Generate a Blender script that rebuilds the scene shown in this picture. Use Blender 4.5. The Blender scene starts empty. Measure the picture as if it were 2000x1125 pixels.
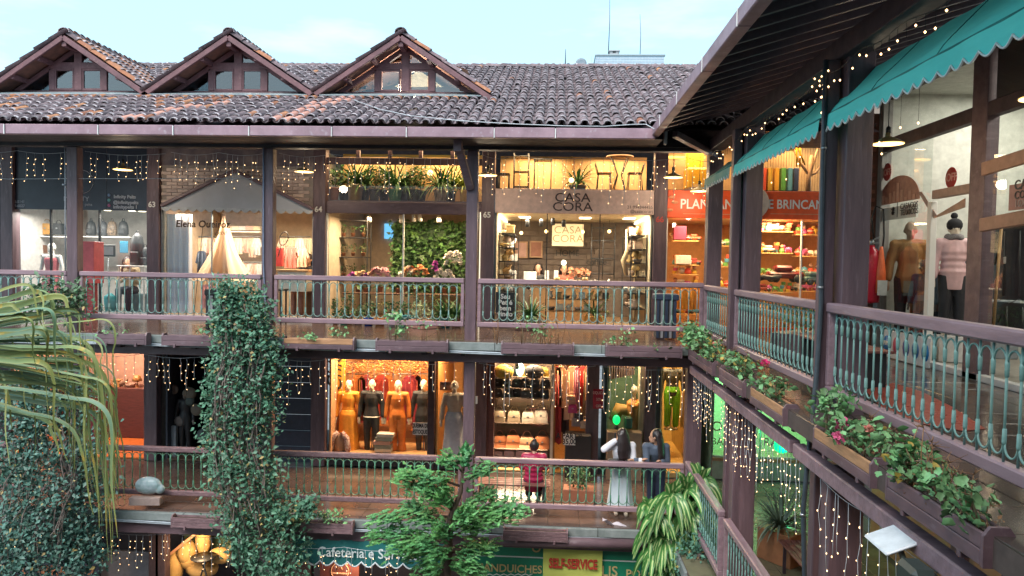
import bpy, bmesh, math, random
import numpy as np
from mathutils import Vector, Matrix, Euler
R = random.Random(7)
sc = bpy.context.scene
COL = sc.collection
rad = math.radians
# ------------------------------------------------------------------ camera
F = 1420.0
_Yc = Vector((80, 48.5, -F)).normalized()
_Zc = Vector((1, -.0176, 0)).cross(_Yc).normalized()
_Xc = _Yc.cross(_Zc).normalized()
RM = Matrix((_Xc, _Yc, _Zc))          # camera vector -> world vector
cam = bpy.data.cameras.new('camera'); cam_o = bpy.data.objects.new('camera', cam)
COL.objects.link(cam_o); sc.camera = cam_o
cam.sensor_width = 36; cam.lens = F / 2000 * 36; cam.clip_end = 3000; cam.clip_start = .05
cam_o.matrix_world = RM.to_4x4()
# ------------------------------------------------------------------ sky and sun
SUN_EL, SUN_AZ = 50, 205
w = bpy.data.worlds.new('World'); sc.world = w; w.use_nodes = True
nt = w.node_tree; bg = nt.nodes['Background']
sky = nt.nodes.new('ShaderNodeTexSky'); sky.sky_type = 'NISHITA'; sky.sun_disc = False
sky.sun_elevation = rad(SUN_EL); sky.sun_rotation = rad(SUN_AZ); sky.air_density = 1.0; sky.dust_density = 2.2; sky.ozone_density = 1.5
tc = nt.nodes.new('ShaderNodeTexCoord'); no = nt.nodes.new('ShaderNodeTexNoise'); mp = nt.nodes.new('ShaderNodeMapping')
mp.inputs['Scale'].default_value = (1.5, 1.5, 6); mp.inputs['Rotation'].default_value = (0, .25, .4)
no.inputs['Scale'].default_value = 2.2; no.inputs['Detail'].default_value = 7; no.inputs['Roughness'].default_value = .55
rp = nt.nodes.new('ShaderNodeMapRange'); rp.inputs[1].default_value = .5; rp.inputs[2].default_value = .78; rp.inputs[4].default_value = .8
mx = nt.nodes.new('ShaderNodeMix'); mx.data_type = 'RGBA'
nt.links.new(tc.outputs['Generated'], mp.inputs['Vector']); nt.links.new(mp.outputs[0], no.inputs['Vector'])
nt.links.new(no.outputs['Fac'], rp.inputs[0]); nt.links.new(rp.outputs[0], mx.inputs[0])
veil = nt.nodes.new('ShaderNodeMix'); veil.data_type = 'RGBA'; veil.inputs[0].default_value = .78; veil.inputs[7].default_value = (1.62, 2.75, 3.2, 1)      # thin bright evening overcast
nt.links.new(sky.outputs[0], veil.inputs[6]); nt.links.new(veil.outputs[2], mx.inputs[6]); mx.inputs[7].default_value = (2.9, 3.3, 3.5, 1)
nt.links.new(mx.outputs[2], bg.inputs['Color']); bg.inputs['Strength'].default_value = .13
sun = bpy.data.lights.new('sun', 'SUN'); sun_o = bpy.data.objects.new('sun', sun); COL.objects.link(sun_o)
sun.energy = 1.3; sun.angle = rad(40); sun.color = (1, .93, .88)
_sd = Vector((math.sin(rad(SUN_AZ)) * math.cos(rad(SUN_EL)), math.cos(rad(SUN_AZ)) * math.cos(rad(SUN_EL)), math.sin(rad(SUN_EL))))
sun_o.rotation_euler = _sd.to_track_quat('Z', 'Y').to_euler()
sc.view_settings.view_transform = 'Standard'; sc.view_settings.look = 'None'
sc.view_settings.exposure = 1.75; sc.view_settings.gamma = 1
try: sc.view_settings.use_curve_mapping = False
except Exception: pass
sc.cycles.max_bounces = 7; sc.cycles.diffuse_bounces = 3; sc.cycles.glossy_bounces = 3
sc.cycles.transparent_max_bounces = 12; sc.cycles.transmission_bounces = 3; sc.cycles.caustics_reflective = False; sc.cycles.caustics_refractive = False
sc.cycles.sample_clamp_indirect = 4
# ------------------------------------------------------------------ the place's main measures (metres, camera at the origin)
YF, YS = 13.0, 15.9                   # front gallery: railing plane, shopfront plane
XW, XS = 2.7, 5.45                    # side wing: railing plane, shopfront plane
F2, F1, G = -1.4, -4.62, -7.85        # floors
def ray(px, py): return RM @ Vector((px - 1000, 562.5 - py, -F))
def P(px, py, Y=YF): d = ray(px, py); return d * (Y / d.y)
def W(px, py, X=XW): d = ray(px, py); return d * (X / d.x)
def H(px, py, z): d = ray(px, py); return d * (z / d.z)
def lx(px, Y, py=560): return P(px, py, Y).x
def lz(py, Y, px=740): return P(px, py, Y).z
# ------------------------------------------------------------------ mesh helpers
class MB:
    def __init__(s, T=None): s.v = []; s.f = []; s.m = []; s.sm = []; s.T = T; s.mi = 0; s.uv = None
    def add(s, vs, fs, smooth=False):
        b = len(s.v)
        if s.T is not None: vs = [s.T @ Vector(q) for q in vs]
        s.v += [tuple(q) for q in vs]
        for q in fs: s.f.append([i + b for i in q]); s.m.append(s.mi); s.sm.append(smooth)
        return s
    def box(s, a, b, c=0, jit=0):
        x0, y0, z0 = a; x1, y1, z1 = b
        if x0 > x1: x0, x1 = x1, x0
        if y0 > y1: y0, y1 = y1, y0
        if z0 > z1: z0, z1 = z1, z0
        c = min(c, (x1 - x0) * .4, (y1 - y0) * .4, (z1 - z0) * .4)
        if c <= 0:
            v = [(x, y, z) for x in (x0, x1) for y in (y0, y1) for z in (z0, z1)]
            return s.add(v, [(0, 1, 3, 2), (4, 6, 7, 5), (0, 4, 5, 1), (2, 3, 7, 6), (0, 2, 6, 4), (1, 5, 7, 3)])
        v = []; ix = {}
        X = (x0, x1); Y = (y0, y1); Zz = (z0, z1)
        for i in (0, 1):
            for j in (0, 1):
                for k in (0, 1):
                    sx, sy, sz = (1 - 2 * i) * c, (1 - 2 * j) * c, (1 - 2 * k) * c
                    for ax in range(3):
                        o = [sx, sy, sz]; o[ax] = 0
                        ix[i, j, k, ax] = len(v); v.append((X[i] + o[0], Y[j] + o[1], Zz[k] + o[2]))
        f = []
        for ax in range(3):
            for q in (0, 1):
                a1, a2 = [t for t in range(3) if t != ax]
                ring = []
                for (p, r) in ((0, 0), (1, 0), (1, 1), (0, 1)):
                    t = [0, 0, 0]; t[ax] = q; t[a1] = p; t[a2] = r; ring.append(ix[t[0], t[1], t[2], ax])
                f.append(ring)
        for ax in range(3):
            a1, a2 = [t for t in range(3) if t != ax]
            for p in (0, 1):
                for r in (0, 1):
                    t0 = [0, 0, 0]; t0[a1] = p; t0[a2] = r; t1 = list(t0); t1[ax] = 1
                    f.append([ix[(*t0, a1)], ix[(*t1, a1)], ix[(*t1, a2)], ix[(*t0, a2)]])
        for i in (0, 1):
            for j in (0, 1):
                for k in (0, 1): f.append([ix[i, j, k, 0], ix[i, j, k, 1], ix[i, j, k, 2]])
        return s.add(v, f)
    def bar(s, p, q, w, h, up=(0, 0, 1), c=0):
        p = Vector(p); q = Vector(q); d = q - p; L = d.length; d.normalize()
        u = Vector(up); r = d.cross(u)
        if r.length < 1e-4: r = d.cross(Vector((1, 0, 0)))
        r.normalize(); u = r.cross(d)
        T0 = s.T; m = Matrix((r, d, u)).transposed().to_4x4(); m.translation = p
        s.T = (T0 @ m) if T0 is not None else m
        s.box((-w / 2, 0, -h / 2), (w / 2, L, h / 2), c); s.T = T0; return s
    def tube(s, pts, r, n=6, cap=True, smooth=True, flat=1):
        pts = [Vector(p) for p in pts]; m = len(pts)
        if not hasattr(r, '__len__'): r = [r] * m
        vs = []; prev = None
        for i, p in enumerate(pts):
            d = (pts[min(i + 1, m - 1)] - pts[max(i - 1, 0)])
            if d.length < 1e-9: d = Vector((0, 0, 1))
            d.normalize()
            a = prev if prev is not None else (Vector((0, 0, 1)) if abs(d.z) < .9 else Vector((0, 1, 0)))
            a = (a - d * a.dot(d)); a = a.normalized() if a.length > 1e-6 else d.orthogonal().normalized()
            b = d.cross(a); prev = a
            for k in range(n):
                t = 2 * math.pi * k / n; vs.append(p + a * (math.cos(t) * r[i] * flat) + b * (math.sin(t) * r[i]))
        fs = [(i * n + k, i * n + (k + 1) % n, (i + 1) * n + (k + 1) % n, (i + 1) * n + k) for i in range(m - 1) for k in range(n)]
        if cap: fs += [tuple(range(n))[::-1], tuple((m - 1) * n + k for k in range(n))]
        return s.add(vs, fs, smooth)
    def lathe(s, prof, c=(0, 0, 0), n=12, sx=1, sy=1, smooth=True):
        vs = []; c = Vector(c)
        for r, z in prof:
            for k in range(n):
                t = 2 * math.pi * k / n; vs.append((c.x + r * sx * math.cos(t), c.y + r * sy * math.sin(t), c.z + z))
        m = len(prof)
        fs = [(i * n + k, i * n + (k + 1) % n, (i + 1) * n + (k + 1) % n, (i + 1) * n + k) for i in range(m - 1) for k in range(n)]
        fs += [tuple(range(n))[::-1], tuple((m - 1) * n + k for k in range(n))]
        return s.add(vs, fs, smooth)
    def ball(s, c, r, sx=1, sy=1, sz=1, n=10, m=7):
        return s.lathe([(max(1e-4, r * math.sin(math.pi * i / m)), -r * sz * math.cos(math.pi * i / m)) for i in range(m + 1)], c, n, sx, sy)
    def chain(s, pts, rs, n=10, flat=1):
        s.tube(pts, rs, n, True, True, flat)
        for p, r in zip(pts, rs): s.ball(p, r * .985, 1, 1, 1, n, 6)
        return s
    def prism(s, poly, o, ax, ay, az, t):
        """poly in (ax, ay) axes at origin o, thickness t along az"""
        o = Vector(o); ax = Vector(ax); ay = Vector(ay); az = Vector(az); n = len(poly)
        vs = [o + ax * a + ay * b for a, b in poly] + [o + ax * a + ay * b + az * t for a, b in poly]
        return s.add(vs, [tuple(range(n)), tuple(range(2 * n - 1, n - 1, -1))] + [(i, (i + 1) % n, n + (i + 1) % n, n + i)[::-1] for i in range(n)])
    def grid(s, fn, nu, nv, smooth=True):
        vs = [fn(i / nu, j / nv) for j in range(nv + 1) for i in range(nu + 1)]
        return s.add(vs, [(j * (nu + 1) + i, j * (nu + 1) + i + 1, (j + 1) * (nu + 1) + i + 1, (j + 1) * (nu + 1) + i) for j in range(nv) for i in range(nu)], smooth)
    def mesh(s, name, mats):
        me = bpy.data.meshes.new(name); me.from_pydata(s.v, [], s.f)
        for m_ in (mats if isinstance(mats, (list, tuple)) else [mats]): me.materials.append(m_)
        me.polygons.foreach_set('use_smooth', s.sm)
        if any(s.m): me.polygons.foreach_set('material_index', s.m)
        if s.uv: 
            ul = me.uv_layers.new(name='UVMap')
            fl = [c for fi, f in enumerate(s.f) for i in f for c in s.uv[i]]
            ul.data.foreach_set('uv', fl)
        me.update(); return me
    def build(s, name, mats, parent=None, stuff=False):
        return ob(name, s.mesh(name, mats), parent, stuff)
PINV = {}
def EW(name, label, cat, loc=(0, 0, 0), group=None):
    o = E(name, label, cat, loc, 0, group); PINV[o.name] = Matrix.Translation(-Vector(loc)); return o
def ob(name, data, parent=None, stuff=False, loc=None, rot=None):
    o = bpy.data.objects.new(name, data); COL.objects.link(o)
    if parent is not None:
        o.parent = parent
        if parent.name in PINV: o.matrix_parent_inverse = PINV[parent.name]
    if loc is not None: o.location = loc
    if rot is not None: o.rotation_euler = rot
    if stuff: o['kind'] = 'stuff'
    return o
def E(name, label, cat, loc=(0, 0, 0), rz=0, group=None):
    o = bpy.data.objects.new(name, None); COL.objects.link(o); o.location = loc; o.rotation_euler = (0, 0, rz); o.empty_display_size = .1
    o['label'] = label; o['category'] = cat
    if group: o['group'] = group
    return o
def tag(o, label, cat, group=None):
    o['label'] = label; o['category'] = cat
    if group: o['group'] = group
    return o
def struct(o): o['kind'] = 'structure'; return o
KIDS = {}
def dup(o, loc=None, label=None, rz=None, parent=None, top=True):
    c = o.copy(); COL.objects.link(c); c.parent = parent
    if loc is not None: c.location = loc
    if rz is not None: c.rotation_euler = (0, 0, rz)
    if label: c['label'] = label
    for ch in list(o.children): dup(ch, parent=c)
    return c
# ------------------------------------------------------------------ materials
MATS = {}
def node(nt, t, **k):
    n = nt.nodes.new(t)
    for a, b in k.items(): setattr(n, a, b)
    return n
def M(name, c1, c2=None, sc_=6, rough=.6, rr=.15, bump=0, st=(1, 1, 1), metal=0, dirt=0, dcol=(.03, .03, .03), rnd=0, emit=None, es=0, wear=0, wcol=(.5, .45, .45), sub=0, coat=0, coords='Object', det=6):
    if name in MATS: return MATS[name]
    m = bpy.data.materials.new(name); m.use_nodes = True; t = m.node_tree; b = t.nodes['Principled BSDF']; L = t.links.new
    c2 = c2 or tuple(x * .72 for x in c1)
    tc = node(t, 'ShaderNodeTexCoord'); mp = node(t, 'ShaderNodeMapping'); mp.inputs['Scale'].default_value = st
    L(tc.outputs[coords], mp.inputs[0])
    n1 = node(t, 'ShaderNodeTexNoise'); n1.inputs['Scale'].default_value = sc_; n1.inputs['Detail'].default_value = det; n1.inputs['Roughness'].default_value = .6
    L(mp.outputs[0], n1.inputs['Vector'])
    r1 = node(t, 'ShaderNodeMapRange'); r1.inputs[1].default_value = .32; r1.inputs[2].default_value = .68; L(n1.outputs['Fac'], r1.inputs[0])
    mix = node(t, 'ShaderNodeMix', data_type='RGBA'); L(r1.outputs[0], mix.inputs[0]); mix.inputs[6].default_value = (*c1, 1); mix.inputs[7].default_value = (*c2, 1)
    col = mix.outputs[2]
    if dirt or wear:
        n2 = node(t, 'ShaderNodeTexNoise'); n2.inputs['Scale'].default_value = sc_ * .35; n2.inputs['Detail'].default_value = 8; n2.inputs['Roughness'].default_value = .7
        L(mp.outputs[0], n2.inputs['Vector'])
        if dirt:
            r2 = node(t, 'ShaderNodeMapRange'); r2.inputs[1].default_value = .5; r2.inputs[2].default_value = .7; r2.inputs[4].default_value = dirt; L(n2.outputs['Fac'], r2.inputs[0])
            k = node(t, 'ShaderNodeMix', data_type='RGBA'); L(r2.outputs[0], k.inputs[0]); L(col, k.inputs[6]); k.inputs[7].default_value = (*dcol, 1); col = k.outputs[2]
        if wear:
            n3 = node(t, 'ShaderNodeTexNoise'); n3.inputs['Scale'].default_value = sc_ * 3; n3.inputs['Detail'].default_value = 5; L(mp.outputs[0], n3.inputs['Vector'])
            r2 = node(t, 'ShaderNodeMapRange'); r2.inputs[1].default_value = .6; r2.inputs[2].default_value = .72; r2.inputs[4].default_value = wear; L(n3.outputs['Fac'], r2.inputs[0])
            k = node(t, 'ShaderNodeMix', data_type='RGBA'); L(r2.outputs[0], k.inputs[0]); L(col, k.inputs[6]); k.inputs[7].default_value = (*wcol, 1); col = k.outputs[2]
    if rnd:
        ge = node(t, 'ShaderNodeNewGeometry'); oi = node(t, 'ShaderNodeObjectInfo'); ad = node(t, 'ShaderNodeMath', operation='ADD'); fr = node(t, 'ShaderNodeMath', operation='FRACT')
        L(ge.outputs['Random Per Island'], ad.inputs[0]); L(oi.outputs['Random'], ad.inputs[1]); L(ad.outputs[0], fr.inputs[0])
        mr = node(t, 'ShaderNodeMapRange'); mr.inputs[3].default_value = 1 - rnd; mr.inputs[4].default_value = 1 + rnd; L(fr.outputs[0], mr.inputs[0])
        mh = node(t, 'ShaderNodeMath', operation='MULTIPLY_ADD'); L(fr.outputs[0], mh.inputs[0]); mh.inputs[1].default_value = .05 * rnd; mh.inputs[2].default_value = .5 - .025 * rnd
        hs = node(t, 'ShaderNodeHueSaturation'); L(mr.outputs[0], hs.inputs['Value']); L(mh.outputs[0], hs.inputs['Hue']); L(col, hs.inputs['Color']); col = hs.outputs[0]
    L(col, b.inputs['Base Color'])
    rm = node(t, 'ShaderNodeMapRange'); rm.inputs[3].default_value = max(.02, rough - rr); rm.inputs[4].default_value = min(1, rough + rr); L(n1.outputs['Fac'], rm.inputs[0]); L(rm.outputs[0], b.inputs['Roughness'])
    b.inputs['Metallic'].default_value = metal
    if bump:
        bp = node(t, 'ShaderNodeBump'); bp.inputs['Strength'].default_value = min(1, bump); bp.inputs['Distance'].default_value = .02; L(n1.outputs['Fac'], bp.inputs['Height']); L(bp.outputs[0], b.inputs['Normal'])
    if emit: b.inputs['Emission Color'].default_value = (*emit, 1); b.inputs['Emission Strength'].default_value = es; m.cycles.emission_sampling = 'NONE'
    if coat: b.inputs['Coat Weight'].default_value = coat; b.inputs['Coat Roughness'].default_value = .12
    if sub: b.inputs['Subsurface Weight'].default_value = 0
    MATS[name] = m; return m
def pastel(name): return MATS[name]
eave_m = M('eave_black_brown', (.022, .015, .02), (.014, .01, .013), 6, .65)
wood = M('painted_wood', (.165, .104, .12), (.10, .062, .074), 7, .5, .15, .3, (.35, 1, 1), dirt=.35, dcol=(.04, .025, .03), wear=.25, wcol=(.3, .24, .27))
wood_rail = M('painted_rail_wood', (.31, .205, .235), (.2, .13, .152), 11, .45, .15, .35, (.14, 1, 1), dirt=.3, dcol=(.06, .04, .045), wear=.35, wcol=(.4, .31, .34))
wood_v = M('painted_post_wood', (.15, .094, .11), (.09, .056, .068), 11, .5, .15, .35, (1, 1, .12), dirt=.35, dcol=(.05, .03, .036), wear=.3, wcol=(.27, .2, .24))
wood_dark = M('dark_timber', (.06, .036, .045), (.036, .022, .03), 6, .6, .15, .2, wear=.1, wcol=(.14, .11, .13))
wood_weather = M('weathered_wood', (.22, .13, .14), (.12, .07, .08), 9, .75, .1, .4, (1, 1, 4), dirt=.4, wear=.5, wcol=(.42, .38, .38))
fascia_m = M('gutter_paint', (.36, .23, .27), (.25, .155, .19), 4, .5, .15, .15, dirt=.35, dcol=(.09, .06, .07), wear=.35, wcol=(.5, .46, .5))
raw_wood = M('raw_pine', (.5, .27, .14), (.36, .18, .09), 7, .6, .1, .3, (1, 1, 6), dirt=.3, dcol=(.2, .12, .08))
concrete = M('stained_concrete', (.24, .27, .265), (.15, .18, .175), 5, .75, .1, .3, dirt=.55, dcol=(.07, .1, .08))
tile_f = M('glazed_floor_tile', (.15, .098, .08), (.105, .068, .056), 3, .17, .08, .03, rnd=.14, dirt=.25, dcol=(.09, .07, .06))
grout = M('floor_grout', (.1, .07, .06), None, 8, .8)
verd = M('verdigris_iron', (.21, .37, .34), (.14, .28, .255), 14, .5, .15, .15, metal=0, dirt=.35, dcol=(.1, .09, .07), wear=.2, wcol=(.3, .42, .4))
verd_g = M('green_iron', (.10, .30, .20), (.06, .2, .13), 14, .5, .15, .15, dirt=.35, dcol=(.12, .09, .06), wear=.2, wcol=(.3, .45, .36))
white_m = M('white_paint', (.78, .76, .72), (.7, .68, .64), 3, .5, .1)
cream_m = M('cream_wall', (.7, .62, .5), (.62, .54, .43), 2, .75, .1, .08, dirt=.15, dcol=(.45, .36, .26))
wire_m = M('cable_white', (.5, .52, .55), None, 3, .5)
wire_k = M('cable_black', (.03, .032, .036), None, 3, .45)
black_m = M('black_paint', (.025, .026, .03), None, 4, .45)
metal_m = M('grey_steel', (.38, .4, .42), (.28, .3, .32), 9, .35, .12, metal=.85)
navy_m = M('night_blue_panel', (.028, .032, .055), (.02, .022, .04), 3, .4, .1)
bulb_m = M('warm_bulb', (1, .8, .55), None, 3, .4, emit=(1, .58, .26), es=1.9)
lamp_m = M('lamp_glow', (1, .85, .6), None, 3, .4, emit=(1, .62, .22), es=1.5)
spot_m = M('spot_glow', (1, .9, .75), None, 3, .4, emit=(1, .82, .55), es=3)
def glass(name='shop_glass', tint=(.97, .99, .98), refl=1.0, rough=.01):
    if name in MATS: return MATS[name]
    m = bpy.data.materials.new(name); m.use_nodes = True; t = m.node_tree; t.nodes.clear(); L = t.links.new
    o = node(t, 'ShaderNodeOutputMaterial'); tr = node(t, 'ShaderNodeBsdfTransparent'); gl = node(t, 'ShaderNodeBsdfGlossy'); mi = node(t, 'ShaderNodeMixShader'); fr = node(t, 'ShaderNodeFresnel')
    tr.inputs[0].default_value = (*tint, 1); gl.inputs['Roughness'].default_value = rough; fr.inputs[0].default_value = 1.45
    mu = node(t, 'ShaderNodeMath', operation='MULTIPLY', use_clamp=True); mu.inputs[1].default_value = refl; ge = node(t, 'ShaderNodeNewGeometry'); inv = node(t, 'ShaderNodeMath', operation='SUBTRACT'); inv.inputs[0].default_value = 1; L(ge.outputs['Backfacing'], inv.inputs[1]); m2 = node(t, 'ShaderNodeMath', operation='MULTIPLY'); L(fr.outputs[0], m2.inputs[0]); L(inv.outputs[0], m2.inputs[1]); L(m2.outputs[0], mu.inputs[0])
    L(mu.outputs[0], mi.inputs[0]); L(tr.outputs[0], mi.inputs[1]); L(gl.outputs[0], mi.inputs[2]); L(mi.outputs[0], o.inputs[0]); MATS[name] = m; return m
glass_m = glass(refl=1.6); glass_d = glass('roof_glass', (.7, .8, .85), 5, .05)
def bright(c): return tuple(min(1, x) for x in c)
CM = {}
def cm(c, rough=.65, bump=.0, name=None):
    """cloth / paint of one colour"""
    k = (tuple(c), rough)
    if k not in CM: CM[k] = M((name or 'coloured_surface') + '_%d' % len(CM), c, tuple(x * .78 for x in c), 9, rough, .1, bump)
    return CM[k]
def text(s, loc, size, mat, parent=None, rot=(rad(90), 0, 0), name='lettering', align='LEFT', ext=.003, sx=1, shear=0, bold=0, space=1):
    cu = bpy.data.curves.new(name, 'FONT'); cu.body = s; cu.size = size; cu.extrude = ext; cu.align_x = align; cu.shear = shear; cu.offset = bold; cu.space_character = space
    cu.resolution_u = 3; cu.materials.append(mat)
    t_ = bpy.data.objects.new('t', cu); me = bpy.data.meshes.new_from_object(t_); bpy.data.objects.remove(t_); bpy.data.curves.remove(cu)
    if not me.materials: me.materials.append(mat)
    o = ob(name, me, parent); o.location = loc; o.rotation_euler = rot; o.scale = (sx, 1, 1); return o
def area(name, loc, size, power, color, rot=(0, 0, 0), sy=None, parent=None):
    l = bpy.data.lights.new(name, 'AREA'); l.energy = power; l.color = color; l.size = size
    if sy: l.shape = 'RECTANGLE'; l.size_y = sy
    o = bpy.data.objects.new(name, l); COL.objects.link(o); o.location = loc; o.rotation_euler = rot; o.parent = parent
    if parent is not None and parent.name in PINV: o.matrix_parent_inverse = PINV[parent.name]
    return o
def point(name, loc, power, color, r=.06, parent=None):
    l = bpy.data.lights.new(name, 'POINT'); l.energy = power; l.color = color; l.shadow_soft_size = r
    o = bpy.data.objects.new(name, l); COL.objects.link(o); o.location = loc; o.parent = parent
    if parent is not None and parent.name in PINV: o.matrix_parent_inverse = PINV[parent.name]
    return o
WARM = (1, .66, .34); WARM2 = (1, .8, .56); NEUT = (1, .93, .84)
# ================================================================== STRUCTURE
g_ = MB(); g_.box((-60, -8, G - .3), (60, 90, G)); gm = M('courtyard_paving', (.2, .17, .16), (.13, .11, .1), 2, .5, .2, .2, dirt=.4)
struct(g_.build('ground', gm))
POSTX = (-12.55, -8.85, -5.18, -1.46); POSTY = (3.75, 7.35, 10.95)
SX = (-12.33, -8.93, -5.16, -1.435, 2.284, 6.05)      # shopfront posts
XR = 5.9                                                # right end of the front shops
# ---- main front building
FB = EW('shopping_gallery', 'long two storey timber gallery with tiled roof and lit shops facing the courtyard', 'building', (-4, 14.5, G))
WB = EW('side_wing', 'near timber gallery wing at right with green awnings, dark soffit and clothes shop', 'building', (4.2, 7, G))
def wbox(a, b, par, name, m=wood, c=.008):
    if m is wood and abs(b[2] - a[2]) > 1.5: m = wood_v
    return MB().box(a, b, c).build(name, m, par)
for x in POSTX:
    wbox((x - .1, YF - .07, G), (x + .1, YF + .11, 1.98), FB, 'post')
# brace on the fourth post
x = -1.46
b_ = MB(); b_.bar((x - .19, YF - .62, 1.97), (x - .03, YF - .1, 1.3), .11, .13, (1, 0, 0), .01); b_.box((x - .26, YF - .72, 1.86), (x - .12, YF - .58, 2.08), .01); b_.build('eave_brace', wood, FB)
# eave beam, ceiling of the upper gallery, wall line
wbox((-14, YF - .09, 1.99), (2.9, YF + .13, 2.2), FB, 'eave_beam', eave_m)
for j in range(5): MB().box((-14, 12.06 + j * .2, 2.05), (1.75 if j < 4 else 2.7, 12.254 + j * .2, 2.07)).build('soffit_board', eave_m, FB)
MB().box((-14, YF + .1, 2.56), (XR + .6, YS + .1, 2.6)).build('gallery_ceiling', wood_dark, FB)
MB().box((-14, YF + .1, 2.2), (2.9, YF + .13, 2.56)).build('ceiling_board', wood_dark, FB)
for i in range(28):
    x = -13.6 + i * .56
    if i % 3 == 0: wbox((x, YF + .14, 2.53), (x + .07, YS - .5, 2.558), FB, 'rafter', wood_dark, 0)
# gutter fascia in lengths
xs = [-14, -11.6, -9.35, -7.7, -6.4, -5.1, -3.7, -2.45, -1.0, .0, 1.62]
for a, b in zip(xs, xs[1:]):
    MB().box((a + .006, 11.93 + R.uniform(0, .008), 2.035), (b - .006, 12.05, 2.205), .01).build('gutter', fascia_m, FB)
for a in xs[1:-1]:
    MB().box((a - .008, 11.918, 2.03), (a + .008, 11.93, 2.19)).build('gutter_joint', M('sealant', (.75, .75, .74), None, 8), FB)
# upper shopfront posts / walls between shops
MB().box((-15, YS - .02, G), (-12.34, YS + .1, 2.56)).build('wall', wood_dark, FB)
for x in SX[:5]:
    wbox((x - .14, YS - .12, F2), (x + .14, YS + .14, 2.56), FB, 'shop_post', wood)
for k, (x, t) in enumerate(zip(SX[1:5], ('63', '64', '65', '66'))):
    text(t, (x - .1, YS - .125, P(100, [413, 418, 424, 428][k], YS - .12).z + .13 - .0176 * (x + 10) * -.0), .17, white_m if k < 3 else cm((.5, .06, .05)), FB, name='shop_number', bold=.004)
# floors: slab, edge, beams
def floorslab(name, a, b, z, th, par_kind=True):
    o = MB().box((a[0], a[1], z - th), (b[0], b[1], z - .012), 0).build(name, grout); return struct(o)
fl2 = floorslab('upper_gallery_floor', (-14, 12.68, 0), (XR, YS + 3.4, 0), F2, .17)
fl1 = floorslab('lower_gallery_floor', (-14, 12.68, 0), (XR, YS + 3.4, 0), F1, .17)
wf2 = floorslab('upper_wing_floor', (2.35, -1.5, 0), (9.2, 12.68, 0), F2, .17)
wf1 = floorslab('lower_wing_floor', (2.12, -1.5, 0), (9.2, 12.68, 0), F1, .17)
tile_me = {}
def tiles(par, x0, x1, y0, y1, z, s=.44, mat=tile_f):
    nx = max(1, round((x1 - x0) / s)); ny = max(1, round((y1 - y0) / s)); dx = (x1 - x0) / nx; dy = (y1 - y0) / ny
    k = (round(dx, 3), round(dy, 3), mat.name)
    if k not in tile_me: tile_me[k] = MB().box((-dx / 2 + .004, -dy / 2 + .004, -.012), (dx / 2 - .004, dy / 2 - .004, 0), .002).mesh('floor_tile', mat)
    for i in range(nx):
        for j in range(ny):
            ob('floor_tile', tile_me[k], par, loc=(x0 + (i + .5) * dx, y0 + (j + .5) * dy, z + R.uniform(-.0012, .0006)), rot=(R.uniform(-.002, .002), R.uniform(-.002, .002), 0))
tiles(fl2, -11.2, 5.6, 12.68, YS - .14, F2, .52)
tiles(fl1, -11.2, 5.6, 12.68, YS - .14, F1, .56)
wtile = M('wing_floor_tile', (.085, .065, .055), (.06, .045, .04), 3, .14, .07, .03, rnd=.12, dirt=.2, dcol=(.11, .1, .09))
tiles(wf2, 2.35, XS - .06, 3.0, 12.68, F2, .48, wtile)
wtile1 = M('lower_wing_floor_tile', (.2, .19, .12), (.15, .14, .09), 3, .16, .07, .03, rnd=.08, dirt=.2, dcol=(.11, .1, .09))
tiles(wf1, 2.12, 5.4, 4.0, 12.68, F1, .5, wtile1)
for z, yb in ((F2, 12.72), (F1, 12.72)):
    for i in range(9):       # concrete edge, in lengths with conduits along it
        a = -14 + i * 1.86
        MB().box((a, 12.6 + R.uniform(-.006, .006), z - .15), (a + 1.852, 12.682, z - .012), .006).build('slab_edge', concrete, FB)
    cd = MB()
    for dz, r in ((-.175, .016), (-.2, .012)): cd.tube([(x, 12.6 + .006 * math.sin(x * 3), z + dz + .008 * math.sin(x * 2.2)) for x in np.arange(-13.9, 2.3, .45)], r, 6)
    cd.build('conduit', M('pvc_conduit', (.4, .46, .5), (.3, .34, .38), 6, .5), FB)
wbox((-14, YF - .11, F2 - .4), (2.85, YF + .13, F2 - .22), FB, 'floor_beam', wood)
wbox((-14, YF - .3, F1 - .43), (2.55, YF - .02, F1 - .23), FB, 'floor_beam', wood)
for zt, zb in ((F2 - .17, 0), (F1 - .17, 0)):
    for i in range(24): wbox((-13.5 + i * .7, 12.75, zt - .1), (-13.42 + i * .7, YS, zt - .002), FB, 'joist', wood_dark, 0)
# lower shopfront posts (x in the photograph -> metres at the shopfront)
LP = [(-9.0, .15), (-5.16, .16), (-1.6, .2), (.92, .14), (2.17, .12)]
for x, h in LP: wbox((x - h, YS - .1, F1), (x + h, YS + .12, F2 - .17), FB, 'shop_post', wood)
# ---- side wing structure
for y in POSTY:
    wbox((XW - .1, y - .14, -9 if y > 9 else G), (XW + .02, y + .0, 2.0), WB, 'post', wood_v)
    wbox((XW + .05, y - .26, F2 - .38), (XW + .30, y + .02, 2.05), WB, 'thick_post', wood)
wbox((XW + .02, YF + .05, F2 - .38), (XW + .27, YF + .3, 2.0), FB, 'corner_post', wood)
wbox((XW - .25, YF + .12, G), (XW + .02, YF + .38, F2 - .4), FB, 'corner_post', wood)
for y in (10.15, 6.75, 3.4):
    wbox((2.5, y - .2, G), (2.8, y + .02, F2 - .4), WB, 'thick_post', wood)
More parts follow.
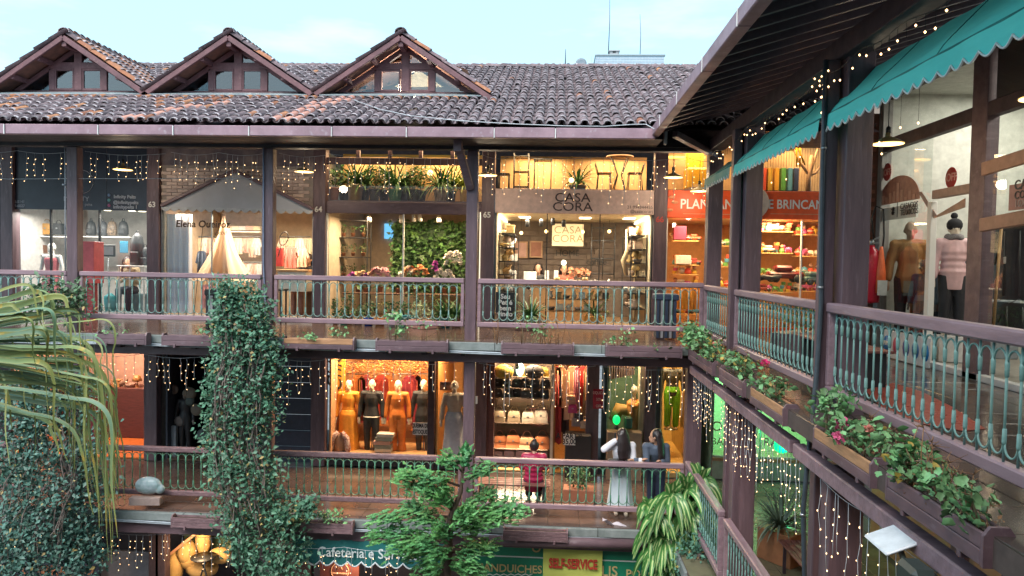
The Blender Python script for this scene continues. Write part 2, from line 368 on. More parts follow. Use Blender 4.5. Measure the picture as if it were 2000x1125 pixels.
# wing beam outside the slab, in bays
for a, b in ((3.2, 7.28), (7.4, 10.86), (10.98, 12.72)):
    wbox((2.4, a, F2 - .47), (2.52, b, F2 - .335), WB, 'floor_beam', wood_rail, .012)
    wbox((2.36, a, F2 - .16), (2.42, b, F2 - .02), WB, 'slab_edge', concrete)
    wbox((2.2, a, F1 - .43), (2.34, b, F1 - .26), WB, 'floor_beam', wood_rail, .012)
    wbox((2.08, a, F1 - .2), (2.14, b, F1 - .02), WB, 'slab_edge', concrete)
for i in range(22): wbox((2.54, 3.2 + i * .45, F2 - .32), (5.5, 3.26 + i * .45, F2 - .17), WB, 'joist', wood_dark, 0)
# ---- wing roof: rafters, boards, gutter
ZG0, SL = 2.09, .30
def zr(x): return ZG0 + .06 + (x - 1.63) * SL
YA, YB = -1.0, 14.2
rb = MB()
nb = 26
for i in range(nb):
    x0 = 1.66 + i * .17; 
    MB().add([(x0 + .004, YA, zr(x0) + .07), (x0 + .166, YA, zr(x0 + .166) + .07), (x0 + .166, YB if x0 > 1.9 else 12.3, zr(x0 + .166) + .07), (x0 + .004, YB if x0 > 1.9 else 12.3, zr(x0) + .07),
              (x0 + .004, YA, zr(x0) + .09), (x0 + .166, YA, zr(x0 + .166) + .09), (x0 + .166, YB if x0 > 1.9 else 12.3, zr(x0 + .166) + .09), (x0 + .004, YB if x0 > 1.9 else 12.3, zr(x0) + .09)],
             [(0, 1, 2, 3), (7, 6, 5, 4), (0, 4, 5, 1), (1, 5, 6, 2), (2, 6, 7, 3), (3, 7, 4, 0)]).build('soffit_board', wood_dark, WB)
raf_m = M('rafter_paint', (.12, .075, .09), (.08, .05, .06), 6, .5, .1, .2, wear=.2, wcol=(.2, .17, .2))
for i in range(34):
    y = YA + .3 + i * .4
    if y > 12.3: break
    MB().bar((1.70, y, zr(1.70) + .03), (5.9, y, zr(5.9) + .03), .055, .085).build('rafter', raf_m, WB)
gl_ = [-1, 1.4, 3.6, 5.0, 6.5, 8.0, 9.6, 11.1, 12.45]
for a, b in zip(gl_, gl_[1:]):
    MB().box((1.56, a + .004, ZG0), (1.69, b - .004, ZG0 + .155), .01).build('gutter', fascia_m, WB)
for a in gl_[1:-1]: MB().box((1.552, a - .007, ZG0 - .004), (1.56, a + .007, ZG0 + .16)).build('gutter_joint', MATS['sealant'], WB)
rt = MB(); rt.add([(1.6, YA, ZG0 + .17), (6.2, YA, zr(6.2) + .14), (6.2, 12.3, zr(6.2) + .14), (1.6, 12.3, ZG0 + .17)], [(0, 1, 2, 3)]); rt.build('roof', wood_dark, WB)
wbox((XW - .02, -1, 2.0), (XW + .2, 13.2, 2.2), WB, 'eave_beam', wood_dark)
# corner strut under the wing eave with a galvanised shoe
cs = MB(); cs.bar(P(1318, 262, 12.25), (2.9, 13.15, 1.93), .1, .1); cs.build('corner_strut', M('strut_paint', (.16, .12, .14), None, 5, .4), WB)
MB().box((1.78, 12.1, 1.98), (1.83, 12.2, 2.2), .01).build('strut_shoe', metal_m, WB)
# ================================================================== ROOF OF THE FRONT BUILDING
E0, ZE, TS = 12.0, 2.22, .405
YR, ZRD = 18.7, 2.22 + .405 * 6.7
RX0, RX1 = -13.2, 5.2
roof_o = EW('tiled_roof', 'weathered barrel tile roof of the long gallery with a whitish cable lying across it', 'roof', (-4, 15, 2.2))
ub = MB(); ub.add([(RX0, E0 + .03, ZE - .03), (RX1, E0 + .03, ZE - .03), (RX1, YR, ZRD - .03), (RX0, YR, ZRD - .03)], [(0, 1, 2, 3)])
ub.add([(RX0, YR, ZRD - .03), (RX1, YR, ZRD - .03), (RX1, YR + 6.5, ZE - .03), (RX0, YR + 6.5, ZE - .03)], [(0, 1, 2, 3)])
tile_dark = M('old_roof_tile', (.20, .14, .15), (.115, .08, .09), 9, .85, .08, .4, rnd=.38, dirt=.45, dcol=(.09, .085, .09), wear=.5, wcol=(.42, .38, .4))
tile_or = M('orange_roof_tile', (.42, .17, .08), (.3, .12, .07), 9, .85, .08, .3, rnd=.3, dirt=.45, dcol=(.12, .07, .055), wear=.5, wcol=(.5, .36, .28))
tile_pk = M('new_pink_tile', (.62, .31, .24), (.52, .25, .19), 5, .8, .08, .15, rnd=.1)
tile_lip = M('pale_tile_lip', (.5, .45, .47), (.18, .13, .14), 22, .85, .08, .2, rnd=.5)
TMATS = [tile_dark, tile_or, tile_pk, tile_lip]
ub.build('roof_deck', wood_dark, roof_o)
def tile_geo(mb, w0, w1, L, up=True, mi=0, seg=6, th=.014):
    """one barrel tile along +Y, lying at z=0, lower (eave) end at y=0 wider w0, upper w1"""
    vs = []; fs = []
    for (y, w, dz) in ((0, w0, .018), (L, w1, 0)):
        for rr in (0, th):
            for k in range(seg + 1):
                a = math.pi * k / seg
                r = w / 2 - rr
                z = math.sin(a) * r * .8
                if not up: z = -z + w * .35
                vs.append((-math.cos(a) * r, y, z + dz))
    n = seg + 1
    for k in range(seg):
        q = (k, k + 1, 2 * n + k + 1, 2 * n + k); fs.append(q if up else q[::-1])
        fs.append((n + k + 1, n + k, 3 * n + k, 3 * n + k + 1) if up else (n + k, n + k + 1, 3 * n + k + 1, 3 * n + k))
    mb.mi = mi; b = len(mb.f); mb.add(vs, fs, True)
    if up:
        mb.mi = 3; mb.add([vs[i] for i in range(2 * n)], [(k + 1, k, n + k, n + k + 1) for k in range(seg)])
        r0 = w0 / 2 + .0015  # worn, lichened rim band at the open end
        mb.add([(-math.cos(math.pi * k / seg) * r0, yy, math.sin(math.pi * k / seg) * r0 * .8 + .018 - yy * .02) for yy in (-.001, .04) for k in range(1, seg)], [(k, k + 1, seg - 1 + k + 1, seg - 1 + k) for k in range(seg - 2)], True)
    mb.mi = 0
CW, RL = .186, .36
ncol = int((RX1 - RX0) / CW); sl = math.atan(TS); Ls = (YR - E0) / math.cos(sl); nrow = int(Ls / RL)
tmesh = {}
for mi in (0, 1, 2):
    m_ = MB(); tile_geo(m_, .148, .118, .42, True, mi); tmesh[mi] = m_.mesh('roof_tile', TMATS)
DORM = (-9.87, -6.49, -3.05)
def under_dormer(x, y):
    for d in DORM:
        if y > 14.2 and abs(x - d) < 1.75 and 4.41 - .669 * abs(x - d) > ZE + TS * (y - E0) + .12: return True
    return False
rest = MB(); chan = MB(); count = 0
base = Matrix.Translation((0, E0 - .02, ZE)) @ Matrix.Rotation(sl, 4, 'X')
for j in range(nrow + 1):
    for i in range(ncol):
        x = RX0 + (i + .5) * CW + R.gauss(0, .004)
        s_ = j * RL; y = E0 + s_ * math.cos(sl)
        if under_dormer(x, y): continue
        jit = Matrix.Translation((x, s_ + R.gauss(0, .012), .045 + R.gauss(0, .004))) @ Matrix.Rotation(R.gauss(0, .022), 4, 'Z') @ Matrix.Rotation(R.gauss(0, .01), 4, 'X')
        T = base @ jit
        # colour patches: replaced tiles in the diagonals below the valleys
        mi = 0
        for (pa, pb) in (((215, 262), (330, 238)), ((540, 262), (600, 196))): pass
        px = x - y * .0
        d1 = abs((x - (-7.25)) - (y - 12.0) * .62 - .08 * math.sin(j * 2.1)) ; d2 = abs((x - (-4.55)) - (y - 12.0) * .2 - .1 * math.sin(j * 1.3))
        if d1 < .17 and y < 13.4: mi = 2
        elif d2 < .2 and y < 14.8 and R.random() < .85: mi = 2
        elif abs(x + 7.1 - (y - 13.3) * .7) < .1 and 13.0 < y < 14.9: mi = 1
        elif y > 13.7 and x < -1.4 and y < 14.3: mi = 1 if R.random() < .7 else 0
        elif x < -4 and R.random() < .07: mi = 1
        elif R.random() < .02: mi = 1
        if count < 280 and -9.9 < x < 1.9 and j < 5:
            o = ob('roof_tile', tmesh[mi], roof_o); o.matrix_basis = T; count += 1
        else:
            rest.T = T; tile_geo(rest, .148, .118, .42, True, mi)
        if R.random() < .97:
            chan.T = base @ Matrix.Translation((x + CW / 2, s_, .02)); tile_geo(chan, .15, .125, .42, False, 0, 4)
# ridge tiles
rest.T = None
for i in range(int((RX1 - RX0) / .38)):
    rest.T = Matrix.Translation((RX0 + i * .38, YR, ZRD + .02 + R.gauss(0, .006))) @ Matrix.Rotation(-math.pi / 2 + R.gauss(0, .02), 4, 'Z'); tile_geo(rest, .26, .22, .44, True, 0, 6)
rest.build('upper_roof_tile', TMATS, roof_o, True); chan.build('channel_tile', TMATS, roof_o, True)
# cable on the roof
ca = []
for px, py in ((690, 195), (740, 213), (800, 226), (900, 236), (1000, 242), (1100, 246), (1180, 247), (1240, 243), (1262, 243), (1278, 252)):
    d = ray(px, py); t = (ZE - TS * E0 + .13) / (d.z - TS * d.y); ca.append(d * t)
MB().tube(ca, .008, 5).build('roof_cable', wire_m, roof_o)
# dormers
dwood = M('dormer_wood', (.19, .085, .095), (.13, .06, .07), 8, .6, .1, .2, dirt=.3, wear=.3, wcol=(.4, .26, .22))
flash = M('lead_flashing', (.3, .36, .38), (.2, .25, .27), 5, .5, .15, .2, dirt=.3)
def dormer(cx, lab, warm):
    D = EW('gabled_dormer', lab, 'dormer', (cx, 14.6, 3.25), 'gabled dormers on the front roof')
    zp, ze, hw, yf, yw = 4.41, 3.24, 1.75, 14.2, 14.62
    k = (zp - ze) / hw
    yb = E0 + (zp - ZE) / TS + .1
    dk = MB()
    for s in (-1, 1):
        dk.add([(cx, yf, zp), (cx + s * hw, yf, ze), (cx + s * hw, yb, ze), (cx, yb, zp)], [(0, 1, 2, 3)])
        dk.add([(cx, yf, zp - .05), (cx + s * hw, yf, ze - .05), (cx + s * hw, yb, ze - .05), (cx, yb, zp - .05)], [(3, 2, 1, 0)])
    dk.build('roof_deck', M('terracotta_underside', (.26, .12, .09), (.15, .08, .07), 7, .8), D)
    for s in (-1, 1):   # barge boards
        MB().bar((cx, yf - .02, zp - .07), (cx + s * (hw + .1), yf - .02, ze - .05 - k * .1), .05, .10, (0, 0, 1), .008).build('barge_board', dwood, D)
        for q in (.55, 1.1, 1.6):
            MB().box((cx + s * q - .04, yf, zp - k * q - .15), (cx + s * q + .04, yw, zp - k * q - .055)).build('purlin', dwood, D)
    MB().box((cx - .05, yf, zp - .24), (cx + .05, yw + .1, zp - .1), .006).build('ridge_beam', dwood, D)
    tl = MB(); n = 9; rows = int((yb - yf) / .19); sa = math.atan(k); Lr = math.hypot(hw, zp - ze)
    for s in (-1, 1):
        for r in range(rows):
            for q in range(6):
                yy = yf + .08 + r * .19
                if E0 + (zp - k * (Lr - q * .36) * math.cos(sa) - ZE) / TS + .25 < yy: continue
                T = Matrix.Translation((cx + s * (Lr - q * .36) * math.cos(sa), yy + R.gauss(0, .008), zp - (Lr - q * .36) * math.sin(sa) + .03)) @ Matrix.Rotation(s * math.pi / 2, 4, 'Z') @ Matrix.Rotation(sa, 4, 'X') @ Matrix.Rotation(R.gauss(0, .03), 4, 'Z')
                tl.T = T; tile_geo(tl, .19, .16, .42, True, 1 if R.random() < (.3 if cx < -9 else .12) else 0, 5)
                tl.T = T @ Matrix.Translation((.095, 0, -.02)); tile_geo(tl, .15, .125, .42, False, 0, 4)
    for r in range(int((yb - yf) / .36)):
        tl.T = Matrix.Translation((cx, yf - .02 + r * .36, zp + .02)) @ Matrix.Rotation(R.gauss(0, .02), 4, 'Z'); tile_geo(tl, .25, .21, .42, True, 0, 6)
    tl.build('roof_tile', TMATS, D, True)
    # window wall: frame members with panes of glass between
    zb = 3.37; zc = 3.84
    wd = lambda a, b: MB().box(a, b, .006).build('frame', dwood, D)
    wd((cx - 1.62, yw, zb - .03), (cx + 1.62, yw + .08, zb + .02))
    wd((cx - .62, yw - .004, zc), (cx + .62, yw + .084, zc + .13))
    wd((cx - .075, yw - .008, zb + .03), (cx + .09, yw + .088, zp - .2))
    for s in (-1, 1):
        wd((cx + s * .56 - .06, yw, zb + .03), (cx + s * .56 + .06, yw + .08, zc))
        MB().bar((cx, yw + .04, zp - .15), (cx + s * 1.66, yw + .04, zp - .15 - k * 1.66), .08, .09).build('frame', dwood, D)
        f = MB()
        x0, x1 = sorted((cx + s * .09, cx + s * .5)); z0, z1 = zb + .03, zc
        for a, b in (((x0, z0), (x1, z0 + .04)), ((x0, z1 - .04), (x1, z1)), ((x0, z0 + .04), (x0 + .03, z1 - .04)), ((x1 - .03, z0 + .04), (x1, z1 - .04))): f.box((a[0], yw + .01, a[1]), (b[0], yw + .06, b[1]))
        sash = f.build('window_sash', dwood, D)
        MB().box((x0 + .04, yw + .03, z0 + .04), (x1 - .04, yw + .035, z1 - .04)).build('pane', glass_d, sash)
        zt = lambda x: zp - .19 - k * x
        MB().prism([(s * .62, zb + .03), (s * 1.5, zb + .03), (s * 1.5, zt(1.5)), (s * .62, zt(.62))], (cx, yw + .03, 0), (1, 0, 0), (0, 0, 1), (0, 1, 0), .005).build('pane', glass_d, D)
        MB().prism([(s * .09, zc + .13), (s * .52, zc + .13), (s * .52, max(zc + .14, zt(.52))), (s * .09, zt(.09))], (cx, yw + .03, 0), (1, 0, 0), (0, 0, 1), (0, 1, 0), .005).build('pane', glass_d, D)
    # loft room behind
    rm = MB(); zz = zt(1.62)
    rm.prism([(-1.6, zb - .3), (1.6, zb - .3), (1.6, zt(1.6)), (0, zt(0)), (-1.6, zt(1.6))], (cx, yw + 1.5, 0), (1, 0, 0), (0, 0, 1), (0, 1, 0), .02)
    rm.box((cx - 1.6, yw + .1, zb - .32), (cx + 1.6, yw + 1.5, zb - .3))
    rm.build('loft_wall', cm((.75, .62, .46), .8) if warm else cm((.1, .17, .22), .7), D)
    if warm:
        point('loft_light', (cx, yw + .5, zb + .15), 45, WARM2, .15, parent=D)
        fo = MB(); fo.grid(lambda u, v: (cx - 1.2 + 2.4 * u, yw + .6 + .3 * math.sin(6 * u + 2 * v), zb + .9 - .5 * abs(u - .4) - .2 * v * math.sin(3 * u)), 12, 4); fo.build('fabric_drape', cm((.8, .6, .4)), D)
    fl = MB(); fl.bar((cx - 1.6, yw - .24, zb - .09), (cx + 1.6, yw - .24, zb - .09), .46, .025, (0, -.3, 1), .005); pass
    fl.build('flashing', flash, D)
dormer(DORM[0], 'gabled dormer at the far left with blue sky reflected in its panes', False)
dormer(DORM[1], 'middle gabled dormer with dull grey unlit panes', False)
dormer(DORM[2], 'gabled dormer with warm orange light glowing behind its panes', True)
# far building beyond the roof
FBd = EW('distant_tower', 'pale blue tiled block of a far building rising above the ridge', 'building', P(1230, 130, 60))
a = P(1163, 137, 60); b = P(1297, 109, 60)
tb = M('pale_facade_tile', (.42, .52, .6), (.36, .46, .55), 3, .5)
MB().box((a.x, 60, a.z - 9), (b.x, 66, b.z), 0).build('wall', tb, FBd)
gr = MB()
for i in range(26): gr.box((a.x + .25 * i, 59.97, a.z - 1), (a.x + .25 * i + .03, 60, b.z - .1))
for i in range(7): gr.box((a.x, 59.96, b.z - .25 - .22 * i), (b.x, 59.969, b.z - .22 - .22 * i))
gr.build('tile_joint', cm((.55, .62, .68)), FBd)
MB().box((a.x - .05, 59.9, b.z), (b.x + .1, 66, b.z + .1)).build('coping', cm((.35, .42, .45)), FBd)
c = P(1200, 105, 60); ch = MB(); ch.box((c.x - .35, 60.2, b.z + .1), (c.x + .35, 61, b.z + .42)); ch.box((c.x - .45, 60.1, b.z + .42), (c.x + .45, 61.1, b.z + .5)); ch.build('chimney', cm((.42, .42, .44)), FBd)
MB().box((c.x - .13, 60.19, b.z + .28), (c.x + .13, 60.2, b.z + .42)).build('chimney_opening', black_m, FBd)
for (x0, y0, x1, y1, r, lab) in ((1188, 108, 1191, -30, .035, 'tall thin mast standing beside the chimney of the far building'), (1250, 110, 1250, 28, .03, 'short thin mast on the right of the far blue block')):
    p0, p1 = P(x0, y0, 60.5), P(x1, y1, 60.5); m_ = MB(); m_.tube([p0 - Vector((0, 0, .1)), p0.lerp(p1, .5) + Vector((.06, 0, 0)), p1], [r * 1.3, r, r * .6], 6); tag(m_.build('antenna_mast', cm((.12, .14, .18))), lab, 'antenna')
# dish, loudspeaker mast
dd = EW('satellite_dish', 'grey satellite dish seen from behind above the roof ridge', 'satellite dish', P(1135, 130, 40))
p = P(1135, 124, 40); m_ = MB(Matrix.Translation(p) @ Matrix.Rotation(rad(80), 4, 'X')); m_.lathe([(.02, -.06), (.2, -.04), (.29, .03), (.3, .04), (.2, -.02), (.01, -.03)], (0, 0, 0), 16); m_.build('dish', cm((.22, .27, .32)), dd)
MB().box((p.x - .35, 39.9, p.z - .9), (p.x + 1.25, 42, p.z - .24)).build('base', cm((.5, .58, .66)), dd)
for dx in (.55, .95): MB().tube([(p.x + dx, 40, p.z - .4), (p.x + dx, 40, p.z + .35)], .012, 5).build('rod', cm((.3, .35, .4)), dd)
p = P(1104, 130, 30); m_ = MB(); m_.tube([p + Vector((0, 0, -.5)), p + Vector((0, 0, .7))], [.05, .012], 6); m_.ball(p + Vector((.12, 0, -.05)), .15, .8, .8, 1.3); m_.box((p.x + .02, 29.9, p.z - .25), (p.x + .3, 30.1, p.z - .12)); tag(m_.build('roof_loudspeaker', cm((.05, .06, .09))), 'dark pole with a horn shape standing on the ridge left of the dish', 'loudspeaker')

# ---- the gallery the photographer stands on (behind and around the camera), and the wall of the courtyard behind it
OG = EW('opposite_gallery', 'roofed gallery on the near side of the courtyard, around the camera', 'building', (-3, -1, G))
MB().box((-14, -3.2, F2 - .2), (2.3, .55, F2)).build('floor', wood_dark, OG); MB().box((-14, -3.3, G), (9, -3.1, 3.4)).build('wall', M('courtyard_render', (.2, .16, .15), None, 3, .8), OG)
m = MB(); m.add([(-14, .55, 2.25), (2, .55, 2.25), (2, -3.2, 3.5), (-14, -3.2, 3.5)], [(0, 1, 2, 3)]); m.build('roof', wood_dark, OG)
MB().box((-14, .45, 2.17), (1.6, .57, 2.35)).build('gutter', fascia_m, OG)
for x in (-12.5, -8.9, -5.2, -1.6): wbox((x - .1, .3, G), (x + .1, .5, 2.1), OG, 'post')
MB().box((-14, .35, -.42), (2.2, .46, -.33)).build('handrail', wood_rail, OG)
# lower wing shop wall
MB().box((5.5, 2.5, F1), (5.6, 12.6, F2 - .2)).build('lower_wall', M('ochre_plaster', (.42, .26, .14), (.34, .2, .1), 3, .7), WB)
for y in (4.2, 7.0, 9.8): wbox((5.38, y - .12, F1), (5.5, y + .12, F2 - .33), WB, 'shop_post', wood)
area('amber_fill', (4.6, 6.0, F2 - .5), .5, 14, WARM)  # amber lamp added to warm the lower wing, no fixture there
MB().box((6.3, YS - .1, G), (10, YS + .1, 3.6)).build('end_wall', M('corner_plaster', (.3, .24, .2), (.22, .17, .14), 3, .8), FB)
MB().box((2.9, YS - .02, 2.95), (10, YS + .1, 4.2)).build('upper_wall', wood_dark, FB)
# ================================================================== RAILINGS
bal_me = {}
def baluster(sp, zt, zb, mat):
    k = (round(sp, 4), round(zt, 3), round(zb, 3), mat.name)
    if k in bal_me: return bal_me[k]
    m = MB(); r = .0085
    m.tube([(0, 0, zb), (0, 0, zt)], r, 5)
    za, zc = zt - .035, zb + .035; h = sp / 2
    for sgn, z in ((1, za), (-1, zc)):
        m.tube([(.006 + h - .006 - (h - .006) * math.cos(math.pi * i / 8), 0, z - sgn * .075 + sgn * .075 * math.sin(math.pi * i / 8)) for i in range(9)], .0075, 5)
        m.tube([(0, 0, z - sgn * .065), (0, 0, z - sgn * .085), (0, 0, z - sgn * .16), (0, 0, z - sgn * .165)], [.0125, .0155, .0135, .009], 6)
    bal_me[k] = m.mesh('baluster', mat); return bal_me[k]
def railing(p0, p1, label, zt=-.30, zb=-1.17, sp=.146, iron=verd, th=.09, w_=.11, rail=wood_rail, sag=.0, posts=True):
    p0 = Vector(p0); p1 = Vector(p1); d = p1 - p0; L = d.length; a = math.atan2(d.y, d.x)
    e = E('balcony_railing', label, 'railing', (p0.x, p0.y, 0), a, 'railings of the galleries')
    MB().box((0, -w_ / 2, zt - th), (L, w_ / 2, zt), .014).build('handrail', rail, e)
    MB().box((0, -w_ / 2 + .01, zb), (L, w_ / 2 - .01, zb + .09), .012).build('bottom_rail', rail, e)
    n = int((L - .16) / sp); s0 = (L - n * sp) / 2
    me = baluster(sp, zt - th, zb + .09, iron)
    for i in range(n): ob('baluster', me, e, loc=(s0 + i * sp, 0, 0), rot=(0, 0, 0))
    m = MB(); m.tube([(s0 + n * sp, 0, zb + .09), (s0 + n * sp, 0, zt - th)], .0085, 5); m.build('baluster', iron, e)
    if posts:
        for x in (.03, L - .03): MB().box((x - .03, -.04, zb + .09), (x + .03, .04, zt - th), .006).build('newel', rail, e)
    return e
hr = (-.30, -1.17)
railing((-12.45, YF), (-8.97, YF), 'upper front railing at the left edge of the photo, with shrub and palm before it')
railing((-8.73, YF), (-5.3, YF), 'upper front railing before the baby clothes shop, crossed by the climbing vine')
railing((-5.06, YF), (-1.58, YF), 'upper front railing before the plant shop')
railing((-1.34, YF), (2.66, YF), 'upper front railing before the home decor shop with the pale sign')
Z1 = (-3.53, -4.43)
railing((-12.45, YF), (-8.97, YF), 'lower front railing at the left, behind the big leafy bush', *Z1, iron=verd_g, rail=wood_weather)
railing((-8.73, YF), (-5.3, YF), 'lower front railing under the vine with weathered handrail', *Z1, iron=verd_g, rail=wood_weather)
railing((-5.06, YF), (-1.58, YF), 'lower front railing before the dress shop window', *Z1, iron=verd_g, rail=wood_weather)
railing((-1.34, YF), (2.4, YF), 'lower front railing where two women lean', *Z1, iron=verd_g)
railing((XW, 12.94), (XW, 11.0), 'short upper wing railing at the corner beneath the small awning', -.335, -1.225, .15)
railing((XW, 10.78), (XW, 7.4), 'middle upper wing railing before the toy shop corner', -.335, -1.225, .142)
railing((XW, 7.19), (XW, 3.9), 'nearest upper wing railing at the right of the photo', -.335, -1.225, .137, th=.095)
railing((2.45, 12.9), (2.45, 10.3), 'lower wing railing at the corner behind the striped leaf plant', -3.45, -4.4, .15)
railing((2.45, 10.0), (2.45, 6.9), 'lower wing railing nearest to the camera at the bottom', -3.45, -4.4, .142)
# ================================================================== FLOWER BOXES
soil_m = M('potting_soil', (.09, .06, .045), (.05, .035, .03), 30, .95, .05, .5)
leaf_g = M('geranium_leaf', (.19, .37, .16), (.12, .27, .11), 8, .55, .1, 0, rnd=.5)
leaf_y = M('yellow_leaf', (.45, .36, .08), (.36, .2, .05), 8, .6, .1, 0, rnd=.3)
stem_m = M('plant_stem', (.22, .17, .09), (.15, .11, .06), 20, .8)
dry_m = M('dry_leaf', (.3, .16, .08), (.2, .1, .05), 20, .9, rnd=.3)
vine_m = M('vine_leaf', (.085, .215, .125), (.045, .13, .08), 5, .5, .12, 0, rnd=.4)
def leafcloud(mb, pts, size, kind='round', tilt=.9, up=.5, jit=.35):
    for p in pts:
        s = size * R.uniform(1 - jit, 1 + jit) * (R.random() ** .3 + .15)
        n = Vector((R.gauss(0, tilt), R.gauss(0, tilt) - .35, up + abs(R.gauss(0, .6)))).normalized()
        a = n.orthogonal().normalized(); a = (Matrix.Rotation(R.uniform(0, 6.3), 4, n) @ a); b = n.cross(a); p = Vector(p)
        if kind == 'round':
            k = 10; vs = [p] + [p + (a * math.cos(t) + b * math.sin(t)) * s * .5 * (1 + .13 * (-1) ** i) * (.45 if i == 0 else 1) + n * s * (.14 + .09 * (i % 2)) for i, t in ((i, 2 * math.pi * i / k) for i in range(k))]
            mb.add(vs, [(0, i + 1, (i + 1) % k + 1) for i in range(k)], True)
        elif kind == 'leaf':
            vs = [p, p + a * s * .35 + b * s * .3 + n * s * .08, p + a * s - n * s * .12, p + a * s * .35 - b * s * .3 + n * s * .08, p + a * s * .4 - n * s * .03]
            mb.add(vs, [(0, 4, 1), (1, 4, 2), (2, 4, 3), (3, 4, 0)], True)
def stems(mb, base, tops, r=.006):
    for t in tops:
        b = Vector(base) + Vector((R.gauss(0, .03), R.gauss(0, .03), 0)); t = Vector(t); m_ = b.lerp(t, .5) + Vector((R.gauss(0, .03), R.gauss(0, .03), .03)); mb.tube([b, m_, t], [r, r * .8, r * .6], 4)
def flower_box(x, y, z, L, rz, label, mat=wood, rim=None, hgt=.19, wd=.17):
    e = E('flower_box', label, 'planter', (x, y, z), rz, 'wooden flower boxes on the gallery edges')
    oct_ = [(-wd / 2, 0), (wd / 2, 0), (wd / 2, hgt - .02), (wd / 2 - .035, hgt + .03), (-wd / 2 + .035, hgt + .03), (-wd / 2, hgt - .02)]
    for s in (-1, 1): MB().prism(oct_, (s * L / 2 - .0125, 0, 0), (0, 1, 0), (0, 0, 1), (1, 0, 0), .025).build('end_panel', mat, e)
    for s in (-1, 1):
        MB().box((-L / 2 + .013, s * (wd / 2 - .01) - .011, .005), (L / 2 - .013, s * (wd / 2 - .01) + .011, hgt * .48), .005).build('plank', mat, e)
        MB().box((-L / 2 + .013, s * (wd / 2 - .012) - .011, hgt * .5), (L / 2 - .013, s * (wd / 2 - .012) + .011, hgt * .97), .005).build('plank', rim or mat, e)
    MB().box((-L / 2 + .02, -wd / 2 + .02, .01), (L / 2 - .02, wd / 2 - .02, hgt * .8)).build('soil', soil_m, e)
    for q in (-.3, .3): MB().box((q * L - .02, -wd / 2 - .02, -.03), (q * L + .02, wd / 2, .035), .004).build('bracket', mat, e)
    return e
def geranium(x, y, z, spread, n, label, size=.075, h=.26, flowers=(), dry=0, yellow=0, rz=0, leafm=leaf_g, tall=0, cat='flowering plant'):
    e = E('geranium' if cat != 'plant' else 'box_plant', label, cat, (x, y, z), rz)
    st = MB(); lf = MB(); ly = MB(); dr = MB()
    tops = []
    for c in range(max(2, int(n / 9))):
        cx = R.uniform(-spread, spread) * .85; hh = h * R.uniform(.35, 1); tops.append((cx * 1.1, R.gauss(0, .05), hh))
        st.tube([(cx * .7, R.gauss(0, .02), 0), (cx * .9, R.gauss(0, .03), hh * .5), tops[-1]], [.007, .006, .004], 4)
    pts = []
    size *= .72; n = int(n * 1.7)
    for k in range(n):
        c = R.choice(tops); pts.append((c[0] + R.gauss(0, spread * .16 + .03), c[1] + R.gauss(0, .06), max(.01, c[2] + R.gauss(0, .045))))
    ny = int(len(pts) * yellow)
    leafcloud(ly, pts[:ny], size, 'round'); leafcloud(lf, pts[ny:], size, 'round')
    st.build('stem', stem_m, e); lf.build('foliage', leafm, e, True)
    if ny: ly.build('yellow_leaf', leaf_y, e, True)
    for k in range(dry):
        bx = R.uniform(-spread, spread); t = Vector((bx + R.gauss(0, .05), R.gauss(0, .04), h * R.uniform(.7, 1.5)))
        dr.tube([(bx, 0, 0), t.lerp(Vector((bx, 0, 0)), .4) + Vector((.02, 0, .02)), t], [.005, .004, .003], 4)
        for q in range(7): dr.tube([t, t + Vector((R.gauss(0, .03), R.gauss(0, .03), abs(R.gauss(.02, .03))))], [.003, .0015], 3)
    if dry: 
        leafcloud(dr, [(R.uniform(-spread, spread), R.gauss(0, .05), R.uniform(.0, h * .5)) for q in range(dry * 8)], size * .5, 'leaf'); dr.build('dry_twig', dry_m, e, True)
    for (fx, fy, fz, c, s) in flowers:
        f = MB()
        for q in range(34):
            v = Vector((R.gauss(0, 1), R.gauss(0, 1), R.gauss(0, 1))).normalized() * s * .5; leafcloud(f, [Vector((fx, fy, fz)) + v], s * .42, 'round', 1.2, .2)
        f.build('flower', c, e)
    return e
pink = cm((.85, .16, .34), .6); salmon = cm((.8, .3, .24), .6)
zb2 = F2 - .165
for (a, b, lab, rim) in ((195, 290, 'short dark flower box at the left, behind the hanging palm leaves', None), (322, 445, 'dark flower box left of the climbing vine', None), (557, 693, 'flower box with a pale bare wood rim, right of the vine', raw_wood),
                    (737, 875, 'dark flower box with thin tall stems, left of the braced post', None), (981, 1120, 'dark flower box under the home decor shop', None), (1184, 1330, 'dark flower box next to the corner on the upper gallery', None)):
    x0, x1 = lx(a, 12.5, 665), lx(b, 12.5, 665)
    flower_box((x0 + x1) / 2, 12.49, zb2 - .01, x1 - x0, 0, lab, rim=rim)
xx = lambda px: lx(px, 12.47, 665)
zt_ = zb2 + .15
geranium(xx(240), 12.47, zt_, .3, 12, 'few small green leaves in the short box at the left', cat='plant', h=.1)
geranium(xx(430), 12.47, zt_, .3, 30, 'green leaves in the box left of the vine', cat='plant', h=.14)
geranium(xx(590), 12.47, zt_, .25, 26, 'low green leaves at the left in the pale rimmed box', cat='plant', h=.12)
geranium(xx(665), 12.47, zt_, .12, 16, 'small sprout at the right in the pale rimmed box', cat='plant', h=.2)
geranium(xx(768), 12.47, zt_, .1, 42, 'pale green bush standing tall in the stemmed box', h=.5, cat='plant', leafm=M('pale_leaf', (.2, .38, .15), (.13, .3, .12), 8, .6, rnd=.3))
geranium(xx(830), 12.47, zt_, .45, 26, 'thin leggy seedlings in the box left of the braced post', h=.34, dry=7, size=.055, cat='plant')
geranium(xx(1015), 12.47, zt_, .4, 34, 'leggy geranium with few leaves in the box under the home decor shop', h=.36, dry=7, size=.06, cat='plant')
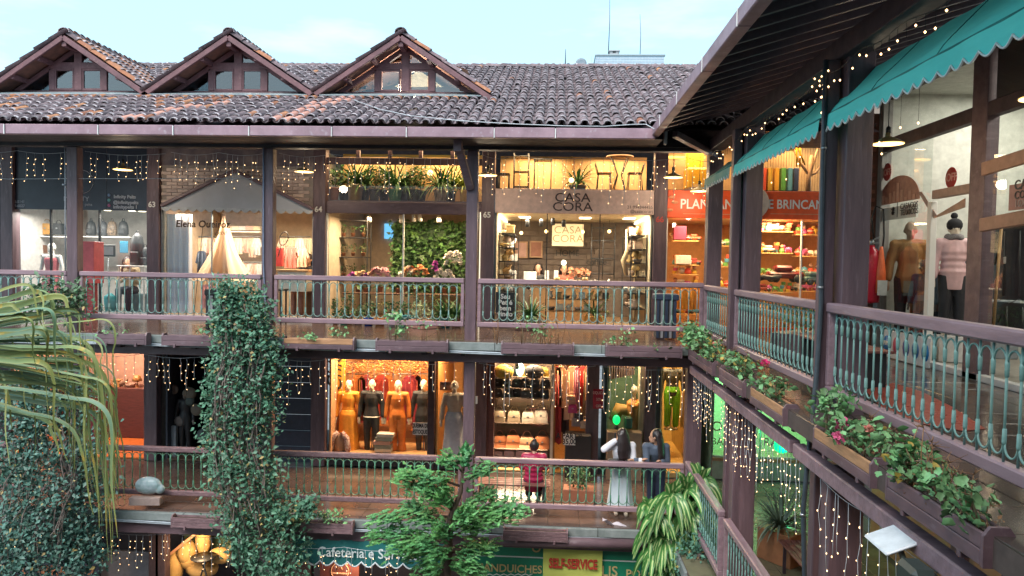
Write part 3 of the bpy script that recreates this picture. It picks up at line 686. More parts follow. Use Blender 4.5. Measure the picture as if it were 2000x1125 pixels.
geranium(xx(1075), 12.47, zt_, .2, 8, 'dry grass stalks in the box under the home decor shop', h=.34, dry=9, size=.05, cat='plant')
geranium(xx(1215), 12.47, zt_, .2, 18, 'geranium with pale pink bloom trailing over the corner box', h=.3, dry=2, flowers=((.1, -.05, .3, cm((.7, .45, .4)), .06),))
geranium(xx(1260), 12.4, zt_ - .03, .32, 22, 'green leaves trailing over the front of the corner box', h=.12, cat='plant')
# lower gallery boxes
zb1 = F1 - .2
for (a, b, lab) in ((505, 690, 'weathered lower flower box beneath the dress shop'), (985, 1108, 'weathered lower flower box with cracked planks above the green cafe sign'), (340, 470, 'mossy lower flower box behind the vine')):
    x0, x1 = lx(a, 12.5, 1020), lx(b, 12.5, 1020); flower_box((x0 + x1) / 2, 12.49, zb1, x1 - x0, 0, lab, wood_weather)
geranium(lx(655, 12.45, 1005), 12.45, F1 - .05, .25, 70, 'round green geranium clump in the weathered lower box', h=.2, size=.065, cat='plant')
geranium(lx(560, 12.45, 1005), 12.45, F1 - .05, .3, 60, 'green geranium beside the vine in the weathered lower box', h=.22, size=.065, cat='plant')
geranium(lx(480, 12.45, 985), 12.45, F1 - .08, .4, 50, 'spreading green plant on the mossy lower box', h=.2, size=.07, cat='plant')
# wing boxes (outer face at x = 2.3)
BX = 2.385
wing = [((10.5, 12.3), 'flower box at the corner hidden beneath thick geraniums', None), ((8.85, 10.05), 'small wing flower box beneath yellowing geranium leaves', None), ((7.3, 8.48), 'wing flower box with bare pine planks and black end panel', raw_wood),
        ((5.31, 6.44), 'wing flower box with bare pine rim and pink geraniums', raw_wood), ((3.94, 5.05), 'nearest wing flower box with dry straggling geraniums', None)]
for (a, b), lab, rim in wing: flower_box(BX, (a + b) / 2, -1.575, b - a, rad(90), lab, wood, rim)
zt_ = -1.43
GH = math.pi / 2
geranium(BX - .05, 12.1, zt_, .75, 230, 'dense light green geranium at the corner of the two galleries', h=.42, size=.095, rz=GH, yellow=.03)
geranium(BX, 10.75, zt_, .4, 110, 'green and yellow geranium leaves behind the thin corner post', h=.3, size=.085, rz=GH, yellow=.08, dry=3, flowers=((.0, 0, .28, salmon, .07),))
geranium(BX, 9.4, zt_, .55, 120, 'reddish geranium spilling over the small wing box', h=.28, size=.08, rz=GH, yellow=.12, dry=5)
geranium(BX, 7.9, zt_, .5, 75, 'straggly geranium with one bright pink flower in the bare pine box', h=.24, size=.08, rz=GH, dry=5, yellow=.04, flowers=((.5, -.05, .33, cm((.8, .03, .2)), .075),))
geranium(BX - .01, 6.3, zt_, .16, 70, 'upright leafy geranium at the far end of the pink flower box', h=.34, size=.085, rz=GH)
geranium(BX - .01, 5.72, zt_, .35, 120, 'geranium with two pink blooms and one salmon bloom', h=.26, size=.08, rz=GH, yellow=.03, dry=3, flowers=((.2, .05, .19, pink, .1), (.08, .1, .1, pink, .09), (-.14, -.02, .2, salmon, .075)))
geranium(BX - .02, 4.85, zt_, .16, 95, 'geranium with yellow leaves at the far end of the nearest box', h=.3, size=.08, rz=GH, yellow=.07, dry=5)
geranium(BX, 4.45, zt_, .3, 70, 'dry straggling geranium in the nearest flower box', h=.24, size=.075, rz=GH, yellow=.05, dry=9)
geranium(BX - .03, 4.08, zt_, .13, 34, 'leafy shoots drooping at the near end of the nearest box', h=.22, size=.075, rz=GH, dry=3)
# ================================================================== AWNINGS
aw_m = M('teal_canvas', (.13, .78, .70), (.10, .64, .58), 2.2, .8, .1, .25, (1, .5, 2), dirt=.3, dcol=(.16, .42, .38))
aw_o = M('faded_canvas', (.13, .34, .29), (.2, .36, .30), 4, .8, .1, .15, dirt=.3, dcol=(.3, .4, .34))
aw_seam = M('dark_teal_seam', (.03, .25, .23), None, 5, .8)
trim_m = cm((.8, .86, .84), .5)
def awning(y0, y1, zs, label, mat, X0=2.62, drop=.17, n=None, up=.42, xin=.38, sag=0):
    e = EW('awning', label, 'awning', (X0, (y0 + y1) / 2, zs), 'scalloped green awnings of the side wing')
    L = y1 - y0; n = n or max(1, round(L / .165)); nu = n * 8
    def top(u, v): 
        return (X0 + xin * v, y0 + L * u, zs + up * v ** .8 - (.02 + .015 * abs(math.sin(math.pi * u * L / 1.02))) * math.sin(math.pi * v) + .007 * math.sin(u * L * 9 + 3 * v))
    MB().grid(top, nu // 2, 8).build('canopy', mat, e)
    def val(u, v):
        sc_ = abs(math.sin(math.pi * u * n)); return (X0 - .012 - .01 * v + .006 * math.sin(u * L * 11), y0 + L * u, zs - .012 - (drop - .05 + .05 * sc_) * v)
    MB().grid(val, nu, 3).build('valance', mat, e)
    pts = [Vector(val(i / nu, 1)) + Vector((-.004, 0, 0)) for i in range(nu + 1)]; MB().tube(pts, .008, 5).build('piping', trim_m, e)
    MB().tube([(X0, y0, zs - .004), (X0, y1, zs - .004)], .012, 6).build('front_bar', aw_seam, e)
    for q in range(1, int(L / 1.02) + 1):
        u = q * 1.02 / L
        if u < .98: MB().tube([Vector(top(u, v / 8)) + Vector((-.002, 0, .001)) for v in range(9)], .004, 4).build('seam', aw_seam, e)
    return e
awning(3.2, 7.3, 1.482, 'long bright teal awning nearest the camera with white scalloped hem', aw_m, n=25)
awning(7.42, 10.8, 1.478, 'middle teal awning over the wing railing', aw_m, n=21)
awning(11.05, 12.9, 1.5, 'small faded sagging awning at the corner, torn at its edge', aw_o, n=12, up=.3)
# ================================================================== PIPES AND CABLES
ca = [(2.58, 7.22, 2.0), (2.58, 7.2, 1.2), (2.585, 7.2, .4), (2.60, 7.19, -.4), (2.55, 7.12, -1.1), (2.47, 7.02, -1.7), (2.42, 6.98, -2.3), (2.5, 7.1, -3.1), (2.5, 7.1, -5)]
p_ = MB(); p_.tube(ca, .024, 8); dp = tag(p_.build('cable_bundle', M('dark_conduit', (.05, .065, .08), (.03, .04, .05), 9, .4, .1, .1)), 'thick dark cable running down the front of the nearest wing post', 'cable')
for z, x in ((1.15, 2.58), (-.19, 2.59), (-2.35, 2.42)): MB().lathe([(.028, -.012), (.03, 0), (.028, .012)], (x, 7.19 if z > -1 else 6.99, z), 8).build('clamp', metal_m, dp)
p_ = MB(); p_.tube([(XW + .03, 10.9, 2.0), (XW + .04, 10.88, .5), (XW + .03, 10.87, -.6), (XW + .045, 10.86, -2)], .018, 6); tag(p_.build('cable_bundle', metal_m), 'thin grey conduit beside the thin post at the gallery corner', 'cable')
p_ = MB(); p_.tube([(-5.245, YF - .1, 1.98), (-5.24, YF - .1, .6), (-5.235, YF - .1, -.1), (-5.19, YF - .1, -.9), (-5.18, YF - .1, -1.35)], .012, 6); tag(p_.build('cable_bundle', cm((.2, .24, .34))), 'thin blue conduit down the front post above the vine', 'cable')
p_ = MB(); p_.tube([(-9.0, YF - .03, 1.98), (-9.0, YF - .03, -.3)], .011, 6); p_.tube([(-9.02, YF - .04, 1.3), (-9.02, YF - .04, 1.27)], .03, 6); tag(p_.build('cable_bundle', cm((.45, .46, .5))), 'pale conduit on the left front post before the leather shop', 'cable')
p_ = MB(); p_.tube([(-13, YF - .02, 1.42), (-10, YF - .02, 1.38), (-8.9, YF - .02, 1.4), (-5.2, YF - .02, 1.44)], .005, 4); tag(p_.build('span_wire', wire_m), 'thin wire stretched between the left upper posts', 'cable')
# ================================================================== PENDANT LAMPS
lamp0 = E('pendant_lamp', 'round enamel pendant lamp before the leather shop', 'lamp', (0, 0, 0), 0, 'pendant lamps of the galleries')
m_ = MB(); m_.lathe([(.03, .12), (.035, .07), (.09, .05), (.185, -.005), (.19, -.015), (.18, -.012), (.09, .03), (.02, .05)], (0, 0, 0), 20); m_.build('lamp_shade', M('shade_enamel', (.5, .4, .22), (.4, .3, .16), 5, .4), lamp0)
m_ = MB(); m_.lathe([(.001, -.022), (.182, -.02), (.001, -.016)], (0, 0, 0), 20); m_.build('diffuser', lamp_m, lamp0)
m_ = MB(); m_.tube([(0, 0, .1), (0, 0, .7)], .006, 5); m_.lathe([(.03, .1), (.03, .18), (.012, .2)], (0, 0, 0), 8); m_.build('cord', black_m, lamp0)
lamps = [((-9.85 + 1.2, 0, 0), 0)]
LS = [P(240, 330, 14.5), P(594, 334, 14.5), P(953, 341, 14.5), P(1315, 345, 14.5), P(1366, 372, 15.0), Vector((4.1, 9.28, 1.56)), Vector((4.1, 6.41, 1.48))]
LL = ['round enamel pendant lamp before the leather goods shop', 'pendant lamp over the baby shop entrance between two posts', 'pendant lamp right of the braced post, left of the pale sign', 'pendant lamp hanging before the orange sign', 'small pendant lamp lower behind the thick corner post', 'dark pendant lamp in the side wing above the fire extinguisher', 'pendant lamp cut by the right edge of the photo']
for i, (p, l) in enumerate(zip(LS, LL)):
    o = lamp0 if i == 0 else dup(lamp0, p, l)
    o.location = p; o['label'] = l
    point('lamp_bulb', p + Vector((0, 0, -.08)), 9, WARM2, .1)
# ================================================================== ICICLE LIGHTS
wl = M('light_wire', (.55, .58, .62), None, 3, .5)
def icicles(p0, p1, n, lo, hi, label, dens=8, wires=wl, br=.0092, sagk=.05, seedclump=0, es=bulb_m, drop0=0, thick=.0035):
    p0 = Vector(p0); p1 = Vector(p1); e = EW('icicle_lights', label, 'string lights', p0, 'icicle light strings under the eaves')
    wm = MB(); bm_ = MB(); L = (p1 - p0).length; d = (p1 - p0).normalized(); side = Vector((-d.y, d.x, 0))
    top = [p0.lerp(p1, i / 24) + Vector((0, 0, -sagk * abs(math.sin(i / 24 * math.pi * max(1, round(L / 1.2)))))) for i in range(25)]
    wm.tube(top, thick * 1.2, 4)
    for k in range(n):
        u = (k + .5 + R.uniform(-.38, .38)) / n; b = p0.lerp(p1, u) + Vector((0, 0, -sagk * abs(math.sin(u * math.pi * max(1, round(L / 1.2))))))
        h = R.uniform(lo, hi); q = [b]; m = max(2, int(h * dens)); x = 0
        for i in range(1, m + 1):
            x += R.gauss(0, .007); pt = b + Vector((0, 0, -h * i / m)) + d * x + side * R.gauss(0, .006); q.append(pt)
            off = d * R.choice((-1, 1)) * R.uniform(.012, .03) + Vector((0, 0, -R.uniform(.0, .02))); wm.tube([pt, pt + off], thick * .8, 3)
            s = br * R.uniform(.7, 1.15); c = pt + off; bm_.lathe([(.0005, -s * 1.1), (s * .62, -s * .3), (s * .55, s * .4), (.0005, s)], c, 5)
        wm.tube(q, thick, 4)
    wm.build('wire', wires, e); bm_.build('bulb', es, e, True); return e
ys = YF + .16
icicles((-12.3, ys, 1.93), (-8.95, ys, 1.93), 15, .35, .62, 'warm icicle lights before the black leather shop sign, left of the post', 11)
icicles((-8.75, ys, 1.93), (-7.2, ys, 1.9), 9, .3, .6, 'short icicle lights before the black sign right of the post', 10)
icicles((-7.1, ys, 1.93), (-5.28, ys, 1.93), 15, .25, .62, 'icicle lights before the brick wall of the baby shop', 9)
icicles((-5.06, ys, 1.93), (-4.2, ys, 1.9), 7, .2, .75, 'icicle lights beside the post over the baby shop door', 10)
icicles((-4.15, ys, 1.93), (-1.62, ys, 1.9), 18, .25, .75, 'icicle lights before the upper window full of plants', 9)
icicles((-1.3, ys, 1.93), (-.8, ys, 1.9), 4, .3, .8, 'icicle lights beside the braced post and pendant lamp', 11)
icicles((-.7, ys, 1.93), (2.2, ys, 1.9), 20, .3, .85, 'icicle lights before the stools above the pale sign', 10)
icicles((2.3, ys, 1.93), (3.0, ys, 1.88), 6, .5, .9, 'icicle lights before the yellow chair above the orange sign', 11)
yl = YF - .02; zl = F2 - .42
icicles((-8.7, yl, zl), (-7.6, yl, zl), 7, .3, .65, 'icicle lights under the floor beam by the palm leaf tips', 9)
icicles((-7.5, yl, zl), (-6.3, yl, zl), 8, .3, .6, 'icicle lights under the floor beam left of the vine', 9)
icicles((-5.0, yl, zl), (-4.05, yl, zl), 7, .4, .8, 'icicle lights right of the vine over the dark closed shop', 8)
icicles((-4.0, yl, zl), (-1.7, yl, zl), 13, .3, .75, 'icicle lights before the dress shop window', 9)
icicles((-1.3, yl, zl), (.8, yl, zl), 12, .35, .95, 'icicle lights before the handbag shop', 9)
icicles((.85, yl, zl), (2.4, yl, zl), 12, .35, .85, 'icicle lights above the two leaning women', 9)
yg = 12.85; zg = F1 - .48
icicles((-10.9, yg, zg), (-9.3, yg, zg), 10, .4, .8, 'icicle lights under the lower gallery at the left edge', 10)
icicles((-8.3, yg, zg), (-6.9, yg, zg), 9, .25, .7, 'icicle lights above the grey board on the ground floor', 10)
icicles((-6.8, yg, zg), (-5.8, yg, zg), 7, .3, .8, 'icicle lights before the sandstone figure', 9)
icicles((-4.7, yg - .3, zg), (-2.5, yg - .3, zg), 13, .2, .6, 'icicle lights hanging before the cafe sign with white script', 9)
# side wing lights, denser and closer
icicles((2.46, 12.7, F2 - .47), (2.46, 11.1, F2 - .47), 11, .45, .85, 'dense icicle lights beneath the corner of the wing', 11, br=.008)
icicles((2.5, 10.8, F2 - .47), (2.5, 9.7, F2 - .47), 8, .5, .95, 'dense icicle lights beside the thin wing post', 12, br=.008)
icicles((2.5, 9.6, F2 - .47), (2.5, 7.3, F2 - .47), 19, .3, .85, 'icicle lights before the green lit shop window', 9, br=.008)
icicles((2.47, 6.85, F2 - .49), (2.47, 3.3, F2 - .49), 20, .4, .95, 'near icicle lights on white wire under the wing beam', 8, br=.008, thick=.003)
# lights along the awning
aw = EW('string_lights', 'string of little warm bulbs looping above the teal awnings', 'string lights', (2.75, 7, 1.95))
wm = MB(); bm_ = MB(); wm.tube([(2.6 + .02 * math.sin(y * 3), y, 1.84 + .03 * math.sin(y * 2.1) + .02 * math.sin(y * 7)) for y in np.arange(3.4, 12.6, .12)], .005, 4)
for k in range(66):
    y = 3.4 + k * .139; z = 1.84 + .03 * math.sin(y * 2.1) + .02 * math.sin(y * 7); p = Vector((2.59, y, z)); l = R.uniform(.05, .14); wm.tube([p, p - Vector((0, 0, l))], .0025, 3)
    if R.random() < .62: s = .012; bm_.lathe([(.0005, -s), (s * .8, 0), (.0005, s)], p - Vector((0, 0, l)), 6)
for k in range(16):
    p = Vector((2.6 + R.gauss(0, .02), 7.36 + R.gauss(0, .1), 1.5 + R.uniform(-.05, .4))); s = .012; bm_.lathe([(.0005, -s), (s * .8, 0), (.0005, s)], p, 6)
for k in range(14):
    p = Vector((3.1 + R.gauss(0, .15), R.uniform(4.5, 12), 1.25 + R.gauss(0, .1))); s = .013; bm_.lathe([(.0005, -s), (s * .8, 0), (.0005, s)], p, 6); wm.tube([p, p + Vector((0, 0, .3))], .002, 3)
wm.build('wire', wire_k, aw); bm_.build('bulb', bulb_m, aw, True)
# floodlight
fl = EW('floodlight', 'white topped floodlight fixed to the wing beam below the nearest flower box', 'floodlight', (2.34, 4.95, -1.9))
m_ = MB(Matrix.Translation((2.3, 4.98, -1.83)) @ Matrix.Rotation(rad(-22), 4, 'Y')); m_.box((-.1, -.17, -.012), (.13, .17, .012), .01); m_.build('cover', cm((.8, .84, .88), .35), fl)
m_ = MB(Matrix.Translation((2.3, 4.62, -1.9))); m_.box((-.07, -.12, -.1), (.09, .12, .06), .03); m_.tube([(0, .12, 0), (.05, .3, .02)], .02); m_.build('housing', M('green_black_housing', (.04, .055, .05), None, 6, .4), fl)
# ================================================================== BUILDERS
def fuse(mb, name, mat, voxel=.014, smooth=2):
    o = bpy.data.objects.new('tmp', mb.mesh('tmp', mat)); COL.objects.link(o)
    m = o.modifiers.new('r', 'REMESH'); m.mode = 'VOXEL'; m.voxel_size = voxel; m.use_smooth_shade = True
    s = o.modifiers.new('s', 'SMOOTH'); s.iterations = smooth; s.factor = .5
    dg = bpy.context.evaluated_depsgraph_get(); me = bpy.data.meshes.new_from_object(o.evaluated_get(dg)); me.name = name
    bpy.data.objects.remove(o); me.materials.clear(); me.materials.append(mat); return me
skin_m = M('skin', (.5, .29, .2), (.42, .23, .15), 20, .5, .1); hair_m = M('black_hair', (.018, .014, .016), (.03, .02, .02), 60, .35, .1, .3, (1, 1, .1)); shop_skin = M('mannequin_shell', (.72, .62, .5), (.66, .56, .45), 4, .4)
def V(*a): return Vector(a)
POSE = {'stand': dict(hip=(0, 0, .93), chest=(0, .0, 1.3), neck=(0, .0, 1.45), head=(0, -.01, 1.58), sh=(-.19, .19), elb=((-.25, .0, 1.13), (.25, .0, 1.13)), wri=((-.27, -.05, .88), (.27, -.05, .88)), kne=((-.1, -.02, .5), (.1, -.02, .5)), ank=((-.1, .03, .08), (.1, .03, .08)))}
def body(pose, skin, face=True, scale=1, fem=True):
    p = pose; m = MB(); hip = V(*p['hip']); ch = V(*p['chest']); nk = V(*p['neck']); hd = V(*p['head'])
    w = .155 if fem else .17
    up = (ch - hip).normalized()
    m.tube([hip - up * .1, hip, hip.lerp(ch, .45), ch, nk - (nk - ch) * .28, nk], [.12, .165, .12, w, .13, .055], 12, True, True, .68)
    m.chain([nk - (nk - ch) * .2, nk, nk.lerp(hd, .6)], [.06, .05, .052])
    f = V(*p.get('face', (0, -1, 0))).normalized(); r = f.cross(V(0, 0, 1)).normalized()
    T = Matrix((r, -f, V(0, 0, 1))).transposed().to_4x4(); T.translation = hd; m.T = T
    m.ball((0, .01, .03), .095, .86, 1.05, 1.15); m.ball((0, -.035, -.05), .062, .9, .95, 1.1); m.ball((0, -.1, -.01), .016, .8, 1, 1.3); m.ball((0, -.088, -.055), .02, 1.4, .6, .5)
    for s in (-1, 1): m.ball((s * .085, .01, .0), .02, .5, 1, 1.6); m.ball((s * .034, -.075, .025), .016)
    m.T = None
    ac = (ch + (nk - ch) * .55); side = V(*p.get('side', (1, 0, 0)))
    for i, s in enumerate((-1, 1)):
        sh = ac + side * abs(p['sh'][0]) * s; e = V(*p['elb'][i]); wr = V(*p['wri'][i])
        m.chain([ac + side * s * .1, sh, sh.lerp(e, .5), e, e.lerp(wr, .5), wr], [.06, .055, .045, .038, .034, .024])
        d = (wr - e).normalized(); sd = d.cross(V(0, 0, 1)); sd = sd.normalized() if sd.length > .1 else V(0, 1, 0); pm = wr + d * .05
        m.chain([wr, pm, wr + d * .09], [.022, .03, .026], 6)
        for q in range(4): b_ = wr + d * .085 + sd * (q - 1.5) * .017; m.chain([b_, b_ + d * .04 - V(0, 0, .006), b_ + d * (.07 - .008 * abs(q - 1.3)) - V(0, 0, .02)], [.0095, .009, .008], 5)
        m.chain([wr + d * .02 + sd * .02, wr + d * .06 + sd * .045, wr + d * .085 + sd * .045], [.012, .011, .009], 5)
        h = hip + side * s * .085 - up * .05; k = V(*p['kne'][i]); a = V(*p['ank'][i])
        m.chain([h, h.lerp(k, .5), k, k.lerp(a, .35), a], [.1, .083, .058, .056, .036])
        ft = V(*p.get('toe', (0, -1, 0))); m.chain([a - V(0, 0, .03), a + ft * .08 - V(0, 0, .045), a + ft * .17 - V(0, 0, .055)], [.035, .033, .025], 6)
    return fuse(m, 'body', skin)
def garment(name, pose, mat, kind, par, grow=.018, hem=None):
    p = pose; m = MB(); hip = V(*p['hip']); ch = V(*p['chest']); nk = V(*p['neck']); up = (ch - hip).normalized(); side = V(*p.get('side', (1, 0, 0))); g = grow
    if kind in ('top', 'coat', 'puffer'):
        lo = -.12 if kind == 'top' else -.24
        n = 9 if kind == 'puffer' else 5
        q = [hip + up * lo] + [hip.lerp(ch, t) for t in np.linspace(-.05, 1, n)] + [nk - (nk - ch) * .25, nk]
        base = [.155 + g] + [(.17, .145, .13, .15, .16)[min(4, int(t * 4.99))] + g + (.014 * (i % 2) if kind == 'puffer' else 0) for i, t in enumerate(np.linspace(0, 1, n))] + [.13 + g, .062 + g]
        m.tube(q, base, 12, True, True, .74)
        ac = ch + (nk - ch) * .55
        for i, s in enumerate((-1, 1)):
            sh = ac + side * abs(p['sh'][0]) * s; e = V(*p['elb'][i]); wr = V(*p['wri'][i]).lerp(e, .06)
            m.chain([ac + side * s * .08, sh, sh.lerp(e, .5), e, e.lerp(wr, .5), wr], [.068 + g, .062 + g, .05 + g, .045 + g, .042 + g, .036 + g])
    elif kind in ('skirt', 'dress'):
        z = hem if hem is not None else .25
        top_ = hip + up * (.12 if kind == 'skirt' else .1); c = V((hip.x), (hip.y), z)
        vs = []; n = 28
        pts = [top_, hip, hip.lerp(c, .5), c]; rs = [.135, .18, .2, .25]
        for q, r in zip(pts, rs):
            for k in range(n): t = 2 * math.pi * k / n; rr = (r + g) * (1 + .06 * math.cos(7 * t) * (q.z < hip.z)); vs.append((q.x + rr * math.cos(t), q.y + rr * .8 * math.sin(t), q.z))
        m.add(vs, [(i * n + k, i * n + (k + 1) % n, (i + 1) * n + (k + 1) % n, (i + 1) * n + k) for i in range(3) for k in range(n)] + [tuple(range(n))[::-1], tuple(3 * n + k for k in range(n))], True)
    elif kind == 'trousers':
        m.tube([hip - up * .06, hip, hip + up * .12], [.15 + g, .172 + g, .135 + g], 12, True, True, .75)
        for i, s in enumerate((-1, 1)):
            h = hip + side * s * .085 - up * .05; k = V(*p['kne'][i]); a = V(*p['ank'][i]).lerp(k, .05)
            m.chain([h, h.lerp(k, .5), k, k.lerp(a, .5), a], [.105 + g, .09 + g, .07 + g, .065 + g, .058 + g + (hem or 0)])
    return ob(name, fuse(m, name, mat, .015, 3), par)
def hair(pose, par, length=.0, mat=None, bun=False, rad_=.108):
    p = pose; hd = V(*p['head']); f = V(*p.get('face', (0, -1, 0))).normalized(); r = f.cross(V(0, 0, 1)).normalized()
    T = Matrix((r, -f, V(0, 0, 1))).transposed().to_4x4(); T.translation = hd; m = MB(T)
    m.ball((0, .035, .045), rad_, .92, 1.0, 1.08)
    if length:
        for q in range(11):
            a = (q - 5) / 5 * 1.25; x = math.sin(a) * .095; y = .035 + math.cos(a) * .075
            m.chain([(x, y, .04), (x * 1.15, y + .03, -.1), (x * 1.25 + R.gauss(0, .008), y + .05, -.1 - length * .5), (x * 1.05 + R.gauss(0, .012), y + .04, -.1 - length * R.uniform(.85, 1.05))], [.03, .034, .033, .014], 6)
    if bun: m.ball((0, .05, .15), .05)
    return ob('hair', fuse(m, 'hair', mat or hair_m, .012, 1), par)
def person(label, loc, rz, pose, clothes, hair_len=0, bun=False, skin=None, cat='person', group=None, nohead=False, shoes=None):
    e = E('person' if cat == 'person' else 'mannequin', label, cat, loc, rz, group)
    ob('body', body(pose, skin or skin_m), e)
    for c in clothes: garment(*c[:1], pose, c[1], c[2], e, *c[3:])
    if hair_len is not None and cat == 'person': hair(pose, e, hair_len, None, bun)
    if shoes:
        m = MB()
        for a in pose['ank']: a = V(*a); ft = V(*pose.get('toe', (0, -1, 0))); m.chain([a - V(0, 0, .025) - ft * .04, a + ft * .08 - V(0, 0, .045), a + ft * .18 - V(0, 0, .055)], [.042, .04, .034], 8)
        ob('shoe', m.mesh('shoe', shoes), e)
    return e
# -------- merchandise
def handbag(p, w, h, d, mat, label, group, handle=1, rz=0, hw=None):
    e = E('handbag', label, 'handbag', p, rz, group); m = MB()
    m.prism([(-w / 2, 0), (w / 2, 0), (w * .46, h * .8), (w * .38, h), (-w * .38, h), (-w * .46, h * .8)], (0, -d / 2, 0), (1, 0, 0), (0, 0, 1), (0, 1, 0), d); m.box((-w * .4, -d / 2 - .008, h * .45), (w * .4, -d / 2, h * .97), .003)
    m.build('bag_body', mat, e)
    for s in ((-1, 1) if handle == 2 else (0,)):
        MB().tube([(w * .28 * math.cos(t), s * d * .3, h * .93 + w * .42 * math.sin(t) * handle) for t in np.linspace(math.pi, 0, 9)], .008, 5).build('handle', hw or mat, e)
    MB().box((-.02, -d / 2 - .014, h * .5), (.02, -d / 2 - .008, h * .62)).build('clasp', metal_m, e); return e
def backpack(p, w, h, mat, label, group):
    e = E('backpack', label, 'backpack', p, 0, group); m = MB(); m.tube([(0, 0, 0), (0, 0, h * .1), (0, 0, h * .6), (0, 0, h * .88), (0, 0, h)], [w * .42, w * .5, w * .48, w * .36, w * .1], 12, True, True, .7); m.build('bag_body', mat, e)
    MB().box((-w * .3, -w * .42, h * .12), (w * .3, -w * .3, h * .45), .02).build('pocket', mat, e)
    MB().tube([(-.03, 0, h * .97), (-.02, 0, h + .05), (.02, 0, h + .05), (.03, 0, h * .97)], .008, 5).build('handle', mat, e); return e
def shelf_board(a, b, z, y0, y1, mat, label, th=.03):
    return tag(MB().box((a, y0, z - th), (b, y1, z), .004).build('shelf', mat), label, 'shelf')
def rack(x0, x1, y0, y1, z0, zs, mat, label, th=.02):
    e = EW('shelf_rack', label, 'shelving', ((x0 + x1) / 2, (y0 + y1) / 2, z0))
    for x in (x0, x1 - th):
        for y in (y0, y1 - th): MB().box((x, y, z0), (x + th, y + th, zs[-1] + .02)).build('upright', mat, e)
    for z in zs: MB().box((x0 + th, y0, z - .02), (x1 - th, y1, z)).build('shelf_board', mat, e)
    return e
potm = M('terracotta_pot', (.42, .17, .09), (.34, .13, .07), 6, .8)
def pot(e, r, h, mat, square=False):
    if square: MB().box((-r, -r * .6, 0), (r, r * .6, h), .01).build('pot', mat, e)
    else: m = MB(); m.lathe([(r * .72, 0), (r * .95, h * .9), (r * 1.05, h * .9), (r * 1.05, h), (r * .9, h), (r * .85, h * .85)], (0, 0, 0), 14); m.build('pot', mat, e)
strap_m = M('strappy_leaf', (.10, .22, .07), (.06, .15, .05), 6, .45, .1, rnd=.35); bush_m = M('indoor_leaf', (.09, .2, .07), (.05, .13, .045), 6, .5, .1, rnd=.4)
def blade(mb, base, dirv, L, w, droop=.6, up=1.0, seg=5, twist=0):
    b = Vector(base); d = Vector(dirv).normalized(); s = d.cross(V(0, 0, 1)).normalized(); vs = []
    for i in range(seg + 1):
        t = i / seg; p_ = b + d * (L * t * (.55 + .45 * (1 - up * .4))) + V(0, 0, L * (up * t - droop * t * t * 1.25)); ww = w * (math.sin(math.pi * min(1, .12 + t * .88)) ** .7) * .5 + .0005
        vs += [p_ - s * ww + V(0, 0, ww * .35), p_, p_ + s * ww + V(0, 0, ww * .35)]
    mb.add(vs, [(i * 3 + k, i * 3 + k + 1, i * 3 + 4 + k, i * 3 + 3 + k) for i in range(seg) for k in (0, 1)], True)
def plant(p, label, kind='bush', r=.12, h=.15, H_=.35, S=.2, mat=None, pm=None, n=None, group='potted plants of the plant shop', flower=None, square=False, cat='potted plant', leaf=.07):
    e = E('potted_plant', label, cat, p, 0 if kind == 'orchid' else R.uniform(0, 6), group); pot(e, r, h, pm or potm, square)
    lf = MB(); st = MB()
    if kind == 'strap':
        for i in range(n or 26):
            t = R.uniform(0, 6.3); u = R.uniform(.25, 1); blade(lf, (0, 0, h), (math.cos(t), math.sin(t), 0), (H_ + S) * R.uniform(.6, 1), .035, .9 * u, 1.35 - .6 * u)
        lf.build('foliage', mat or strap_m, e)
    elif kind == 'bush':
        for i in range(6): t = R.uniform(0, 6.3); st.tube([(0, 0, h * .8), (S * .5 * math.cos(t), S * .5 * math.sin(t), h + H_ * .7)], .006, 4)
        pts = []
        for i in range(n or 90):
            v = V(R.gauss(0, 1), R.gauss(0, 1), R.gauss(0, 1)).normalized() * R.uniform(.5, 1); pts.append((v.x * S, v.y * S, h + H_ * .5 + v.z * H_ * .5))
        leafcloud(lf, pts, leaf, 'leaf'); lf.build('foliage', mat or bush_m, e, True)
    elif kind == 'orchid':
        for i in range(5): t = R.uniform(0, 6.3); blade(lf, (0, 0, h), (math.cos(t), math.sin(t), 0), .22, .06, .8, .7)
        lf.build('foliage', strap_m, e)
        fl_ = MB()
        for sgn in ((-1, 1) if S > .15 else (1,)):
            q = [V(0, 0, h), V(sgn * S * .15, 0, h + H_ * .6), V(sgn * S * .4, 0, h + H_), V(sgn * S * .9, -.02, h + H_ * .85), V(sgn * S * 1.2, -.03, h + H_ * .55)]
            st.tube(q, .005, 4)
            for i in range(12):
                t = .3 + .7 * i / 11; k = t * 4; a = q[min(3, int(k))].lerp(q[min(4, int(k) + 1)], k - int(k)); leafcloud(fl_, [a + V(R.gauss(0, .015), -.03, R.gauss(0, .015))] * 3, .105, 'round', .3, .1, .15)
        fl_.build('blossom', flower, e)
    if st.v: st.build('stem', stem_m, e)
    return e
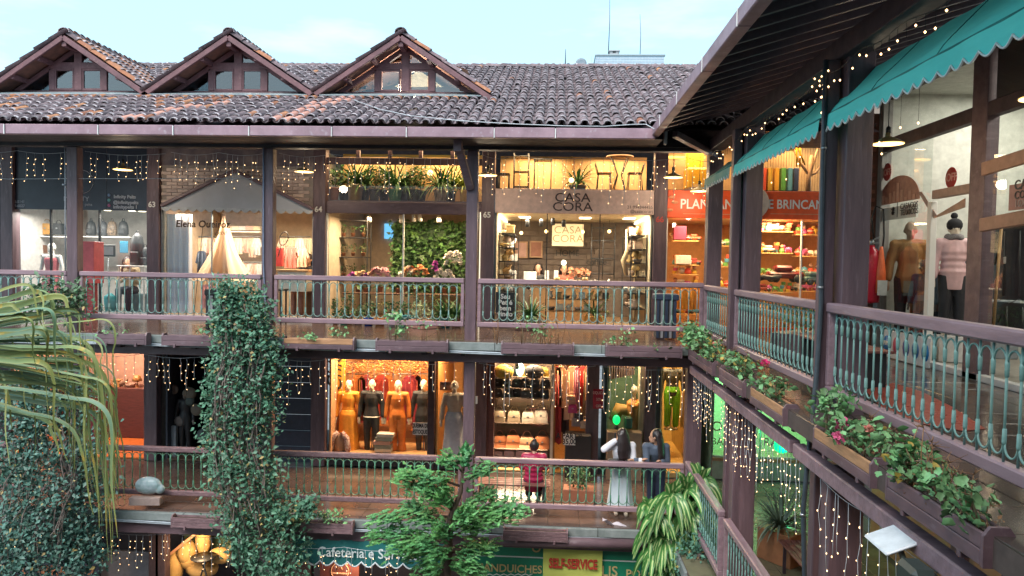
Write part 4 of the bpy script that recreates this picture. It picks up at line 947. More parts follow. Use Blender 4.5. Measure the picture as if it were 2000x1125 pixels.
def garm(p, w, h, mat, label, group=None, kind='shirt', cat='hanging garment', rz=0):
    e = E('hanging_garment', label, cat, p, rz, group)
    sh = [(-w * .14, 0), (w * .14, 0), (w * .3, -h * .05), (w * .5, -h * .5), (w * .38, -h * .54), (w * .3, -h * .3), (w * .34, -h), (-w * .34, -h), (-w * .3, -h * .3), (-w * .38, -h * .54), (-w * .5, -h * .5), (-w * .3, -h * .05)]
    if kind == 'plain': sh = [(-w * .2, 0), (w * .2, 0), (w * .42, -h * .1), (w * .5, -h), (w * .2, -h * 1.02), (-w * .15, -h * .98), (-w * .5, -h), (-w * .42, -h * .1)]
    m = MB(); m.prism(sh, (0, -.03, 0), (1, 0, 0), (0, 0, 1), (0, 1, 0), .06)
    m.tube([(-w * .2, -.035, -h * .1), (-w * .16, -.045, -h * .95)], .012, 5); m.tube([(w * .1, -.035, -h * .1), (w * .14, -.045, -h * .95)], .012, 5); m.build('cloth', mat, e)
    MB().tube([(-w * .2, 0, -.01), (0, 0, .05), (w * .2, 0, -.01)], .005, 4).build('hanger', metal_m, e); return e
def spotlight(p, label, on=True, mat=None):
    e = E('track_spotlight', label, 'spotlight', p, 0, 'ceiling spotlights in the shops'); m = MB(Matrix.Rotation(rad(35), 4, 'X')); m.lathe([(.035, -.1), (.05, -.1), (.04, .05), (.02, .06)], (0, 0, 0), 10); m.build('spot_body', mat or black_m, e)
    m = MB(Matrix.Rotation(rad(35), 4, 'X')); m.lathe([(.001, -.105), (.036, -.104), (.001, -.1)], (0, 0, 0), 10); m.build('spot_lens', spot_m, e); return e
def downlight(p, label, r=.06):
    m = MB(); m.lathe([(.001, -.006), (r, -.004), (r + .015, 0), (.001, 0)], p, 12); return tag(m.build('ceiling_downlight', spot_m), label, 'ceiling light', 'recessed downlights in the shops')
def room(name, label, x0, x1, z0, z1, y0, y1, wall, ceil, floor, side=None):
    e = EW('shop_unit', label, 'shop', ((x0 + x1) / 2, (y0 + y1) / 2, z0))
    MB().box((x0, y1, z0), (x1, y1 + .08, z1)).build('back_wall', wall, e)
    for x in (x0, x1 - .04): MB().box((x, y0 + .04, z0), (x + .04, y1 - .001, z1)).build('side_wall', side or wall, e)
    MB().box((x0 + .041, y0 + .04, z1 - .04), (x1 - .041, y1 - .002, z1)).build('ceiling', ceil, e)
    MB().box((x0 + .041, y0 + .02, z0 - .001), (x1 - .041, y1 - .002, z0 + .03)).build('floor', floor, e)
    return e
def pane(e, x0, x1, z0, z1, y, n=1, frame=None, fw=.035):
    for i in range(n):
        a = x0 + (x1 - x0) * i / n; b = x0 + (x1 - x0) * (i + 1) / n
        MB().box((a + .003, y - .004, z0), (b - .003, y + .004, z1)).build('glass_pane', glass_m, e)
        if frame and i: MB().box((a - fw / 2, y - .03, z0), (a + fw / 2, y + .03, z1)).build('window_frame', frame, e)
    if frame:
        for a in (x0, x1 - fw): MB().box((a, y - .035, z0), (a + fw, y + .035, z1)).build('window_frame', frame, e)
def bricks(par, x0, x1, z0, z1, y, bw=.24, bh=.075, mat=None, clip=None, axis='x'):
    me = bme.setdefault((bw, bh, mat.name), MB().box((-bw / 2 + .006, -.02, -bh / 2 + .006), (bw / 2 - .006, .02, bh / 2 - .006), .004).mesh('brick', mat))
    for j in range(int((z1 - z0) / bh)):
        for i in range(int((x1 - x0) / bw)):
            x = x0 + bw * (i + .5 + .5 * (j % 2) * .999); z = z0 + bh * (j + .5)
            if x + bw / 2 > x1 + .02 or (clip and not clip(x, z)): continue
            ob('brick', me, par, loc=(x, y + R.uniform(-.004, .004), z))
bme = {}
def sitting(seat=.45, lean=0, fwd=-1):
    return dict(hip=(0, .05, seat + .08), chest=(0, .03 + lean * .5, seat + .46), neck=(0, .02 + lean, seat + .6), head=(0, .0 + lean * 1.1, seat + .74), sh=(-.18, .18), elb=((-.24, fwd * .08, seat + .3), (.24, fwd * .08, seat + .3)), wri=((-.14, fwd * .3, seat + .26), (.14, fwd * .3, seat + .26)), kne=((-.1, fwd * .42, seat + .07), (.1, fwd * .42, seat + .07)), ank=((-.1, fwd * .42, .08), (.1, fwd * .42, .08)), toe=(0, fwd, 0), face=(0, fwd, 0))
def box_item(p, s, mat, name, label, cat, group=None, rz=0):
    o = MB().box((-s[0] / 2, -s[1] / 2, 0), (s[0] / 2, s[1] / 2, s[2]), .006).build(name, mat); o.location = p; o.rotation_euler = (0, 0, rz); return tag(o, label, cat, group)
# ================================================================== UPPER FRONT SHOPS
ORD = ['first', 'second', 'third', 'fourth', 'fifth', 'sixth', 'seventh', 'eighth', 'ninth', 'tenth', 'eleventh', 'twelfth', 'thirteenth', 'fourteenth', 'fifteenth']
def Q(px, py, Y): return P(px, py, Y)
wht = cm((.72, .7, .68), .7); offw = cm((.62, .58, .52), .75); dkfl = cm((.16, .1, .07), .3); greyw = cm((.2, .2, .21), .8)
ZT = 2.5
def floor_z(z): return z + .031
# ---- A: leather goods shop
xa, xb = -12.5, -9.08
A = room('a', 'leather goods shop with black sign band and white lit shelves at the left end', xa, xb, F2, ZT, YS, YS + 2.6, wht, wht, cm((.3, .26, .22), .3))
za = Q(150, 410, YS).z
sgA = EW('shop_sign', 'big black sign panel with pale contact lettering over the leather goods shop', 'sign', (-10.8, YS, za))
for i, (a, b) in enumerate(((xa, -10.05), (-10.04, xb))): MB().box((a, YS - .03, za), (b, YS, ZT)).build('panel', navy_m, sgA)
gy = cm((.42, .44, .5)); 
def tx(s, px, py, size, mat, par, Y=YS - .036, al='LEFT', **k): p = Q(px, py, Y); return text(s, (p.x, Y, p.z), size, mat, par, align=al, **k)
tx('Infinity Pelts', 222, 387, .105, gy, sgA, bold=.003); tx('@infinitypelts', 221, 398, .105, gy, sgA, bold=.003); tx('infinitypelts 1', 221, 407, .105, gy, sgA, bold=.003)
tx('21 98612-5141', 4, 396, .088, gy, sgA, bold=.003); tx('21 99188-6027', 4, 404, .088, gy, sgA, bold=.003); tx('INFINITY', 174, 393, .15, gy, sgA, al='RIGHT'); tx('pelts', 180, 402, .09, gy, sgA, al='RIGHT')
for yy, c in ((381, (.2, .3, .5)), (391, (.15, .4, .4)), (401, (.5, .15, .3))):
    p = Q(213, yy, YS - .04); i_ = MB(Matrix.Translation(p) @ Matrix.Rotation(rad(90), 4, 'X')).lathe([(.001, 0), (.035, 0), (.035, .006), (.001, .006)], (0, 0, 0), 10).build('icon', cm(c), sgA)
p = Q(160, 355, YS - .04); m = MB(); m.tube([p + V(.26 * math.cos(t), 0, .26 * math.sin(t)) for t in np.linspace(0, 6.28, 24)], .006, 4); m.build('emblem', gy, sgA)
pane(A, xa, xb, F2 + .12, za, YS - .01, 3, black_m, .03); MB().box((xa, YS - .05, F2), (xb, YS + .03, F2 + .12)).build('sill', white_m, A)
for i, x in enumerate((-11.8, -10.6, -9.7)): area('shop_light', (x, YS + .4, za - .06), .6, 13, NEUT)
for i, (px, py) in enumerate(((258, 412), (278, 413), (210, 411))): downlight(Q(px, py, YS + .7), ['bright downlight nearest post 63 in the leather shop', 'second downlight in the leather shop', 'dim downlight deeper in the leather shop'][i], .07)
ysh = YS + 1.3
for a, b, py, l in ((2, 150, 461, 'white wall shelf holding patterned bags at far left'), (150, 262, 462, 'white wall shelf under the row of black backpacks'), (12, 95, 496, 'lower white shelf behind the pink dress mannequin'), (12, 110, 528, 'lowest white shelf in the leather shop')):
    shelf_board(Q(a, py, ysh).x, Q(b, py, ysh).x, Q((a + b) / 2, py, ysh).z, ysh - .18, ysh + .25, wht, l)
pat = M('patterned_leather', (.05, .045, .05), (.3, .2, .12), 30, .5); bk = cm((.03, .03, .035), .5); bkg = cm((.08, .085, .1), .5); gold = cm((.6, .3, .06), .4); teal = cm((.04, .25, .3), .5); brn = cm((.22, .09, .04), .5)
for i, (px, c, w_) in enumerate(((18, pat, .3), (34, bkg, .26), (52, brn, .3), (72, pat, .3), (92, gold, .3), (115, bk, .24))):
    handbag(Q(px, 458, ysh), w_, .27, .15, c, ['patterned bag at the far left end of the top shelf', 'charcoal bag second on the top shelf of the leather shop', 'brown bag on the top shelf of the leather shop', 'patterned bag beside the golden bag', 'golden yellow bag on the top shelf of the leather shop', 'black bag right of the golden bag by the post'][i], 'bags on the leather shop shelf')
for i, px in enumerate((178, 200, 219, 241)): backpack(Q(px, 460, ysh), .25, .36, (bk, bkg, pat, bk)[i], ['black backpack next to the wing of the post in the leather shop', 'grey backpack second in the row under the black sign', 'patterned backpack third in the row under the black sign', 'round black backpack fourth in the row under the black sign'][i], 'backpacks on the leather shop shelf')
for i, (px, py, c) in enumerate(((28, 493, bk), (55, 494, bkg), (80, 494, brn), (25, 526, bk), (50, 527, pat), (75, 527, bk))): handbag(Q(px, py, ysh), .26, .2, .12, c, ['black bag at the left of the lower shelf', 'charcoal boxy bag on the lower white shelf', 'brown bag behind the mannequin arm', 'black bag at the left of the lowest shelf', 'patterned bag on the lowest shelf', 'black bag beside the pink dress'][i], 'bags on the lower leather shop shelves')
for i, (px, py, h_) in enumerate(((268, 522, .8), (284, 520, .45))): backpack(Q(px, py, YS + .5) , .34 if i == 0 else .26, h_, bk, ['large black travel backpack hanging beside post 63', 'small black rucksack beside the large hanging one'][i], 'hanging rucksacks')
w_p = cm((.8, .76, .72), .4); red = cm((.62, .09, .1), .6); pinkc = cm((.66, .14, .17), .6)
MSTD = POSE['stand']
def mann(px, py_base, Y, label, clothes, rz=0, skin=None, zadj=0, group='shop window mannequins', scale=1.0):
    p = Q(px, py_base, Y); o = person(label, (p.x, p.y, p.z + zadj), rz, MSTD, clothes, None, skin=skin or shop_skin, cat='mannequin', group=group); o.scale = (scale,) * 3
    MB().lathe([(.17, -.012), (.17, 0), (.02, .01), (.012, .06), (.012, .5)], (0, .06, 0), 16).build('stand', metal_m, o); return o
mann(102, 618, YS + .35, 'white mannequin in a strappy pink red dress at the far left shop', [('dress', pinkc, 'dress', .01, .55), ('bodice', pinkc, 'top', .004)][:1], skin=w_p)
m = MB(); m.tube([(0, 0, .98), (0, 0, 1.1), (0, 0, 1.3), (0, 0, 1.36)], [.165, .14, .17, .16], 12, True, True, .78); dr = bpy.data.objects['mannequin']; ob('bodice', fuse(m, 'bodice', pinkc), dr)
# red display column on the gallery
rc = EW('display_column', 'coral red square display column in front of the leather shop', 'display stand', tuple(Q(173, 600, 15.1)))
a, b = Q(155, 540, 15.1), Q(192, 472, 15.1); MB().box((a.x, 14.95, a.z - .14), (b.x, 15.3, b.z), .008).build('column_top', cm((.62, .1, .11), .5), rc); MB().box((a.x + .08, 15.02, F2), (b.x - .08, 15.2, a.z - .14)).build('column_leg', cm((.35, .05, .06)), rc)
# sign stand, blue board, table, seated seamstress
ss = EW('sign_stand', 'small framed sign on a thin stand in the leather shop doorway', 'sign', tuple(Q(211, 620, YS + .1)))
a, b = Q(198, 501, YS + .15), Q(225, 478, YS + .15); MB().box((a.x, YS + .14, a.z), (b.x, YS + .17, b.z), .02).build('sign_frame', black_m, ss); MB().box((a.x + .04, YS + .13, a.z + .04), (b.x - .04, YS + .139, b.z - .04)).build('sign_face', cm((.45, .5, .52)), ss); MB().tube([((a.x + b.x) / 2, YS + .15, F2 + .03), ((a.x + b.x) / 2, YS + .15, a.z)], .01).build('pole', metal_m, ss)
box_item(Q(242, 494, YS + .8) , (.2, .02, .28), cm((.03, .2, .32)), 'blue_folder', 'blue panel hanging behind the seated woman', 'panel')
tb_ = EW('sewing_table', 'white table at which the long haired woman works', 'table', tuple(Q(265, 600, YS + .5)))
a, b = Q(237, 518, YS + .45), Q(292, 522, YS + .45); MB().box((a.x, YS + .25, a.z - .04), (b.x, YS + .75, a.z), .006).build('tabletop', white_m, tb_)
for x in (a.x + .03, b.x - .06):
    for y in (YS + .28, YS + .7): MB().box((x, y, F2 + .03), (x + .03, y + .03, a.z - .04)).build('leg', white_m, tb_)
ps = sitting(.5, -.06); ps['wri'] = ((-.02, -.3, .82), (.2, -.3, .8)); ps['elb'] = ((-.24, -.1, .72), (.25, -.1, .72)); ps['head'] = (0, -.12, 1.2); ps['face'] = (.3, -.8, -.3)
p = Q(258, 600, YS + .75); person('seated woman with long dark hair in a beige top bent over the white table', (p.x - .12, YS + .85, F2 + .03), rad(12), ps, [('blouse', cm((.6, .45, .28)), 'top', .01), ('trousers', cm((.03, .035, .06)), 'trousers', .006)], .3, shoes=white_m)
tag(MB().box((a.x - .02, YS + .66, F2 + .03), (a.x + .34, YS + 1.05, F2 + .5), .01).build('stool', cm((.2, .3, .33))), 'grey stool beneath the seated woman', 'stool')
tag(MB(Matrix.Translation(Q(215, 600, YS + .3))).lathe([(.1, -.1), (.13, .15), (.12, .25), (.04, .32)], (0, 0, 0), 10).build('teal_sack', cm((.04, .3, .33))), 'teal bag on the floor beside the red column', 'bag')
# ---- B: baby shop with gable awning
xa, xb = -8.78, -5.31
B = room('b', 'baby clothes shop with grey gabled awning and tulle canopy inside', xa, xb, F2, ZT, YS, YS + 2.8, cm((.62, .5, .38)), cm((.6, .52, .4)), cm((.4, .26, .16), .3))
zb_ = Q(460, 412, YS).z; zt2 = Q(460, 326, YS).z
MB().box((xa, YS - .02, zb_), (xb, YS, zt2 + .02)).build('front_wall', cm((.32, .27, .25)), B)
MB().box((xa, YS - .03, zt2 + .02), (xb, YS, ZT)).build('upper_panel', M('dark_marbled_panel', (.09, .07, .1), (.26, .2, .2), 3, .4), B)
brk = M('white_washed_brick', (.62, .5, .46), (.5, .38, .35), 12, .85, .1, .3, rnd=.2, dirt=.3, dcol=(.2, .14, .12))
gx, gz = Q(460, 337, YS - .25), 0
def above(x, z): return z > gx.z - abs(x - gx.x) * .42 - .1
bricks(B, xa, xb, zb_, zt2, YS - .035, .25, .078, brk, above)
gb = EW('gable_awning', 'grey cloth gable awning with scalloped edge over the baby shop', 'awning', (gx.x, YS - .2, gx.z))
L_, R_ = Q(317, 404, YS - .25), Q(612, 410, YS - .25)
cl = M('grey_canvas', (.46, .47, .52), (.4, .41, .45), 2, .8, .1, .1)
MB().prism([(L_.x, L_.z), (gx.x, gx.z), (R_.x, R_.z)], (0, YS - .26, 0), (1, 0, 0), (0, 0, 1), (0, 1, 0), .03).build('gable_cloth', cl, gb)
for q in (L_, R_): MB().bar(V(q.x, YS - .3, q.z + .02), V(gx.x, YS - .3, gx.z + .04), .07, .07, (0, 0, 1), .01).build('gable_bar', wood, gb)
m = MB(); n = 17
m.grid(lambda u, v: (L_.x + (R_.x - L_.x) * u, YS - .29, L_.z + (R_.z - L_.z) * u - (.03 + .07 * abs(math.sin(math.pi * u * n))) * v), n * 6, 2); m.build('valance', cm((.5, .52, .55)), gb)
pane(B, xa, xb, F2 + .1, zb_, YS - .01, 3, metal_m, .02); MB().box((xa, YS - .05, F2), (xb, YS + .03, F2 + .1)).build('sill', white_m, B)
brl = cm((.16, .09, .06))
sgB = EW('window_lettering', 'brown shop name lettering on the baby shop glass', 'sign', tuple(Q(393, 440, YS)))
tx('Elena Queiroz', 343, 443, .215, cm((.06, .035, .025)), sgB, Y=YS - .035, bold=.005, shear=.1); tx('Bebê', 419, 458, .13, brl, sgB, Y=YS - .03, shear=.4)
for x in (-8.2, -7.0, -5.9): area('shop_light', (x, YS + .4, zb_ - .08), .6, 22, (1, .76, .5))
chk = bpy.data.materials.new('plaid_cloth'); chk.use_nodes = True; t_ = chk.node_tree; ck = node(t_, 'ShaderNodeTexBrick'); tcn = node(t_, 'ShaderNodeTexCoord'); t_.links.new(tcn.outputs['Object'], ck.inputs[0]); mpn = node(t_, 'ShaderNodeMapping'); mpn.inputs['Rotation'].default_value = (rad(90), 0, 0); t_.links.new(tcn.outputs['Object'], mpn.inputs[0]); t_.links.new(mpn.outputs[0], ck.inputs[0])
ck.inputs['Color1'].default_value = (.62, .6, .66, 1); ck.inputs['Color2'].default_value = (.55, .56, .68, 1); ck.inputs['Mortar'].default_value = (.3, .36, .55, 1); ck.inputs['Scale'].default_value = 14; ck.offset = 0; ck.inputs['Mortar Size'].default_value = .012; t_.links.new(ck.outputs[0], t_.nodes['Principled BSDF'].inputs['Base Color'])
a, b = Q(320, 418, YS + .15), Q(374, 604, YS + .15)
tag(MB().grid(lambda u, v: (a.x + (b.x - a.x) * u, YS + .15 + .04 * math.sin(u * 26), a.z + (F2 + .12 - a.z) * v), 60, 4).build('plaid_curtain', chk), 'pale blue plaid curtain at the left of the baby shop window', 'curtain')
tul = bpy.data.materials.new('tulle'); tul.use_nodes = True; b_ = tul.node_tree.nodes['Principled BSDF']; b_.inputs['Base Color'].default_value = (.8, .6, .45, 1); b_.inputs['Alpha'].default_value = .8; b_.inputs['Roughness'].default_value = .9
ap = Q(437, 422, YS + .55); ft = Q(440, 600, YS + .55)
cn = EW('tulle_canopy', 'peach tulle canopy tent hanging in the baby shop window', 'canopy', tuple(ap))
def tent(u, v):
    t = 2 * math.pi * (u * .86 + .07) - math.pi / 2; r = .03 + .62 * v ** 1.6 + .04 * v * math.sin(u * 60); 
    return (ap.x + r * math.cos(t) * 1.05, ap.y + r * math.sin(t) * .6, ap.z - 1.5 * v)
MB().grid(tent, 90, 14).build('drape', tul, cn); MB().grid(lambda u, v: (ap.x - .1 + .62 * (u - .5) * (.15 + v) * 1.4, ap.y + .3 - .05 * math.sin(30 * u), ap.z - .2 - 1.4 * v), 40, 6).build('inner_drape', tul, cn); MB().ball(tuple(ap), .035).build('knot', cm((.7, .5, .35)), cn)
yb = YS + 1.6
pas = [cm(c) for c in ((.7, .5, .42), (.75, .7, .6), (.6, .62, .68), (.72, .42, .38), (.62, .55, .4))]
for j, (a, b, py) in enumerate(((380, 512, 470), (448, 512, 520), (545, 606, 470))):
    tag(MB().tube([Q(a, py - 8, yb), Q(b, py - 8, yb)], .012, 6).build('clothes_rail', metal_m), ['long clothes rail behind the tulle canopy', 'lower clothes rail right of the tulle canopy', 'clothes rail behind the baby shop counter'][j], 'clothes rail')
    k = 0
    for px in range(a + 6, b, 9):
        k += 1; garm(Q(px, py - 5, yb) + V(0, R.gauss(0, .03), 0), .26, .3 + R.uniform(0, .2), R.choice(pas), f'pastel baby garment, {ORD[k - 1]} from the left on the ' + ['long rail', 'lower rail', 'counter rail'][j], 'baby clothes on rails')
shelf_board(Q(440, 455, yb).x, Q(515, 455, yb).x, Q(480, 452, yb).z, yb - .2, yb + .2, white_m, 'white shelf of folded blankets above the rails')
for i in range(5): box_item(Q(448 + i * 14, 450, yb), (.2, .2, .1), pas[i], 'folded_blanket', f'folded pastel blanket, {["first", "second", "third", "fourth", "fifth"][i]} from the canopy on the white shelf', 'blanket', 'folded blankets')
garm(Q(394, 490, YS + .5), .28, .55, cm((.06, .09, .17)), 'navy baby jacket with pale collar left of the tulle canopy'); garm(Q(405, 556, YS + .35), .3, .55, cm((.75, .3, .3)), 'pink baby dress seen through the railing', kind='plain')
garm(Q(417, 560, YS + .4), .25, .5, cm((.6, .5, .6)), 'pale lilac baby suit beside the pink dress', kind='plain')
garm(Q(568, 482, YS + .9), .4, .5, cm((.7, .2, .18)), 'salmon red child dress behind the counter'); garm(Q(590, 484, YS + .9), .34, .45, cm((.7, .5, .4)), 'pale pink child shirt behind the counter')
rk = EW('racket_mirror', 'black looped racket shape hanging by the baby shop entrance', 'decoration', tuple(Q(553, 470, YS + .3))); c = Q(554, 466, YS + .3); m = MB(); m.tube([c + V(.1 * math.cos(t) + .03 * math.sin(t), 0, .15 * math.sin(t)) for t in np.linspace(0, 6.28, 20)], .012, 5); m.tube([c + V(-.05, 0, -.13), c + V(-.13, 0, -.42)], .01, 5); m.build('loop', black_m, rk)
box_item(Q(546, 520, YS + .5), (.16, .1, .42), cm((.6, .05, .05)), 'red_bag', 'red bag standing on the baby shop counter edge', 'bag')
ct = EW('shop_counter', 'white counter with wooden top in the baby shop entrance', 'counter', tuple(Q(573, 620, YS + .5)))
a, b = Q(543, 526, YS + .45), Q(606, 527, YS + .45); MB().box((a.x, YS + .3, a.z - .05), (b.x, YS + .85, a.z), .006).build('countertop', cm((.45, .26, .13)), ct); MB().box((a.x + .04, YS + .34, a.z - .5), (b.x - .06, YS + .8, a.z - .05), .006).build('counter_front', wht, ct)
for x in (a.x + .06, b.x - .12): MB().box((x, YS + .36, F2 + .03), (x + .05, YS + .42, a.z - .5)).build('leg', cm((.35, .2, .1)), ct)
ps = sitting(.6, 0); p = Q(597, 600, YS + 1.0); person('shop assistant in black with dark hair behind the baby shop counter', (p.x, YS + 1.15, F2 + .03), rad(-15), ps, [('top', bk, 'top', .012), ('trousers', cm((.25, .12, .1)), 'trousers', .006)], .12)
tag(MB().box((p.x - .18, YS + .98, F2 + .03), (p.x + .18, YS + 1.35, F2 + .6), .01).build('stool', brl), 'brown stool of the baby shop assistant', 'stool')
st_ = EW('step_stool', 'dark wooden high stool with cloth hanging before the counter', 'stool', tuple(Q(556, 610, YS - .4)))
for dx in (-.14, .12):
    for dy in (-.6, -.3): MB().box((Q(556, 600, YS).x + dx, YS + dy, F2), (Q(556, 600, YS).x + dx + .03, YS + dy + .03, F2 + .7)).build('leg', black_m, st_)
c = Q(556, 600, YS); MB().box((c.x - .17, YS - .63, F2 + .7), (c.x + .18, YS - .24, F2 + .74), .01).build('seat', black_m, st_); MB().tube([(c.x, YS - .64, F2 + .72), (c.x + .04, YS - .66, F2 + .5), (c.x - .02, YS - .66, F2 + .3)], [.06, .05, .02], 6).build('hanging_cloth', black_m, st_)
# ---- trash bins on the gallery
def bin_(x, y, z, label, body_, w=.32, h=.9):
    e = E('trash_bin', label, 'trash bin', (x, y, z), 0, 'slatted bins on the upper gallery'); MB().box((-w / 2 - .02, -w / 2 - .02, h - .12), (w / 2 + .02, w / 2 + .02, h), .02).build('lid', body_, e); MB().box((-w / 2 + .02, -w / 2 + .02, .03), (w / 2 - .02, w / 2 - .02, h - .12)).build('liner', cm((.05, .05, .06)), e)
    for i in range(5): MB().box((-w / 2 + i * w / 5 + .012, -w / 2 - .008, .04), (-w / 2 + (i + .72) * w / 5, -w / 2 + .012, h - .12)).build('slat', cm((.3, .3, .32)) if i % 2 else body_, e)
    return e
c = Q(424, 640, 13.5); bin_(c.x + .08, 13.5, F2, 'black bin with pale slats beside the climbing vine', black_m, .42, .8)
c = Q(1300, 640, 13.8); bin_(c.x, 13.9, F2, 'navy blue bin by the post numbered 66', cm((.03, .05, .1)), .4, .86)
# ---- C: plant shop
xa, xb = -5.02, -1.58
C = room('c', 'plant shop with a green leaf wall and a plant filled upper window', xa, xb, F2, Q(770, 396, YS).z, YS, YS + 3.0, cm((.68, .55, .42)), cm((.75, .66, .52)), cm((.35, .22, .14), .3))
zc0 = Q(770, 418, YS).z; zc1 = Q(770, 395, YS).z
MB().box((xa, YS - .06, zc0), (xb, YS + .04, zc1), .01).build('transom_beam', wood, C)
MB().box((xa, YS + .05, zc1), (xb, YS + 1.1, zc1 + .04)).build('mezzanine_shelf', wood, C)
MB().box((xa, YS + 1.2, zc1), (xb, YS + 1.26, ZT)).build('back_wall', M('warm_plaster', (.75, .48, .24), (.66, .4, .2), 2, .8), C)
zz0, zz1 = Q(770, 322, YS).z, Q(770, 309, YS).z; MB().box((xa, YS - .05, zz0), (xb, YS + .03, zz1), .008).build('transom_beam', wood, C)
for px in (762, 822, 884, 700): x = Q(px, 300, YS).x; MB().box((x - .04, YS - .04, zz1), (x + .04, YS + .03, ZT)).build('mullion', wood, C)
pane(C, xa, xb, zc1, zz0, YS - .01, 2); pane(C, xa, xb, F2 + .1, zc0, YS - .01, 2, white_m, .03); MB().box((xa, YS - .05, F2), (xb, YS + .03, F2 + .1)).build('sill', white_m, C)
area('shop_light', (-4.2, YS + .5, ZT - .05), 1.2, 16.1, WARM); area('shop_light', (-2.5, YS + .5, ZT - .05), 1.2, 18.6, WARM)
p = Q(840, 338, YS + .9); tag(MB().ball(tuple(p), .07).build('globe_bulb', lamp_m), 'bare glowing globe bulb among the upper window plants', 'bulb')
zz = zc1 + .04
up_ = [(655, 'bush', .13, .45, None, 'dark leafy plant in the left corner of the upper plant window', None), (690, 'strap', .19, .42, cm((.6, .52, .4)), 'palm in a big cream basket in the upper plant window', None), (730, 'bush', .13, .6, cm((.05, .05, .05)), 'tall dark bushy plant in a black pot upstairs', None), (770, 'strap', .17, .5, cm((.05, .25, .1)), 'strappy plant in a green pot upstairs', None), (805, 'bush', .16, .55, cm((.03, .04, .03)), 'bushy plant in a dark pot under the globe bulb', None), (858, 'strap', .16, .55, M('zebra_pot', (.6, .5, .4), (.1, .06, .04), 14, .6, st=(3, 1, .6)), 'dragon tree in a striped brown pot upstairs', None), (905, 'strap', .11, .4, cm((.7, .42, .1)), 'yellow green spiky plant in a yellow pot by the braced post', M('lime_leaf', (.4, .42, .06), (.25, .34, .06), 8, .5, rnd=.3))]
for px, k, r, hh, pm_, lb, lm in up_: plant(V(Q(px, 380, YS + .5).x, YS + .5 + R.uniform(-.15, .25), zz), lb, k, r, .4 if px == 690 else .3, hh, .3, pm=pm_, mat=lm, n=95 if k == 'strap' else 230)
for i, px in enumerate((672, 712, 750, 788, 822, 880)): plant(V(Q(px, 380, YS + .85).x, YS + .85, zz), 'tall dark fronds in the rear row upstairs, ' + ORD[i] + ' from the left', 'strap' if i % 2 else 'bush', .13, .3, .6, .28, pm=black_m, n=80 if i % 2 else 200, mat=bush_m)
for i, (px, py) in enumerate(((721, 419), (783, 420), (808, 418), (857, 420), (820, 417))): spotlight(Q(px, py + 6, YS + .5), ['white ceiling spot at the left of the plant shop', 'ceiling spot left of the cluster in the plant shop', 'left lamp of the ceiling cluster in the plant shop', 'ceiling spot at the right of the plant shop', 'right lamp of the ceiling cluster in the plant shop'][i], mat=white_m)
area('shop_light', (-4.2, YS + .4, zc0 - .05), .6, 22, (1, .7, .4)); area('shop_light', (-2.6, YS + .4, zc0 - .05), .6, 26, (1, .7, .4))
# leaf wall
a, b = Q(767, 548, YS + 1.5), Q(908, 436, YS + 1.5)
lw = EW('leaf_wall', 'lush vertical green wall behind the orchids in the plant shop', 'green wall', (a.x, YS + 1.5, a.z)); MB().box((a.x, YS + 1.5, a.z - .3), (b.x + .1, YS + 1.56, b.z)).build('panel', cm((.05, .1, .04)), lw)
m = MB(); leafcloud(m, [(R.uniform(a.x - .05, b.x + .1), YS + 1.47 - R.uniform(0, .15), R.uniform(a.z - .3, b.z + .05)) for q in range(1500)], .13, 'leaf', .6, .3); m.build('foliage', M('wall_leaf', (.10, .19, .05), (.03, .09, .03), 2.5, .5, rnd=.5), lw, True)
a, b = Q(750, 466, YS + 2.9), Q(772, 437, YS + 2.9); tag(MB().box((a.x, YS + 2.93, a.z), (b.x, YS + 2.99, b.z)).build('small_window', M('dusk_pane', (.1, .3, .5), None, 3, .3, emit=(.15, .5, .9), es=.4)), 'small blue dusk lit window deep in the plant shop', 'window')
rk = rack(Q(662, 500, YS + 1).x, Q(722, 500, YS + 1).x, YS + .8, YS + 1.15, F2 + .03, [Q(690, y, YS + 1).z for y in (542, 502, 464, 431)][:4], black_m, 'black metal plant rack at the left in the plant shop')
k = 0
for j, py in enumerate((540, 500, 462)):
    for px in (672, 690, 710):
        k += 1; plant(V(Q(px, py, YS + 1).x, YS + .98, Q(px, py, YS + 1).z + .0), f'small pot plant on the {["bottom", "middle", "top"][j]} shelf of the black rack, {["left", "centre", "right"][(k - 1) % 3]} one', 'bush', .05, .08, .22, .11, n=40, leaf=.05, group='pots on the black rack')
wf = cm((.8, .72, .66), .6); pf = cm((.42, .06, .36), .6); pkf = cm((.75, .38, .42), .6); of = cm((.7, .3, .12), .6)
for px, py, H_, S, fc, lb in ((885, 560, .8, .16, wf, 'tall white orchid arching beside the leaf wall'), (792, 560, .42, .14, wf, 'low white orchid curving to the left'), (845, 560, .55, .1, pf, 'violet orchid spike before the leaf wall'), (742, 560, .4, .18, pkf, 'pale pink orchid beside the black rack'), (700, 560, .3, .2, pf, 'purple orchid under the black rack'), (715, 562, .34, .2, cm((.75, .5, .3)), 'peach orchid between the pink and purple ones'), (812, 560, .45, .22, of, 'orange flowering plant before the leaf wall'), (868, 562, .4, .16, wf, 'small white orchid low beside the railing'), (778, 563, .3, .12, wf, 'little white orchid at the foot of the leaf wall')):
    plant(V(Q(px, py, YS + .5).x, YS + .5, Q(px, py, YS + .5).z - .12), lb, 'orchid', .07, .12, H_, S, flower=fc, group='orchids', n=6, cat='orchid')
tag(MB().box((Q(660, 560, YS).x, YS + .3, Q(700, 571, YS + .4).z - .04), (Q(905, 560, YS).x, YS + .75, Q(700, 571, YS + .4).z), .01).build('display_bench', cm((.2, .1, .06))), 'long dark bench carrying the orchids in the plant shop', 'bench')
vm = M('variegated_leaf', (.5, .5, .3), (.22, .34, .14), 30, .6, rnd=.2)
